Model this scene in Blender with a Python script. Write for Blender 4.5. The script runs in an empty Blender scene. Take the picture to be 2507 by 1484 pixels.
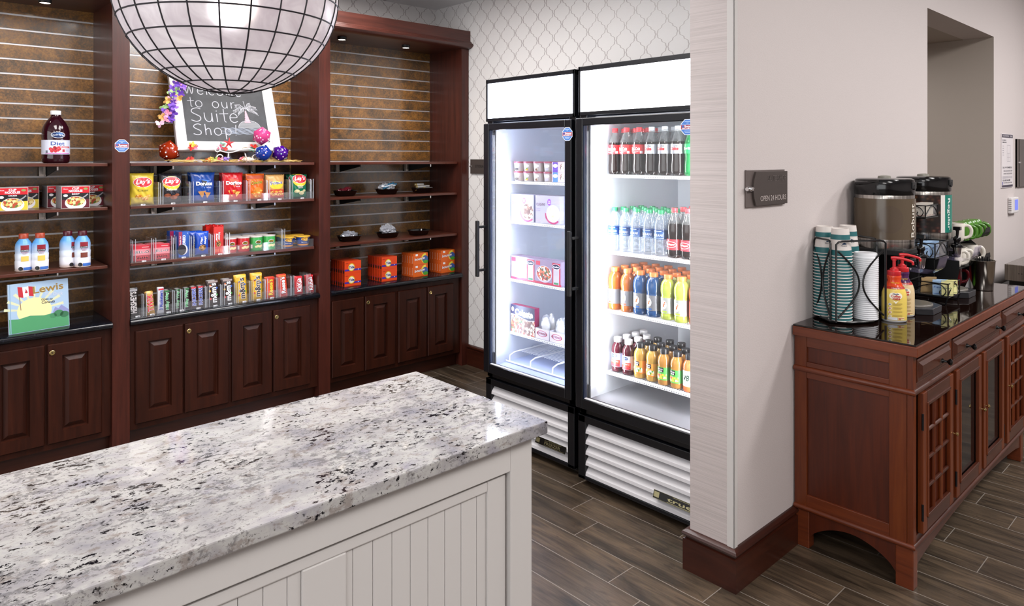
import bpy, bmesh, math, random
from mathutils import Vector, Matrix
PI = math.pi
R = random.Random(7)
SC = bpy.context.scene
COL = SC.collection

# ---------------------------------------------------------------- camera, world, light, exposure
cam = bpy.data.cameras.new('camera')
camo = bpy.data.objects.new('camera', cam)
COL.objects.link(camo)
camo.location = (0, 0, 1.56)
camo.rotation_euler = (PI / 2, 0, math.radians(47.1 - 90))
cam.sensor_fit = 'HORIZONTAL'
cam.sensor_width = 36
cam.lens = 1730.0 / 2507 * 36
cam.shift_y = -(742 - 388) / 2507
cam.clip_start = 0.02
SC.camera = camo
SC.view_settings.view_transform = 'Standard'
SC.view_settings.look = 'None'
SC.view_settings.gamma = 1
SC.view_settings.use_curve_mapping = False
SC.view_settings.exposure = 0.0
SC.cycles.max_bounces = 10
SC.cycles.diffuse_bounces = 4
SC.cycles.glossy_bounces = 4
SC.cycles.transparent_max_bounces = 24
SC.cycles.transmission_bounces = 8
SC.cycles.sample_clamp_indirect = 4
SC.cycles.caustics_reflective = False
SC.cycles.caustics_refractive = False
SC.cycles.use_denoising = True
w = bpy.data.worlds.new('world')
SC.world = w
w.use_nodes = True
w.node_tree.nodes['Background'].inputs[0].default_value = (0.9, 0.93, 1, 1)
w.node_tree.nodes['Background'].inputs[1].default_value = 0.05


def area(name, loc, sx, sy, power, col=(1, 1, 1), rot=(0, 0, 0), spread=PI):
    l = bpy.data.lights.new(name, 'AREA')
    l.shape = 'RECTANGLE'
    l.size, l.size_y = sx, sy
    l.energy = power
    l.color = col
    l.spread = spread
    o = bpy.data.objects.new(name, l)
    o.location = loc
    o.rotation_euler = rot
    COL.objects.link(o)
    return o


def spot(name, loc, power, ang, blend, col=(1, 1, 1), size=.03, rot=(0, 0, 0)):
    l = bpy.data.lights.new(name, 'SPOT')
    l.energy = power
    l.spot_size = math.radians(ang)
    l.spot_blend = blend
    l.color = col
    l.shadow_soft_size = size
    o = bpy.data.objects.new(name, l)
    o.location = loc
    o.rotation_euler = rot
    COL.objects.link(o)
    return o


WARM = (1, .93, .87)
NEUT = (1, .985, .985)
# troffers of the shop and the lobby (each hangs under a ceiling fixture built below)
SHOP_LAMPS = [(0.45, 2.75), (1.55, 2.75), (2.2, 3.45)]  # last one added to lift the wallpapered wall and fridge fronts
LOBBY_LAMPS = [(-1.4, -0.6), (0.6, -1.3), (2.6, -0.9), (4.4, -1.0), (6.2, -0.6)]
for x, y in SHOP_LAMPS:
    area('shop_troffer_light', (x, y, 2.715), .55, 1.1, 20, NEUT)
for x, y in LOBBY_LAMPS:
    area('lobby_troffer_light', (x, y, 3.0), .55, 1.1, 72 if x > 4 else (36 if x > 2 else 35), NEUT)
area('passage_fill_light', (5.1, 2.5, 2.38), .3, .9, 12, NEUT)  # added to brighten the passage; it has no fixture
# soft fill added from the left, for the faces looking to -X
area('side_fill_light', (-2.9, 1.2, 1.45), 2.2, 5.6, 120, (.97, .985, 1), (0, -PI / 2, 0))
# small spots under the canopy of the shelving
PUCKS = [(0.25, 4.33), (0.72, 4.33), (1.38, 4.30), (1.90, 4.30), (2.42, 4.30), (2.94, 4.30)]
for x, y in PUCKS:
    spot('canopy_puck_light', (x, y, 2.355), 1.6 if x < 1 else 6, 125, .7, (1, .87, .72))
# warm and neutral recessed downlights (shadow-making)
spot('ceiling_downlight', (2.0, 1.95, 2.72), 42, 120, .5, NEUT, .04, (math.radians(25), 0, math.radians(25)))


# ---------------------------------------------------------------- materials
def lin(c):
    if isinstance(c, str):
        c = c.lstrip('#')
        v = [int(c[i:i + 2], 16) / 255 for i in (0, 2, 4)]
        return tuple(x / 12.92 if x <= .04045 else ((x + .055) / 1.055) ** 2.4 for x in v) + (1,)
    return tuple(c[:3]) + (1,)


MC = {}


def new(name):
    m = bpy.data.materials.new(name)
    m.use_nodes = True
    return m, m.node_tree, m.node_tree.nodes['Principled BSDF']


def mat(col, rough=.5, metal=0., emis=0., spec=.5, coat=0.):
    k = (col, rough, metal, emis, spec, coat)
    if k in MC:
        return MC[k]
    m, t, b = new('plain_' + str(len(MC)))
    b.inputs['Base Color'].default_value = lin(col)
    b.inputs['Roughness'].default_value = rough
    b.inputs['Metallic'].default_value = metal
    b.inputs['Specular IOR Level'].default_value = spec
    b.inputs['Coat Weight'].default_value = coat
    if emis:
        b.inputs['Emission Color'].default_value = lin(col)
        b.inputs['Emission Strength'].default_value = emis
    MC[k] = m
    return m


def N(t, kind, **kw):
    n = t.nodes.new(kind)
    for k, v in kw.items():
        if k.startswith('i_'):
            n.inputs[int(k[2:]) if k[2:].isdigit() else k[2:]].default_value = v
        else:
            setattr(n, k, v)
    return n


def L(t, a, b):
    t.links.new(a, b)


def ramp(t, src, stops, interp='LINEAR'):
    r = N(t, 'ShaderNodeValToRGB')
    r.color_ramp.interpolation = interp
    e = r.color_ramp.elements
    while len(e) > 1:
        e.remove(e[-1])
    e[0].position, e[0].color = stops[0][0], lin(stops[0][1])
    for p, c in stops[1:]:
        x = e.new(p)
        x.color = lin(c)
    L(t, src, r.inputs[0])
    return r.outputs[0]


def math_(t, op, a, b=None, c=None):
    n = N(t, 'ShaderNodeMath', operation=op)
    for i, v in enumerate((a, b, c)):
        if v is None:
            continue
        if isinstance(v, (int, float)):
            n.inputs[i].default_value = v
        else:
            L(t, v, n.inputs[i])
    return n.outputs[0]


def mixc(t, f, a, b, mode='MIX'):
    n = N(t, 'ShaderNodeMix', data_type='RGBA', blend_type=mode)
    for i, v in ((0, f), (6, a), (7, b)):
        if isinstance(v, (int, float)):
            n.inputs[i].default_value = v
        elif isinstance(v, (str, tuple)):
            n.inputs[i].default_value = lin(v)
        else:
            L(t, v, n.inputs[i])
    return n.outputs[2]


def coords(t, scale=(1, 1, 1), rot=(0, 0, 0), loc=(0, 0, 0)):
    tc = N(t, 'ShaderNodeTexCoord')
    mp = N(t, 'ShaderNodeMapping')
    mp.inputs['Scale'].default_value = scale
    mp.inputs['Rotation'].default_value = rot
    mp.inputs['Location'].default_value = loc
    L(t, tc.outputs['Object'], mp.inputs[0])
    return mp.outputs[0]


def noise(t, vec, scale, detail=4, rough=.5, dist=0):
    n = N(t, 'ShaderNodeTexNoise')
    n.inputs['Scale'].default_value = scale
    n.inputs['Detail'].default_value = detail
    n.inputs['Roughness'].default_value = rough
    n.inputs['Distortion'].default_value = dist
    L(t, vec, n.inputs['Vector'])
    return n.outputs[0]


def bump(t, h, b, strength=.2, dist=.002):
    n = N(t, 'ShaderNodeBump')
    n.inputs['Strength'].default_value = strength
    n.inputs['Distance'].default_value = dist
    L(t, h, n.inputs['Height'])
    L(t, n.outputs[0], b.inputs['Normal'])


def wood(name, c1, c2, c3, rough=.32, axis=2, coat=.15, spec=.5):
    m, t, b = new(name)
    s = [14, 14, 14]
    s[axis] = 1.0
    v = coords(t, tuple(s))
    n1 = noise(t, v, 2.2, 5, .6, .8)
    s2 = [60, 60, 60]
    s2[axis] = 2.0
    n2 = noise(t, coords(t, tuple(s2)), 3, 3, .6)
    f = math_(t, 'ADD', math_(t, 'MULTIPLY', n1, .75), math_(t, 'MULTIPLY', n2, .25))
    c = ramp(t, f, [(.3, c1), (.52, c2), (.72, c3)])
    L(t, c, b.inputs['Base Color'])
    b.inputs['Roughness'].default_value = rough
    b.inputs['Coat Weight'].default_value = coat
    b.inputs['Coat Roughness'].default_value = .25
    b.inputs['Specular IOR Level'].default_value = spec
    bump(t, n2, b, .08, .001)
    return m


M_CHERRY = wood('cherry_wood', '#2e120b', '#431d15', '#50251b', coat=.03, spec=.4)
M_CHERRY_H = wood('cherry_wood_horizontal', '#371a14', '#4c261e', '#5a3027', axis=0)
M_DOOR = wood('dark_cherry_door_wood', '#210c06', '#32140a', '#3f1c10', .40, coat=0, spec=.25)
M_BASE = wood('dark_baseboard_wood', '#260d06', '#36150b', '#421d10', .3, 0, coat=.05)
M_BASEY = wood('dark_baseboard_wood_side', '#260d06', '#36150b', '#421d10', .3, 1, coat=.05)
M_SB = wood('sideboard_cherry', '#4a1a06', '#602809', '#6e3410', .34, coat=.0)
M_SBD = wood('sideboard_panel_cherry', '#3a1204', '#4b1a06', '#58220a', .36, coat=0)
M_SBX = wood('sideboard_cherry_rail', '#33150c', '#442014', '#51291a', .3, 0, coat=.05)
M_SBY = wood('sideboard_cherry_edge', '#4c1f0d', '#642c14', '#75381b', .3, 1, coat=.06)


def m_granite():
    m, t, b = new('white_granite')
    v = coords(t, (1, 1.45, 1.3), (0, 0, .15))
    big = noise(t, v, 7.0, 5, .62, .4)
    base = ramp(t, big, [(.3, '#85838b'), (.45, '#a09d9d'), (.55, '#b2b0ad'), (.68, '#96939a')])
    tan = noise(t, v, 22, 6, .7, .3)
    ft = ramp(t, tan, [(.55, (0, 0, 0)), (.63, (1, 1, 1))])
    c = mixc(t, math_(t, 'MULTIPLY', ft, .6), base, '#776a62')
    g = noise(t, v, 42, 8, .74, .3)
    gm = noise(t, v, 5, 2, .5)
    g2 = math_(t, 'ADD', g, math_(t, 'MULTIPLY', math_(t, 'SUBTRACT', gm, .5), .38))
    fg = ramp(t, g2, [(.54, (0, 0, 0)), (.60, (1, 1, 1))])
    c = mixc(t, math_(t, 'MULTIPLY', fg, .6), c, '#5c5a5d')
    k = noise(t, coords(t, (1, 1.6, 1.3), (0, 0, .3), (3.1, 1.7, 0)), 52, 7, .70, .3)
    km = noise(t, v, 6.5, 3, .6, .3)
    k2 = math_(t, 'ADD', k, math_(t, 'MULTIPLY', math_(t, 'SUBTRACT', km, .5), .5))
    fk = ramp(t, k2, [(.598, (0, 0, 0)), (.612, (1, 1, 1))])
    c = mixc(t, fk, c, '#111117')
    s = noise(t, v, 130, 3, .6)
    fs = ramp(t, s, [(.62, (0, 0, 0)), (.66, (1, 1, 1))])
    c = mixc(t, math_(t, 'MULTIPLY', fs, .7), c, '#55514f')
    L(t, c, b.inputs['Base Color'])
    b.inputs['Roughness'].default_value = .06
    b.inputs['Specular IOR Level'].default_value = .6
    return m


M_GRANITE = m_granite()


def m_floor():
    m, t, b = new('wood_look_plank_tile')
    tc = N(t, 'ShaderNodeTexCoord')
    sp = N(t, 'ShaderNodeSeparateXYZ')
    L(t, tc.outputs['Object'], sp.inputs[0])
    X, Y = sp.outputs[0], sp.outputs[1]
    u = math_(t, 'DIVIDE', math_(t, 'SUBTRACT', X, 2.485 - .1525 * 60), .1525)
    row = math_(t, 'FLOOR', u)
    fx = math_(t, 'FRACT', u)
    r3 = math_(t, 'MODULO', row, 3)
    o1 = math_(t, 'MULTIPLY', math_(t, 'COMPARE', r3, 1, .1), .305)
    o2 = math_(t, 'MULTIPLY', math_(t, 'COMPARE', r3, 2, .1), .459)
    off = math_(t, 'ADD', math_(t, 'ADD', o1, o2), .453 - .605 * 30)
    vv = math_(t, 'DIVIDE', math_(t, 'SUBTRACT', Y, off), .605)
    cell = math_(t, 'FLOOR', vv)
    fy = math_(t, 'FRACT', vv)
    gx = math_(t, 'MULTIPLY', math_(t, 'MINIMUM', fx, math_(t, 'SUBTRACT', 1, fx)), .1525)
    gy = math_(t, 'MULTIPLY', math_(t, 'MINIMUM', fy, math_(t, 'SUBTRACT', 1, fy)), .605)
    g = math_(t, 'MINIMUM', gx, gy)
    grout = math_(t, 'LESS_THAN', g, .0016)
    cb = N(t, 'ShaderNodeCombineXYZ')
    L(t, row, cb.inputs[0])
    L(t, cell, cb.inputs[1])
    wn = N(t, 'ShaderNodeTexWhiteNoise', noise_dimensions='3D')
    L(t, cb.outputs[0], wn.inputs[0])
    # grain, shifted per plank
    vm = N(t, 'ShaderNodeVectorMath', operation='MULTIPLY_ADD')
    L(t, wn.outputs[1], vm.inputs[0])
    vm.inputs[1].default_value = (9, 9, 9)
    L(t, tc.outputs['Object'], vm.inputs[2])
    mp = N(t, 'ShaderNodeMapping')
    mp.inputs['Scale'].default_value = (13, 1.5, 1)
    L(t, vm.outputs[0], mp.inputs[0])
    n1 = noise(t, mp.outputs[0], 1.6, 6, .62, 1.1)
    mp2 = N(t, 'ShaderNodeMapping')
    mp2.inputs['Scale'].default_value = (4.5, 1.4, 1)
    L(t, vm.outputs[0], mp2.inputs[0])
    n2 = noise(t, mp2.outputs[0], 1.4, 3, .5, .5)
    mp3 = N(t, 'ShaderNodeMapping')
    mp3.inputs['Scale'].default_value = (70, 3.2, 1)
    L(t, vm.outputs[0], mp3.inputs[0])
    n3 = noise(t, mp3.outputs[0], 1.5, 5, .7, .8)
    f = math_(t, 'ADD', math_(t, 'MULTIPLY', n1, .42), math_(t, 'MULTIPLY', n2, .26))
    f = math_(t, 'ADD', f, math_(t, 'MULTIPLY', n3, .32))
    c = ramp(t, f, [(.36, '#1c1713'), (.43, '#31281f'), (.5, '#463a2e'), (.57, '#574839'), (.66, '#675542')])
    tone = N(t, 'ShaderNodeMapRange', i_3=.78, i_4=1.12)
    L(t, wn.outputs[0], tone.inputs[0])
    c = mixc(t, 1.0, c, tone.outputs[0], 'MULTIPLY')
    kn = noise(t, mp2.outputs[0], 3.5, 2, .4, 2.5)
    fkn = ramp(t, kn, [(.66, (0, 0, 0)), (.72, (1, 1, 1))])
    c = mixc(t, math_(t, 'MULTIPLY', fkn, .55), c, '#241d18')
    c = mixc(t, grout, c, '#7f776f')
    L(t, c, b.inputs['Base Color'])
    b.inputs['Roughness'].default_value = .36
    bump(t, math_(t, 'SUBTRACT', 1, grout), b, .3, .001)
    return m


M_FLOOR = m_floor()


def m_wallpaper(axis):
    m, t, b = new('trellis_wallpaper_' + 'xy'[axis])
    tc = N(t, 'ShaderNodeTexCoord')
    sp = N(t, 'ShaderNodeSeparateXYZ')
    L(t, tc.outputs['Object'], sp.inputs[0])
    H, Z = sp.outputs[axis], sp.outputs[2]
    W, HT = .15, .163
    a = math_(t, 'MULTIPLY', Z, 2 * PI / HT)
    s = math_(t, 'COSINE', a)
    s3 = math_(t, 'SINE', math_(t, 'MULTIPLY', a, 6))
    s = math_(t, 'ADD', s, math_(t, 'MULTIPLY', math_(t, 'MULTIPLY', s3, math_(t, 'SINE', a)), -.16))
    s = math_(t, 'MULTIPLY', s, W * .215)
    d1 = math_(t, 'PINGPONG', math_(t, 'SUBTRACT', math_(t, 'ADD', H, 30 * W), s), W / 2)
    d2 = math_(t, 'PINGPONG', math_(t, 'ADD', math_(t, 'ADD', H, 30 * W + W / 2), s), W / 2)
    d = math_(t, 'MINIMUM', d1, d2)
    f = ramp(t, math_(t, 'MULTIPLY', d, 100), [(.30, (1, 1, 1)), (.42, (0, 0, 0))])
    c = mixc(t, f, '#dcdad9', '#aaa4a3')
    L(t, c, b.inputs['Base Color'])
    r = N(t, 'ShaderNodeMapRange', i_3=.5, i_4=.3)
    L(t, f, r.inputs[0])
    L(t, r.outputs[0], b.inputs['Roughness'])
    return m


M_WPX, M_WPY = m_wallpaper(0), m_wallpaper(1)


def m_paint(name, col, scale=260, strength=.25):
    m, t, b = new(name)
    v = coords(t)
    n = noise(t, v, scale, 3, .6)
    b.inputs['Base Color'].default_value = lin(col)
    b.inputs['Roughness'].default_value = .6
    bump(t, n, b, strength, .002)
    return m


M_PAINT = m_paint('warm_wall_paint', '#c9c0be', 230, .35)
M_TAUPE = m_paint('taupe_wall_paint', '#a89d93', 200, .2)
M_WHITEP = m_paint('white_panel_paint', '#c6c2bf', 40, .03)
M_CEIL = m_paint('ceiling_tile', '#d3d2d6', 320, .4)


def m_stripe():
    m, t, b = new('grasscloth_wall')
    v = coords(t, (4, 1.2, 90), (.03, 0, 0))
    n = noise(t, v, 1.5, 5, .65, .5)
    c = ramp(t, n, [(.35, '#b0a7a5'), (.5, '#bcb2b0'), (.65, '#c4bab8')])
    L(t, c, b.inputs['Base Color'])
    b.inputs['Roughness'].default_value = .55
    bump(t, n, b, .3, .002)
    return m


M_STRIPE = m_stripe()


def m_slat():
    m, t, b = new('gold_slatwall_laminate')
    v = coords(t)
    n1 = noise(t, v, 9, 5, .65, .4)
    n2 = noise(t, v, 110, 5, .75, .2)
    f = math_(t, 'ADD', math_(t, 'MULTIPLY', n1, .5), math_(t, 'MULTIPLY', n2, .5))
    c = ramp(t, f, [(.36, '#33251a'), (.45, '#5c4324'), (.53, '#835927'), (.62, '#a27335'), (.7, '#8a6a44')])
    L(t, c, b.inputs['Base Color'])
    r = ramp(t, n2, [(.4, (.30, .30, .30)), (.6, (.5, .5, .5))])
    L(t, r, b.inputs['Roughness'])
    b.inputs['Specular IOR Level'].default_value = .6
    b.inputs['Coat Weight'].default_value = 1.0
    b.inputs['Coat IOR'].default_value = 1.6
    b.inputs['Coat Roughness'].default_value = .13
    return m


M_SLAT = m_slat()
M_ALU = mat('#e0e0e3', .36, .35)
M_STEEL = mat('#b5b1ac', .22, 1.)
M_CHROME = mat('#e2e2e4', .08, 1.)
M_BRASS = mat('#c9b37a', .25, 1.)
M_BLACK = mat('#0e0e12', .35)
M_BLKG = mat('#0b0b0d', .12)
M_TOPGL = mat('#160b08', .035)
M_BLKM = mat('#151517', .5)
M_WIRE = mat('#0d0d0f', .3)
M_WHITE = mat('#e9e9ec', .4)
M_WHITEM = mat('#dcdadb', .6)
M_DARKIN = mat('#120a08', .6)


def m_brushed():
    m, t, b = new('brushed_steel')
    n = noise(t, coords(t, (60, 60, 1)), 3, 3, .6)
    c = ramp(t, n, [(.35, '#8d8984'), (.6, '#c4c0ba')])
    L(t, c, b.inputs['Base Color'])
    b.inputs['Metallic'].default_value = 1
    b.inputs['Roughness'].default_value = .27
    return m


M_BRUSH = m_brushed()


def m_black_granite():
    m, t, b = new('black_granite')
    n = noise(t, coords(t), 90, 4, .7)
    c = ramp(t, n, [(.5, '#0b0c11'), (.68, '#20242e'), (.75, '#3a4050')])
    L(t, c, b.inputs['Base Color'])
    b.inputs['Roughness'].default_value = .13
    return m


M_BGRAN = m_black_granite()


def m_clear(name, col, alpha, rough=.03, ior=1.45, tint=None):
    """thin clear plastic or glass: mostly see-through with a fresnel gloss"""
    m = bpy.data.materials.new(name)
    m.use_nodes = True
    t = m.node_tree
    t.nodes.clear()
    out = N(t, 'ShaderNodeOutputMaterial')
    tr = N(t, 'ShaderNodeBsdfTransparent')
    tr.inputs[0].default_value = lin(tint or (1, 1, 1))
    gl = N(t, 'ShaderNodeBsdfGlossy')
    gl.inputs[0].default_value = (1, 1, 1, 1)
    gl.inputs['Roughness'].default_value = rough
    df = N(t, 'ShaderNodeBsdfDiffuse')
    df.inputs[0].default_value = lin(col)
    mx = N(t, 'ShaderNodeMixShader')
    mx.inputs[0].default_value = alpha
    L(t, tr.outputs[0], mx.inputs[1])
    L(t, df.outputs[0], mx.inputs[2])
    fr = N(t, 'ShaderNodeFresnel')
    ge = N(t, 'ShaderNodeNewGeometry')
    mr = N(t, 'ShaderNodeMapRange', i_3=ior, i_4=1 / ior)
    L(t, ge.outputs['Backfacing'], mr.inputs[0])
    L(t, mr.outputs[0], fr.inputs[0])
    m2 = N(t, 'ShaderNodeMixShader')
    L(t, fr.outputs[0], m2.inputs[0])
    L(t, mx.outputs[0], m2.inputs[1])
    L(t, gl.outputs[0], m2.inputs[2])
    L(t, m2.outputs[0], out.inputs[0])
    return m


M_GLASS = m_clear('door_glass', '#dfe6ee', .015)
M_ACRYL = m_clear('clear_acrylic', '#cfd3da', .045, .05, 1.5)
M_ACRYLE = m_clear('clear_acrylic_edge', '#d8dce4', .5, .1, 1.5)
M_FILM = m_clear('clear_film', '#c9ced6', .25, .12, 1.5)
M_PETW = m_clear('clear_water_bottle', '#c9d2dd', .16, .06, 1.6, (.93, .96, .99))
M_PETN = m_clear('clear_bottle_neck', '#8f9090', .25, .06, 1.6, (.8, .82, .82))
M_SGLASS = m_clear('purple_edge_acrylic', '#8d84a8', .16, .05, 1.5, (.93, .91, .98))


def m_food(name, cols, scale=60, rough=.5, seed=0):
    """blotchy printed food picture"""
    m, t, b = new(name)
    vo = N(t, 'ShaderNodeTexVoronoi')
    vo.inputs['Scale'].default_value = scale
    L(t, coords(t, (1, 1, 1), (0, 0, 0), (seed, seed * 2, seed * 3)), vo.inputs['Vector'])
    sp = N(t, 'ShaderNodeSeparateColor')
    L(t, vo.outputs['Color'], sp.inputs[0])
    k = len(cols)
    c = ramp(t, sp.outputs[0], [(i / k, c) for i, c in enumerate(cols)], 'CONSTANT')
    L(t, c, b.inputs['Base Color'])
    b.inputs['Roughness'].default_value = rough
    return m


F_STEW = m_food('picture_of_stew', ['#d9c06a', '#b4472a', '#e8d79b', '#5e7a33', '#9c5a30'], 90)
F_PASTA = m_food('picture_of_pasta', ['#e8dfc0', '#efe8d2', '#d9cf9a', '#dfe2b4'], 110)
F_MEAT = m_food('picture_of_meatballs', ['#6d4a3c', '#8b6a58', '#efe7dc', '#5a3a30', '#c8b7a6'], 80)
F_PIZZA = m_food('picture_of_pizza', ['#a2402f', '#e7d9c6', '#5e3a35', '#c06a4a', '#e9dfd3', '#4a5f3c'], 95)
F_COOKIE = m_food('picture_of_cookie', ['#b98a4c', '#8d6431', '#3c2415', '#c79b5c'], 150)


def m_beans():
    m, t, b = new('picture_of_coffee_beans')
    vo = N(t, 'ShaderNodeTexVoronoi')
    vo.inputs['Scale'].default_value = 42
    L(t, coords(t, (1, 1, 1.4)), vo.inputs['Vector'])
    c = ramp(t, vo.outputs['Distance'], [(0, '#6e4a3a'), (.25, '#4a2c22'), (.5, '#241410'), (.8, '#120a08')])
    L(t, mixc(t, .45, c, mixc(t, 1.0, c, vo.outputs['Color'], 'MULTIPLY')), b.inputs['Base Color'])
    b.inputs['Roughness'].default_value = .3
    return m


F_BEANS = m_beans()
F_BERRY = m_food('picture_of_berries', ['#b7202c', '#d8404a', '#8a121e', '#c72f3a'], 120)
F_CORN = m_food('picture_of_corn_chips', ['#d98f2b', '#e8b04e', '#c46b1e', '#efc878'], 110)
F_MAC = m_food('picture_of_macaroni', ['#e1b13c', '#c98f24', '#edc868', '#a8761c'], 160)
F_APPLE = m_food('picture_of_apples', ['#c6452e', '#e5e0d0', '#6ca03c', '#d8b23a'], 90)
F_ORANGE = m_food('picture_of_oranges', ['#e8862a', '#f0a94a', '#4f8a35', '#ece6d8'], 90)
F_FLOWER = m_food('picture_of_landscape', ['#5b7f4c', '#6e8f5a', '#4a6f44'], 40)

# ---------------------------------------------------------------- text
GL = {}


def glyphs(s, shear=0., bold=0., sp=1.):
    k = (s, shear, bold, sp)
    if k in GL:
        return GL[k]
    c = bpy.data.curves.new('t', 'FONT')
    c.body = s
    c.size = 1
    c.shear = shear
    c.offset = bold
    c.space_character = sp
    c.resolution_u = 3
    o = bpy.data.objects.new('t', c)
    COL.objects.link(o)
    dg = bpy.context.evaluated_depsgraph_get()
    me = bpy.data.meshes.new_from_object(o.evaluated_get(dg))
    vs = [(v.co.x, v.co.y) for v in me.vertices]
    fs = [tuple(p.vertices) for p in me.polygons]
    bpy.data.objects.remove(o)
    bpy.data.curves.remove(c)
    bpy.data.meshes.remove(me)
    x0 = min(v[0] for v in vs)
    x1 = max(v[0] for v in vs)
    y0 = min(v[1] for v in vs)
    y1 = max(v[1] for v in vs)
    vs = [((x - (x0 + x1) / 2), (y - (y0 + y1) / 2)) for x, y in vs]
    GL[k] = (vs, fs, x1 - x0, y1 - y0)
    return GL[k]


def plane(O, U, V, eps=.0004):
    O, U, V = Vector(O), Vector(U).normalized(), Vector(V).normalized()
    Nn = U.cross(V)

    def f(u, v, e=0):
        return O + U * u + V * v + Nn * (eps + e)
    return f


def front(w0=0, y=0, eps=.0004):
    """mapper of a face looking to -Y: u = x, v = z"""
    return plane((w0, y, 0), (1, 0, 0), (0, 0, 1), eps)


def cyl(r, eps=.0004, cx=0, cy=0, a0=-PI / 2):
    def f(u, v, e=0):
        a = a0 + u / r
        return Vector((cx + (r + eps + e) * math.cos(a), cy + (r + eps + e) * math.sin(a), v))
    return f


def smooth(pts, k=4):
    Q = [Vector(p) for p in pts]
    out = []
    for i in range(len(Q) - 1):
        p0, p1, p2, p3 = Q[max(i - 1, 0)], Q[i], Q[i + 1], Q[min(i + 2, len(Q) - 1)]
        for j in range(k):
            t = j / k
            out.append(.5 * ((2 * p1) + (p2 - p0) * t + (2 * p0 - 5 * p1 + 4 * p2 - p3) * t * t + (3 * p1 - p0 - 3 * p2 + p3) * t ** 3))
    out.append(Q[-1])
    return out


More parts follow.
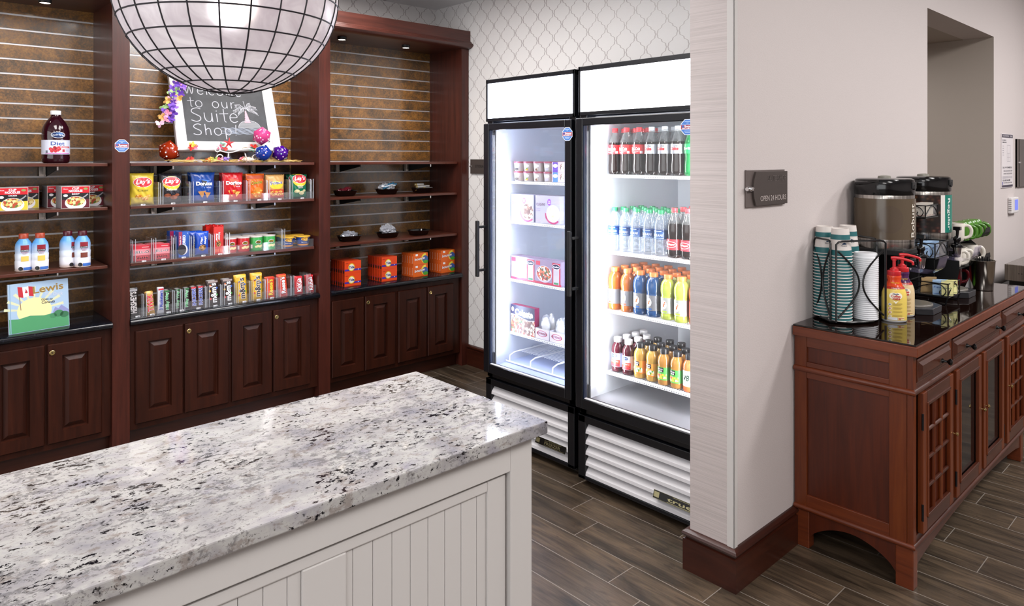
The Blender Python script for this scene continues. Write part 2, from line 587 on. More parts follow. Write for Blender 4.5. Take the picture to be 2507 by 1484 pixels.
class MB:
    def __init__(s):
        s.v, s.f, s.m, s.mats, s.sm = [], [], [], [], []

    def mi(s, m):
        if m not in s.mats:
            s.mats.append(m)
        return s.mats.index(m)

    def add(s, vs, fs, m, smooth=False):
        o = len(s.v)
        i = s.mi(m)
        s.v += [tuple(p) for p in vs]
        for f in fs:
            s.f.append(tuple(o + k for k in f))
            s.m.append(i)
            s.sm.append(smooth)
        return s

    def box(s, x0, y0, z0, x1, y1, z1, m, mx=None):
        vs = [Vector((x, y, z)) for z in (z0, z1) for y in (y0, y1) for x in (x0, x1)]
        if mx is not None:
            vs = [mx @ p for p in vs]
        return s.add(vs, [(0, 2, 3, 1), (4, 5, 7, 6), (0, 1, 5, 4), (2, 6, 7, 3), (0, 4, 6, 2), (1, 3, 7, 5)], m)

    def rings(s, x0, x1, z0, z1, y, prof, m, ax='x'):
        """concentric rectangles: prof = [(inset, out)], out measured toward -Y"""
        vs, fs = [], []
        for i, (a, d) in enumerate(prof):
            vs += [(x0 + a, y - d, z0 + a), (x1 - a, y - d, z0 + a), (x1 - a, y - d, z1 - a), (x0 + a, y - d, z1 - a)]
            if i:
                o = 4 * (i - 1)
                for k in range(4):
                    k2 = (k + 1) % 4
                    fs.append((o + k, o + k2, o + 4 + k2, o + 4 + k))
        o = 4 * (len(prof) - 1)
        fs.append((o, o + 1, o + 2, o + 3))
        if ax == 'y':  # facing -X: swap, u runs to -y
            vs = [(py, -px, pz) for px, py, pz in vs]
        return s.add(vs, fs, m)

    def lathe(s, prof, m, n=24, cx=0, cy=0, cap0=True, cap1=True, sx=1, sy=1, sq=0, rot=0, mx=None):
        vs, fs = [], []
        for r, z in prof:
            for k in range(n):
                a = 2 * PI * k / n + rot
                c, d = math.cos(a), math.sin(a)
                q = 1
                if sq:
                    q = 1 / (abs(c) ** sq + abs(d) ** sq) ** (1 / sq)
                vs.append((cx + r * c * q * sx, cy + r * d * q * sy, z))
        for i in range(len(prof) - 1):
            for k in range(n):
                k2 = (k + 1) % n
                fs.append((i * n + k, i * n + k2, (i + 1) * n + k2, (i + 1) * n + k))
        if mx is not None:
            vs = [mx @ Vector(p) for p in vs]
        s.add(vs, fs, m, True)
        o = len(vs)
        if cap0 and prof[0][0] > 0:
            s.add(vs[:n][::-1], [tuple(range(n))], m)
        if cap1 and prof[-1][0] > 0:
            s.add(vs[-n:], [tuple(range(n))], m)
        return s

    def tube(s, pts, r, m, n=8, closed=False, rz=None):
        P = [Vector(p) for p in pts]
        vs, fs = [], []
        K = len(P)
        up = None
        for i, p in enumerate(P):
            if closed:
                d = (P[(i + 1) % K] - P[i - 1])
            else:
                d = P[min(i + 1, K - 1)] - P[max(i - 1, 0)]
            d.normalize()
            if up is None:
                up = Vector((0, 0, 1)) if abs(d.z) < .9 else Vector((1, 0, 0))
            a = d.cross(up)
            if a.length < 1e-4:
                a = d.cross(Vector((0, 1, .1)))
            a.normalize()
            b = a.cross(d).normalized()
            up = b
            ri = r[i] if isinstance(r, (list, tuple)) else r
            for k in range(n):
                t = 2 * PI * k / n
                vs.append(p + a * math.cos(t) * ri + b * math.sin(t) * (rz or ri))
        for i in range(K if closed else K - 1):
            j = (i + 1) % K
            for k in range(n):
                k2 = (k + 1) % n
                fs.append((i * n + k, i * n + k2, j * n + k2, j * n + k))
        s.add(vs, fs, m, True)
        if not closed:
            s.add(vs[:n], [tuple(range(n))], m)
            s.add(vs[-n:][::-1], [tuple(range(n))], m)
        return s

    def rect(s, mp, u0, v0, u1, v1, m, nu=1, nv=1, e=0):
        vs = [mp(u0 + (u1 - u0) * i / nu, v0 + (v1 - v0) * j / nv, e) for j in range(nv + 1) for i in range(nu + 1)]
        fs = [(j * (nu + 1) + i, j * (nu + 1) + i + 1, (j + 1) * (nu + 1) + i + 1, (j + 1) * (nu + 1) + i) for j in range(nv) for i in range(nu)]
        return s.add(vs, fs, m, True)

    def disc(s, mp, cu, cv, ru, rv, m, n=20, rings=2, e=0, a0=0, a1=2 * PI, rin=0):
        vs, fs = [], []
        for j in range(rings + 1):
            q = rin + (1 - rin) * j / rings
            for k in range(n + 1):
                a = a0 + (a1 - a0) * k / n
                vs.append(mp(cu + ru * q * math.cos(a), cv + rv * q * math.sin(a), e))
        for j in range(rings):
            for k in range(n):
                o = j * (n + 1)
                fs.append((o + k, o + k + 1, o + n + 1 + k + 1, o + n + 1 + k))
        return s.add(vs, [f[::-1] for f in fs], m, True)

    def poly(s, mp, pts, m, e=0):
        return s.add([mp(u, v, e) for u, v in pts], [tuple(range(len(pts)))], m)

    def text(s, txt, mp, cu, cv, h, m, w=None, bold=.01, shear=0, rot=0, e=.0003, al='c', arc=0, sp=1.):
        vs, fs, W, H = glyphs(txt, shear, bold, sp)
        k = h / H
        kx = k if w is None else w / W
        ca, sa = math.cos(rot), math.sin(rot)
        off = {'c': 0, 'l': W * kx / 2, 'r': -W * kx / 2}[al]
        out = []
        for x, y in vs:
            a, b = x * kx + off, y * k
            if arc:
                b += arc * (1 - (2 * x / W) ** 2)
            out.append(mp(cu + a * ca - b * sa, cv + a * sa + b * ca, e))
        return s.add(out, fs, m)

    def stroke(s, mp, pts, wd, m, e=.0003):
        """flat ribbon along a 2D line"""
        P = [Vector((a, b)) for a, b in pts]
        vs = []
        for i, p in enumerate(P):
            d = P[min(i + 1, len(P) - 1)] - P[max(i - 1, 0)]
            if d.length < 1e-9:
                d = Vector((1, 0))
            d.normalize()
            q = Vector((-d.y, d.x)) * wd / 2
            vs += [mp(*(p + q), e), mp(*(p - q), e)]
        return s.add(vs, [(2 * i, 2 * i + 1, 2 * i + 3, 2 * i + 2) for i in range(len(P) - 1)], m)

    def build(s, name, parent=None, bevel=0, seg=2, loc=None, kind=None, ang=35, rz=None):
        me = bpy.data.meshes.new(name)
        me.from_pydata(s.v, [], s.f)
        for m in s.mats:
            me.materials.append(m)
        me.polygons.foreach_set('material_index', s.m)
        me.polygons.foreach_set('use_smooth', s.sm)
        me.update()
        if any(s.sm):
            me.set_sharp_from_angle(angle=math.radians(ang + 10))
        o = bpy.data.objects.new(name, me)
        COL.objects.link(o)
        if bevel:
            b = o.modifiers.new('bevel', 'BEVEL')
            b.width = bevel
            b.segments = seg
            b.limit_method = 'ANGLE'
            b.angle_limit = math.radians(ang)
        if parent is not None:
            o.parent = parent
        if loc is not None:
            o.location = loc
        if rz is not None:
            o.rotation_euler = (0, 0, rz)
        if kind:
            o['kind'] = kind
        return o


def tag(o, label, cat, group=None, kind=None):
    o['label'] = label
    o['category'] = cat
    if group:
        o['group'] = group
    if kind:
        o['kind'] = kind
    return o


def empty(name, loc=(0, 0, 0), rz=0.):
    o = bpy.data.objects.new(name, None)
    o.empty_display_size = .05
    COL.objects.link(o)
    o.location = loc
    o.rotation_euler = (0, 0, rz)
    return o


def dup(root, loc, rz, label, group=None):
    r = root.copy()
    COL.objects.link(r)
    r.location = loc
    r.rotation_euler = (root.rotation_euler[0], root.rotation_euler[1], rz)
    r['label'] = label
    if group:
        r['group'] = group
    for ch in list(root.children):
        c = ch.copy()
        COL.objects.link(c)
        c.parent = r
        for g in list(ch.children):
            d = g.copy()
            COL.objects.link(d)
            d.parent = c
    return r


class Kind:
    """first placement uses the object itself, later ones copy it"""

    def __init__(s, make):
        s.make, s.o, s.used = make, None, False

    def put(s, loc, rz, label, group=None):
        if s.o is None:
            s.o = s.make()
        if not s.used:
            s.used = True
            s.o.location = loc
            s.o.rotation_euler[2] = rz
            s.o['label'] = label
            if group:
                s.o['group'] = group
            return s.o
        return dup(s.o, loc, rz, label, group)


ORD = ['first', 'second', 'third', 'fourth', 'fifth', 'sixth', 'seventh', 'eighth', 'ninth', 'tenth']
# ================================================================ setting
def struct(name, mb, **k):
    return mb.build(name, kind='structure', **k)


def bx(name, a, b, m, **k):
    mb = MB()
    mb.box(*a, *b, m)
    return struct(name, mb, **k)


bx('floor', (-3, -4, -.1), (9, 5, 0), M_FLOOR)


def m_ceiling_grid():
    m, t, b = new('ceiling_grid')
    tc = N(t, 'ShaderNodeTexCoord')
    sp = N(t, 'ShaderNodeSeparateXYZ')
    L(t, tc.outputs['Object'], sp.inputs[0])
    ds = []
    for i, o in ((0, 3.41), (1, 4.57)):
        f = math_(t, 'FRACT', math_(t, 'DIVIDE', math_(t, 'ADD', sp.outputs[i], 61 * 3 - o - .12), .61))
        ds.append(math_(t, 'MINIMUM', f, math_(t, 'SUBTRACT', 1, f)))
    d = math_(t, 'MINIMUM', ds[0], ds[1])
    f = math_(t, 'LESS_THAN', d, .006)
    c = mixc(t, f, '#e6e6e8', '#77767a')
    L(t, c, b.inputs['Base Color'])
    b.inputs['Roughness'].default_value = .8
    n = noise(t, coords(t), 300, 3, .6)
    bump(t, n, b, .3, .002)
    return m


M_CGRID = m_ceiling_grid()
bx('ceiling', (-3, 1.507, 2.75), (3.41, 4.6, 2.85), M_CGRID)
bx('ceiling', (-3, -4, 3.05), (9, 1.507, 3.15), M_CGRID)
bx('trim_2', (-3, 1.44, 2.75), (2.325, 1.507, 3.05), M_PAINT)
bx('wall_back_shop', (-3, 4.57, 0), (3.51, 4.67, 3.05), M_WPX)
bx('wall_right_shop', (3.41, 1.507, 0), (3.51, 4.57, 3.05), M_WPY)
# partition between shop and lobby, with a grasscloth end face
mb = MB()
x0, y0, x1, y1, z1 = 2.325, 1.325, 4.43, 1.507, 3.05
V8 = [(x, y, z) for z in (0, z1) for y in (y0, y1) for x in (x0, x1)]
mb.add(V8, [(0, 1, 5, 4)], M_PAINT)
mb.add(V8, [(0, 4, 6, 2)], M_STRIPE)
mb.add(V8, [(2, 6, 7, 3)], M_WPX)
mb.add(V8, [(1, 3, 7, 5), (0, 2, 3, 1), (4, 5, 7, 6)], M_TAUPE)
struct('wall_partition', mb)
mb = MB()
mb.box(2.3205, 1.3205, .146, 2.3255, 1.350, 3.05, M_WHITEP)
mb.box(2.3205, 1.3205, .146, 2.346, 1.3255, 3.05, M_WHITEP)
struct('trim_1', mb, bevel=.002)
# wall with the passage beyond the sideboard
mb = MB()
mb.box(4.43, 1.325, 2.41, 5.825, 1.507, 3.05, M_PAINT)
struct('wall_header', mb)
mb = MB()
V8 = [(x, y, z) for z in (0, 3.05) for y in (1.325, 4) for x in (5.825, 9)]
mb.add(V8, [(0, 1, 5, 4), (1, 3, 7, 5), (2, 6, 7, 3), (0, 2, 3, 1), (4, 5, 7, 6)], M_PAINT)
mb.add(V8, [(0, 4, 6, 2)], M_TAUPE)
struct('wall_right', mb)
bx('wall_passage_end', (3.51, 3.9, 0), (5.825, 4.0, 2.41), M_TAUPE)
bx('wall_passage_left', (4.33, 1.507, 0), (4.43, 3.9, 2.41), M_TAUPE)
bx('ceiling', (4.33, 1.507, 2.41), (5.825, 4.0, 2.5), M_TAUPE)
mb = MB()
for q in ((-4, 0, 4.67, .35), (-4, 2.55, 4.67, 3.15), (-4, .35, -1.6, 2.55), (4.0, .35, 4.67, 2.55)):
    mb.box(-3.1, q[0], q[1], -3, q[2], q[3], M_PAINT)
struct('wall_left', mb)
mb = MB()
for y in (-1.6, -.2, 1.2, 2.6, 3.96):
    mb.box(-3.08, y, .35, -3.02, y + .04, 2.55, M_WHITE)
for z in (.35, 2.51):
    mb.box(-3.08, -1.6, z, -3.02, 4.0, z + .04, M_WHITE)
struct('added_window_1', mb)  # unseen window frame, added to go with the side fill
mb = MB()
mb.box(-3.06, -1.6, .39, -3.05, 4.0, 2.51, M_GLASS)
struct('added_window_2', mb)  # pane of the added, unseen window
bx('wall_back', (-3, -4.1, 0), (9, -4, 3.15), M_PAINT)
bx('wall_far_right', (9, -4, 0), (9.1, 1.4, 3.15), M_PAINT)


def base_prof(d=0):
    return [(.020, 0), (.020, .118), (.012, .121), (.012, .126), (.020, .130), (.024, .138), (.021, .146), (.010, .152), (0, .152)]


def baseboard(name, path, m, nside=1):
    """path of plan points; profile pushed out to the right of the walking direction, mitred"""
    P = [Vector((a, b, 0)) for a, b in path]
    pr = base_prof()
    rows = []
    for i, p in enumerate(P):
        ds = []
        if i:
            ds.append((P[i] - P[i - 1]).normalized())
        if i < len(P) - 1:
            ds.append((P[i + 1] - P[i]).normalized())
        ns = [Vector((d.y, -d.x, 0)) for d in ds]
        n = sum(ns, Vector())
        n = n / n.length
        k = 1 / n.dot(ns[0])
        rows.append([p + n * k * o * nside + Vector((0, 0, z)) for o, z in pr])
    mb = MB()
    K = len(pr)
    for i in range(len(rows) - 1):
        vs = rows[i] + rows[i + 1]
        mm = M_BASE if abs(P[i + 1].x - P[i].x) > abs(P[i + 1].y - P[i].y) else M_BASEY
        mb.add(vs, [(j, K + j, K + j + 1, j + 1) for j in range(K - 1)], mm, True)
    mb.add(rows[0] + [P[0]], [tuple(range(K + 1))], M_BASE)
    mb.add(rows[-1] + [P[-1]], [tuple(range(K + 1))], M_BASE)
    return struct(name, mb, ang=20)


baseboard('baseboard_partition', [(2.9, 1.507), (2.325, 1.507), (2.325, 1.325), (4.43, 1.325), (4.43, 1.6)], M_BASE, nside=-1 * -1)
baseboard('baseboard_shop', [(3.41, 4.15), (3.41, 1.507)], M_BASEY)
baseboard('baseboard_right', [(5.825, 2.6), (5.825, 1.325), (8.9, 1.325)], M_BASE)

# ceiling fixtures
def make_troffer():
    o = empty('ceiling_troffer_light')
    mb = MB()
    for a in ((-.31, -.61, -.29, .61), (.29, -.61, .31, .61), (-.29, -.61, .29, -.59), (-.29, .59, .29, .61)):
        mb.box(a[0], a[1], -.022, a[2], a[3], 0, M_WHITE)
    mb.build('frame', o, bevel=.003)
    mb = MB()
    mb.box(-.29, -.59, -.016, .29, .59, -.004, mat('#fff6ee', .6, 0, 5.))
    mb.build('diffuser', o)
    o['category'] = 'ceiling light'
    return o


TR = Kind(make_troffer)
for i, (x, y) in enumerate(SHOP_LAMPS):
    TR.put((x, y, 2.75), 0, 'rectangular white ceiling light over the shop shelving, %s one' % ('left', 'middle', 'right')[i], 'ceiling lights')
for i, (x, y) in enumerate(LOBBY_LAMPS):
    TR.put((x, y, 3.05), 0, 'rectangular white lobby ceiling light, %s from the left of the row' % ORD[i], 'ceiling lights')
o = empty('recessed_downlight', (2.0, 1.95, 2.75))
tag(o, 'small round recessed downlight in the shop ceiling near the coolers', 'ceiling light')
MB().lathe([(.07, -.006), (.07, 0), (.045, 0), (.045, -.006), (.07, -.006)], M_WHITE, 28, cap0=False, cap1=False).build('rim', o)
MB().lathe([(.044, -.003), (.044, -.001)], mat('#fff6ee', .6, 0, 8.), 24).build('lens', o)

# ================================================================ shelving wall
YF, YB = 4.15, 4.55
PIL = [(-.19, -.106), (.989, 1.073), (2.172, 2.252), (3.339, 3.408)]
BAYS = [(-.106, .989), (1.073, 2.172), (2.252, 3.339)]
BN = ['left', 'middle', 'right']
u = empty('wall_shelving_unit', (0, 0, 0))
tag(u, 'built-in dark cherry shelving surround with gold slatwall back and cornice', 'shelving')
for a, b in PIL:
    MB().box(a, YF, 0, b, 4.568, 2.40, M_CHERRY).build('pilaster', u, bevel=.002)
# cornice: profile swept along x
pr = [(4.568, 2.385), (4.15, 2.385), (4.125, 2.388), (4.105, 2.398), (4.092, 2.412), (4.100, 2.424), (4.112, 2.428), (4.116, 2.436), (4.126, 2.440), (4.130, 2.448), (4.130, 2.522), (4.568, 2.522)]
mb = MB()
vs = [(x, y, z) for x in (-.2, 3.408) for y, z in pr]
K = len(pr)
mb.add(vs, [(i, (i + 1) % K, K + (i + 1) % K, K + i) for i in range(K)], M_CHERRY_H, True)
mb.add(vs, [tuple(range(K))[::-1], tuple(range(K, 2 * K))], M_CHERRY_H)
mb.build('cornice', u, ang=15)
GR = [1.618 + .0785 * k for k in range(-12, 10)]
for (a, b), nm in zip(BAYS, BN):
    mb = MB()
    mb.box(a, YB + .006, .70, b, 4.566, 2.385, M_ALU)
    zz = [.70] + GR + [2.385]
    for i in range(len(zz) - 1):
        z0 = zz[i] + (.0048 if i else 0)
        z1 = zz[i + 1] - (.0048 if i < len(zz) - 2 else 0)
        mb.box(a, YB, z0, b, YB + .011, z1, M_SLAT)
    mb.build('slatwall_panel', u)
for x, y in PUCKS:
    k = MB().lathe([(.030, 0), (.030, -.016), (.026, -.020), (.024, -.020)], M_BLKM, 24, cap0=False, cap1=False).build('puck_light', u, loc=(x, y, 2.385))
    MB().lathe([(.024, -.019), (.024, -.012)], mat('#fff0dd', .5, 0, 6.), 20).build('lens', k)


def raised(mb, x0, x1, z0, z1, y, m, sw=.062, out=.018):
    mb.rings(x0, x1, z0, z1, y, [(0, 0), (0, out - .006), (.005, out), (sw, out), (sw + .004, out - .014), (sw + .008, out - .014), (sw + .030, out - .001), (sw + .032, out - .001)], m)


DOORS = [[(.195, .438), (.447, .690), (.702, .942), (-.06, .183)],
         [(1.103, 1.346), (1.355, 1.602), (1.620, 1.863), (1.872, 2.115)],
         [(2.266, 2.504), (2.514, 2.753), (2.780, 3.022), (3.032, 3.268)]]
LOCKS = [.721, 1.376, 1.890, 2.533, 3.051]
LB = ['of the left bay beside the picture book', 'of the middle bay under the candy row', 'of the right bay under the laundry boxes']
for bi, (a, b) in enumerate(BAYS):
    u = empty('base_cabinet', ((a + b) / 2, 4.17, 0))
    tag(u, 'dark cherry base cabinet with raised panel doors, ' + LB[bi], 'cabinet', 'base cabinets')
    ox = (a + b) / 2
    mb = MB()
    mb.box(a - ox + .001, 0, .10, b - ox - .001, .39, .664, M_DOOR)
    mb.box(a - ox + .001, .045, 0, b - ox - .001, .39, .10, M_BASE)
    mb.build('carcass', u)
    for x0, x1 in DOORS[bi]:
        mb = MB()
        raised(mb, x0 - ox, x1 - ox, .130, .630, 0, M_DOOR)
        d = mb.build('door', u)
        for lx in LOCKS:
            if x0 < lx < x1:
                mb = MB()
                Mx = Matrix.Translation((lx - ox, -.018, .588)) @ Matrix.Rotation(PI / 2, 4, 'X')
                mb.lathe([(.0125, 0), (.0125, .003), (.010, .0045), (.009, .003), (.006, .003)], M_BRASS, 24, mx=Mx, cap0=False)
                mb.box(lx - ox - .001, -.0225, .584, lx - ox + .001, -.0205, .592, M_BLACK)
                mb.build('lock', d)
    # black countertop with a rounded nose
    mb = MB()
    n = 8
    pr = [(4.549, .666), (4.148, .666)] + [(4.150 - .0175 * math.sin(PI * i / n), .683 - .017 * math.cos(PI * i / n)) for i in range(1, n)] + [(4.148, .70), (4.549, .70)]
    K = len(pr)
    vs = [(x, y, z) for x in (a + .001, b - .001) for y, z in pr]
    mb.add(vs, [(i, (i + 1) % K, K + (i + 1) % K, K + i) for i in range(K)], M_BGRAN, True)
    mb.add(vs, [tuple(range(K))[::-1], tuple(range(K, 2 * K))], M_BGRAN)
    tag(mb.build('black_countertop', ang=30), 'polished black stone counter with rounded nose, ' + LB[bi], 'countertop', 'black counters')

SZ = [1.535, 1.303, .995]
BRK = [[-.0, .76], [1.32, 1.92], [2.53, 3.12]]
SN = ['top', 'middle', 'lowest']
M_SHELF = wood('shelf_wood', '#3a1b12', '#54291d', '#643326', .3, 0)
for bi, (a, b) in enumerate(BAYS):
    for si, z in enumerate(SZ):
        o = empty('display_shelf', ((a + b) / 2, 4.37, z))
        tag(o, '%s cherry shelf of the %s bay, held by metal slatwall brackets' % (SN[si], BN[bi]), 'shelf', 'cherry shelves on brackets')
        h = (b - a) / 2 - .012
        MB().box(-h, -.18, -.016, h, .179, 0, M_SHELF).build('board', o, bevel=.0015)
        for x in BRK[bi]:
            mb = MB()
            lx = x - (a + b) / 2
            pts = [(.178, -.016), (-.115, -.016), (-.125, -.022), (-.125, -.032), (-.10, -.034), (.178, -.075)]
            K = len(pts)
            vs = [(lx + s, y, zz) for s in (-.002, .002) for y, zz in pts]
            mb.add(vs, [(i, (i + 1) % K, K + (i + 1) % K, K + i) for i in range(K)] + [tuple(range(K))[::-1], tuple(range(K, 2 * K))], M_BLKM)
            mb.box(lx - .0035, -.128, -.036, lx + .0035, -.123, -.018, M_CHROME)
            mb.build('bracket_arm', o)
            mb = MB()
            mb.box(lx - .036, .145, -.072, lx - .034, .179, -.018, M_STEEL)
            mb.box(lx - .008, .145, -.072, lx - .006, .179, -.018, M_STEEL)
            mb.box(lx - .036, .165, -.072, lx + .004, .178, -.060, M_STEEL)
            mb.box(lx - .036, .172, -.072, lx + .004, .178, -.018, M_STEEL)
            mb.build('bracket_clip', o)


# octagonal sticker
def sticker(name, mp, s, words, label, loc, rz=0):
    mb = MB()
    o8 = [(s * math.cos(PI / 8 + k * PI / 4), s * math.sin(PI / 8 + k * PI / 4)) for k in range(8)]
    mb.poly(mp, o8, mat('#e4e6ee', .4))
    i8 = [(a * .92, b * .92) for a, b in o8]
    mb.poly(mp, i8, mat('#3f6fb5', .4), .0003)
    mb.rect(mp, -s * .88, -s * .28, s * .88, s * .28, mat('#e4e6ee', .4), e=.0005)
    mb.rect(mp, -s * .88, -s * .25, s * .88, s * .25, mat('#8c2038', .4), e=.0007)
    W = mat('#f2f2f6', .4)
    mb.disc(mp, -s * .62, s * .07, s * .13, s * .15, mat('#2c57a0', .4), e=.0009)
    mb.text(words[0], mp, s * .16, s * .08, s * .24, W, s * 1.15, e=.001, bold=.02)
    mb.text(words[1], mp, 0, -s * .15, s * .14, W, s * 1.5, e=.001, bold=.02)
    for v, w_ in ((.62, .8), (.46, .3), (-.46, .9), (-.62, .7)):
        mb.rect(mp, -s * w_ / 2, s * v - s * .04, s * w_ / 2, s * v + s * .04, mat('#9fb6da', .4), e=.0009)
    return tag(mb.build(name, loc=loc, rz=rz), label, 'sticker', 'octagonal security stickers')


sticker('security_sticker', front(0, 0), .036, ('Swann', 'SURVEILLANCE'), 'blue and red octagonal security sticker on the left cherry pilaster', (1.034, 4.1495, 1.627))

# ================================================================ island
u = empty('kitchen_island', (0, 0, 0))
tag(u, 'white panelled island with speckled granite top in the foreground', 'island')
MB().box(-1.1, 1.212, .884, 1.247, 1.768, .915, M_GRANITE).build('granite_top', u, bevel=.003, seg=2)
mb = MB()
mb.box(-1.07, 1.262, 0, 1.219, 1.745, .884, M_WHITEP)
# outer frame: right stile, top rail
mb.box(1.148, 1.240, 0, 1.219, 1.262, .884, M_WHITEP)
mb.box(-1.07, 1.240, .811, 1.148, 1.262, .884, M_WHITEP)
mb.build('body', u, bevel=.002)
xs = [1.135 - .466 * k for k in range(6)]
mb = MB()
y = 1.262
# inner frame
mb.box(1.084, 1.250, 0, 1.141, y, .803, M_WHITEP)
mb.box(-1.07, 1.250, .779, 1.084, y, .803, M_WHITEP)
pan = [(.714, 1.084), (.254, .620), (-.206, .160), (-.666, -.300)]
for i, (a, b) in enumerate(pan):
    nb = pan[i + 1][1] if i + 1 < len(pan) else -1.07
    mb.box(nb, 1.250, 0, a, y, .779, M_WHITEP)
mb.build('panel_frame', u, bevel=.003)
for a, b in pan:
    mb = MB()
    k = 1.055 if b > 1 else b - .028
    edges = [b]
    while k > a:
        edges.append(k)
        k -= .0463
    edges.append(a)
    for e0, e1 in zip(edges, edges[1:]):
        mb.box(e1 + .0006, 1.2555, 0, e0 - .0006, y, .779, M_WHITEP)
    mb.build('beadboard_panel', u, bevel=.0006, seg=1)

# ================================================================ pendant
u = empty('globe_pendant_lamp', (.58, 1.5, 1.91))
tag(u, 'large round white shell globe lamp with black grid lines', 'pendant lamp')


def m_capiz():
    m = bpy.data.materials.new('capiz_shell')
    m.use_nodes = True
    t = m.node_tree
    t.nodes.clear()
    out = N(t, 'ShaderNodeOutputMaterial')
    n = noise(t, coords(t), 9, 4, .6, 1.2)
    c = ramp(t, n, [(.35, '#d5cdd4'), (.6, '#f2eef2')])
    tl = N(t, 'ShaderNodeBsdfTranslucent')
    df = N(t, 'ShaderNodeBsdfDiffuse')
    gl = N(t, 'ShaderNodeBsdfGlossy')
    gl.inputs['Roughness'].default_value = .3
    rf = N(t, 'ShaderNodeBsdfRefraction')
    rf.inputs['Roughness'].default_value = .62
    rf.inputs['IOR'].default_value = 1.12
    for q in (tl, df, rf):
        L(t, c, q.inputs[0])
    m1 = N(t, 'ShaderNodeMixShader', i_0=.45)
    L(t, tl.outputs[0], m1.inputs[1])
    L(t, df.outputs[0], m1.inputs[2])
    m2 = N(t, 'ShaderNodeMixShader', i_0=.24)
    L(t, m1.outputs[0], m2.inputs[1])
    L(t, rf.outputs[0], m2.inputs[2])
    m3 = N(t, 'ShaderNodeMixShader', i_0=.07)
    L(t, m2.outputs[0], m3.inputs[1])
    L(t, gl.outputs[0], m3.inputs[2])
    L(t, m3.outputs[0], out.inputs[0])
    return m


RS = .222
mb = MB()
ZS = .952
prf = [(max(RS * math.cos(a), .001), RS * ZS * math.sin(a)) for a in [math.radians(-90 + 2.5 * k) for k in range(70)]]
mb.lathe(prf, m_capiz(), 72, cap0=False, cap1=False)
mb.build('shell_globe', u, ang=60)
mb = MB()
M_LEAD = mat('#17121a', .55)
tilt = Matrix.Rotation(math.radians(0), 4, 'Y')
for k in range(-6, 7):
    la = math.radians(-6 + 12 * k) if k <= 0 else math.radians(-6 + 12 * k)
    r = RS * math.cos(la)
    mb.tube([(r * math.cos(a) * 1.004, r * math.sin(a) * 1.004, RS * ZS * math.sin(la) * 1.004) for a in [2 * PI * i / 60 for i in range(60)]], .0016, M_LEAD, 6, closed=True)
ph = math.atan2(-1, -.386)  # toward the viewer
for k in range(24):
    a = math.radians(47.1 + 180 + 21.8) + math.radians(15 * k - 5.1)
    lo = -90 if k % 2 == 0 else -66
    pts = []
    for i in range(25):
        la = math.radians(lo + (80 - lo) * i / 24)
        pts.append((RS * 1.004 * math.cos(la) * math.cos(a), RS * 1.004 * math.cos(la) * math.sin(a), RS * 1.004 * ZS * math.sin(la)))
    mb.tube(pts, .0016, M_LEAD, 6)
mb.tube([(.012 * math.cos(a), .012 * math.sin(a), -RS * ZS - .004 + .004 * math.sin(a)) for a in [2 * PI * i / 14 for i in range(14)]], .0009, M_LEAD, 4, closed=True)
mb.build('wire_grid', u)
mb = MB()
mb.lathe([(.002, -.045), (.02, -.04), (.03, -.022), (.03, 0), (.02, .022), (.013, .04), (.013, .06)], mat('#fff3e2', .5, 0, 14.), 20)
mb.build('bulb', u, loc=(.012, -.012, -.008))
mb = MB()
mb.lathe([(.02, 0), (.02, .11)], M_BLKM, 16)
mb.tube([(0, 0, .1), (0, 0, .80)], .004, M_BLKM)
mb.lathe([(.06, .80), (.06, .818), (.02, .838)][:3], M_BLKM, 24)
mb.build('cord', u, loc=(0, 0, .0))
l = bpy.data.lights.new('pendant_bulb_light', 'POINT')
l.energy = 1.15
l.color = (1, .98, .99)
l.shadow_soft_size = .03
lo = bpy.data.objects.new('pendant_bulb_light', l)
COL.objects.link(lo)
lo.location = (.58, 1.5, 1.88)

# ================================================================ glass-door merchandisers (local: front looks to -Y, x runs right, then turned to face -X)
M_FRBLK = mat('#0c0d12', .28)
M_LINER = mat('#dfe3ea', .45)
M_LOUV = mat('#c9c7ca', .35)
RZF = -PI / 2


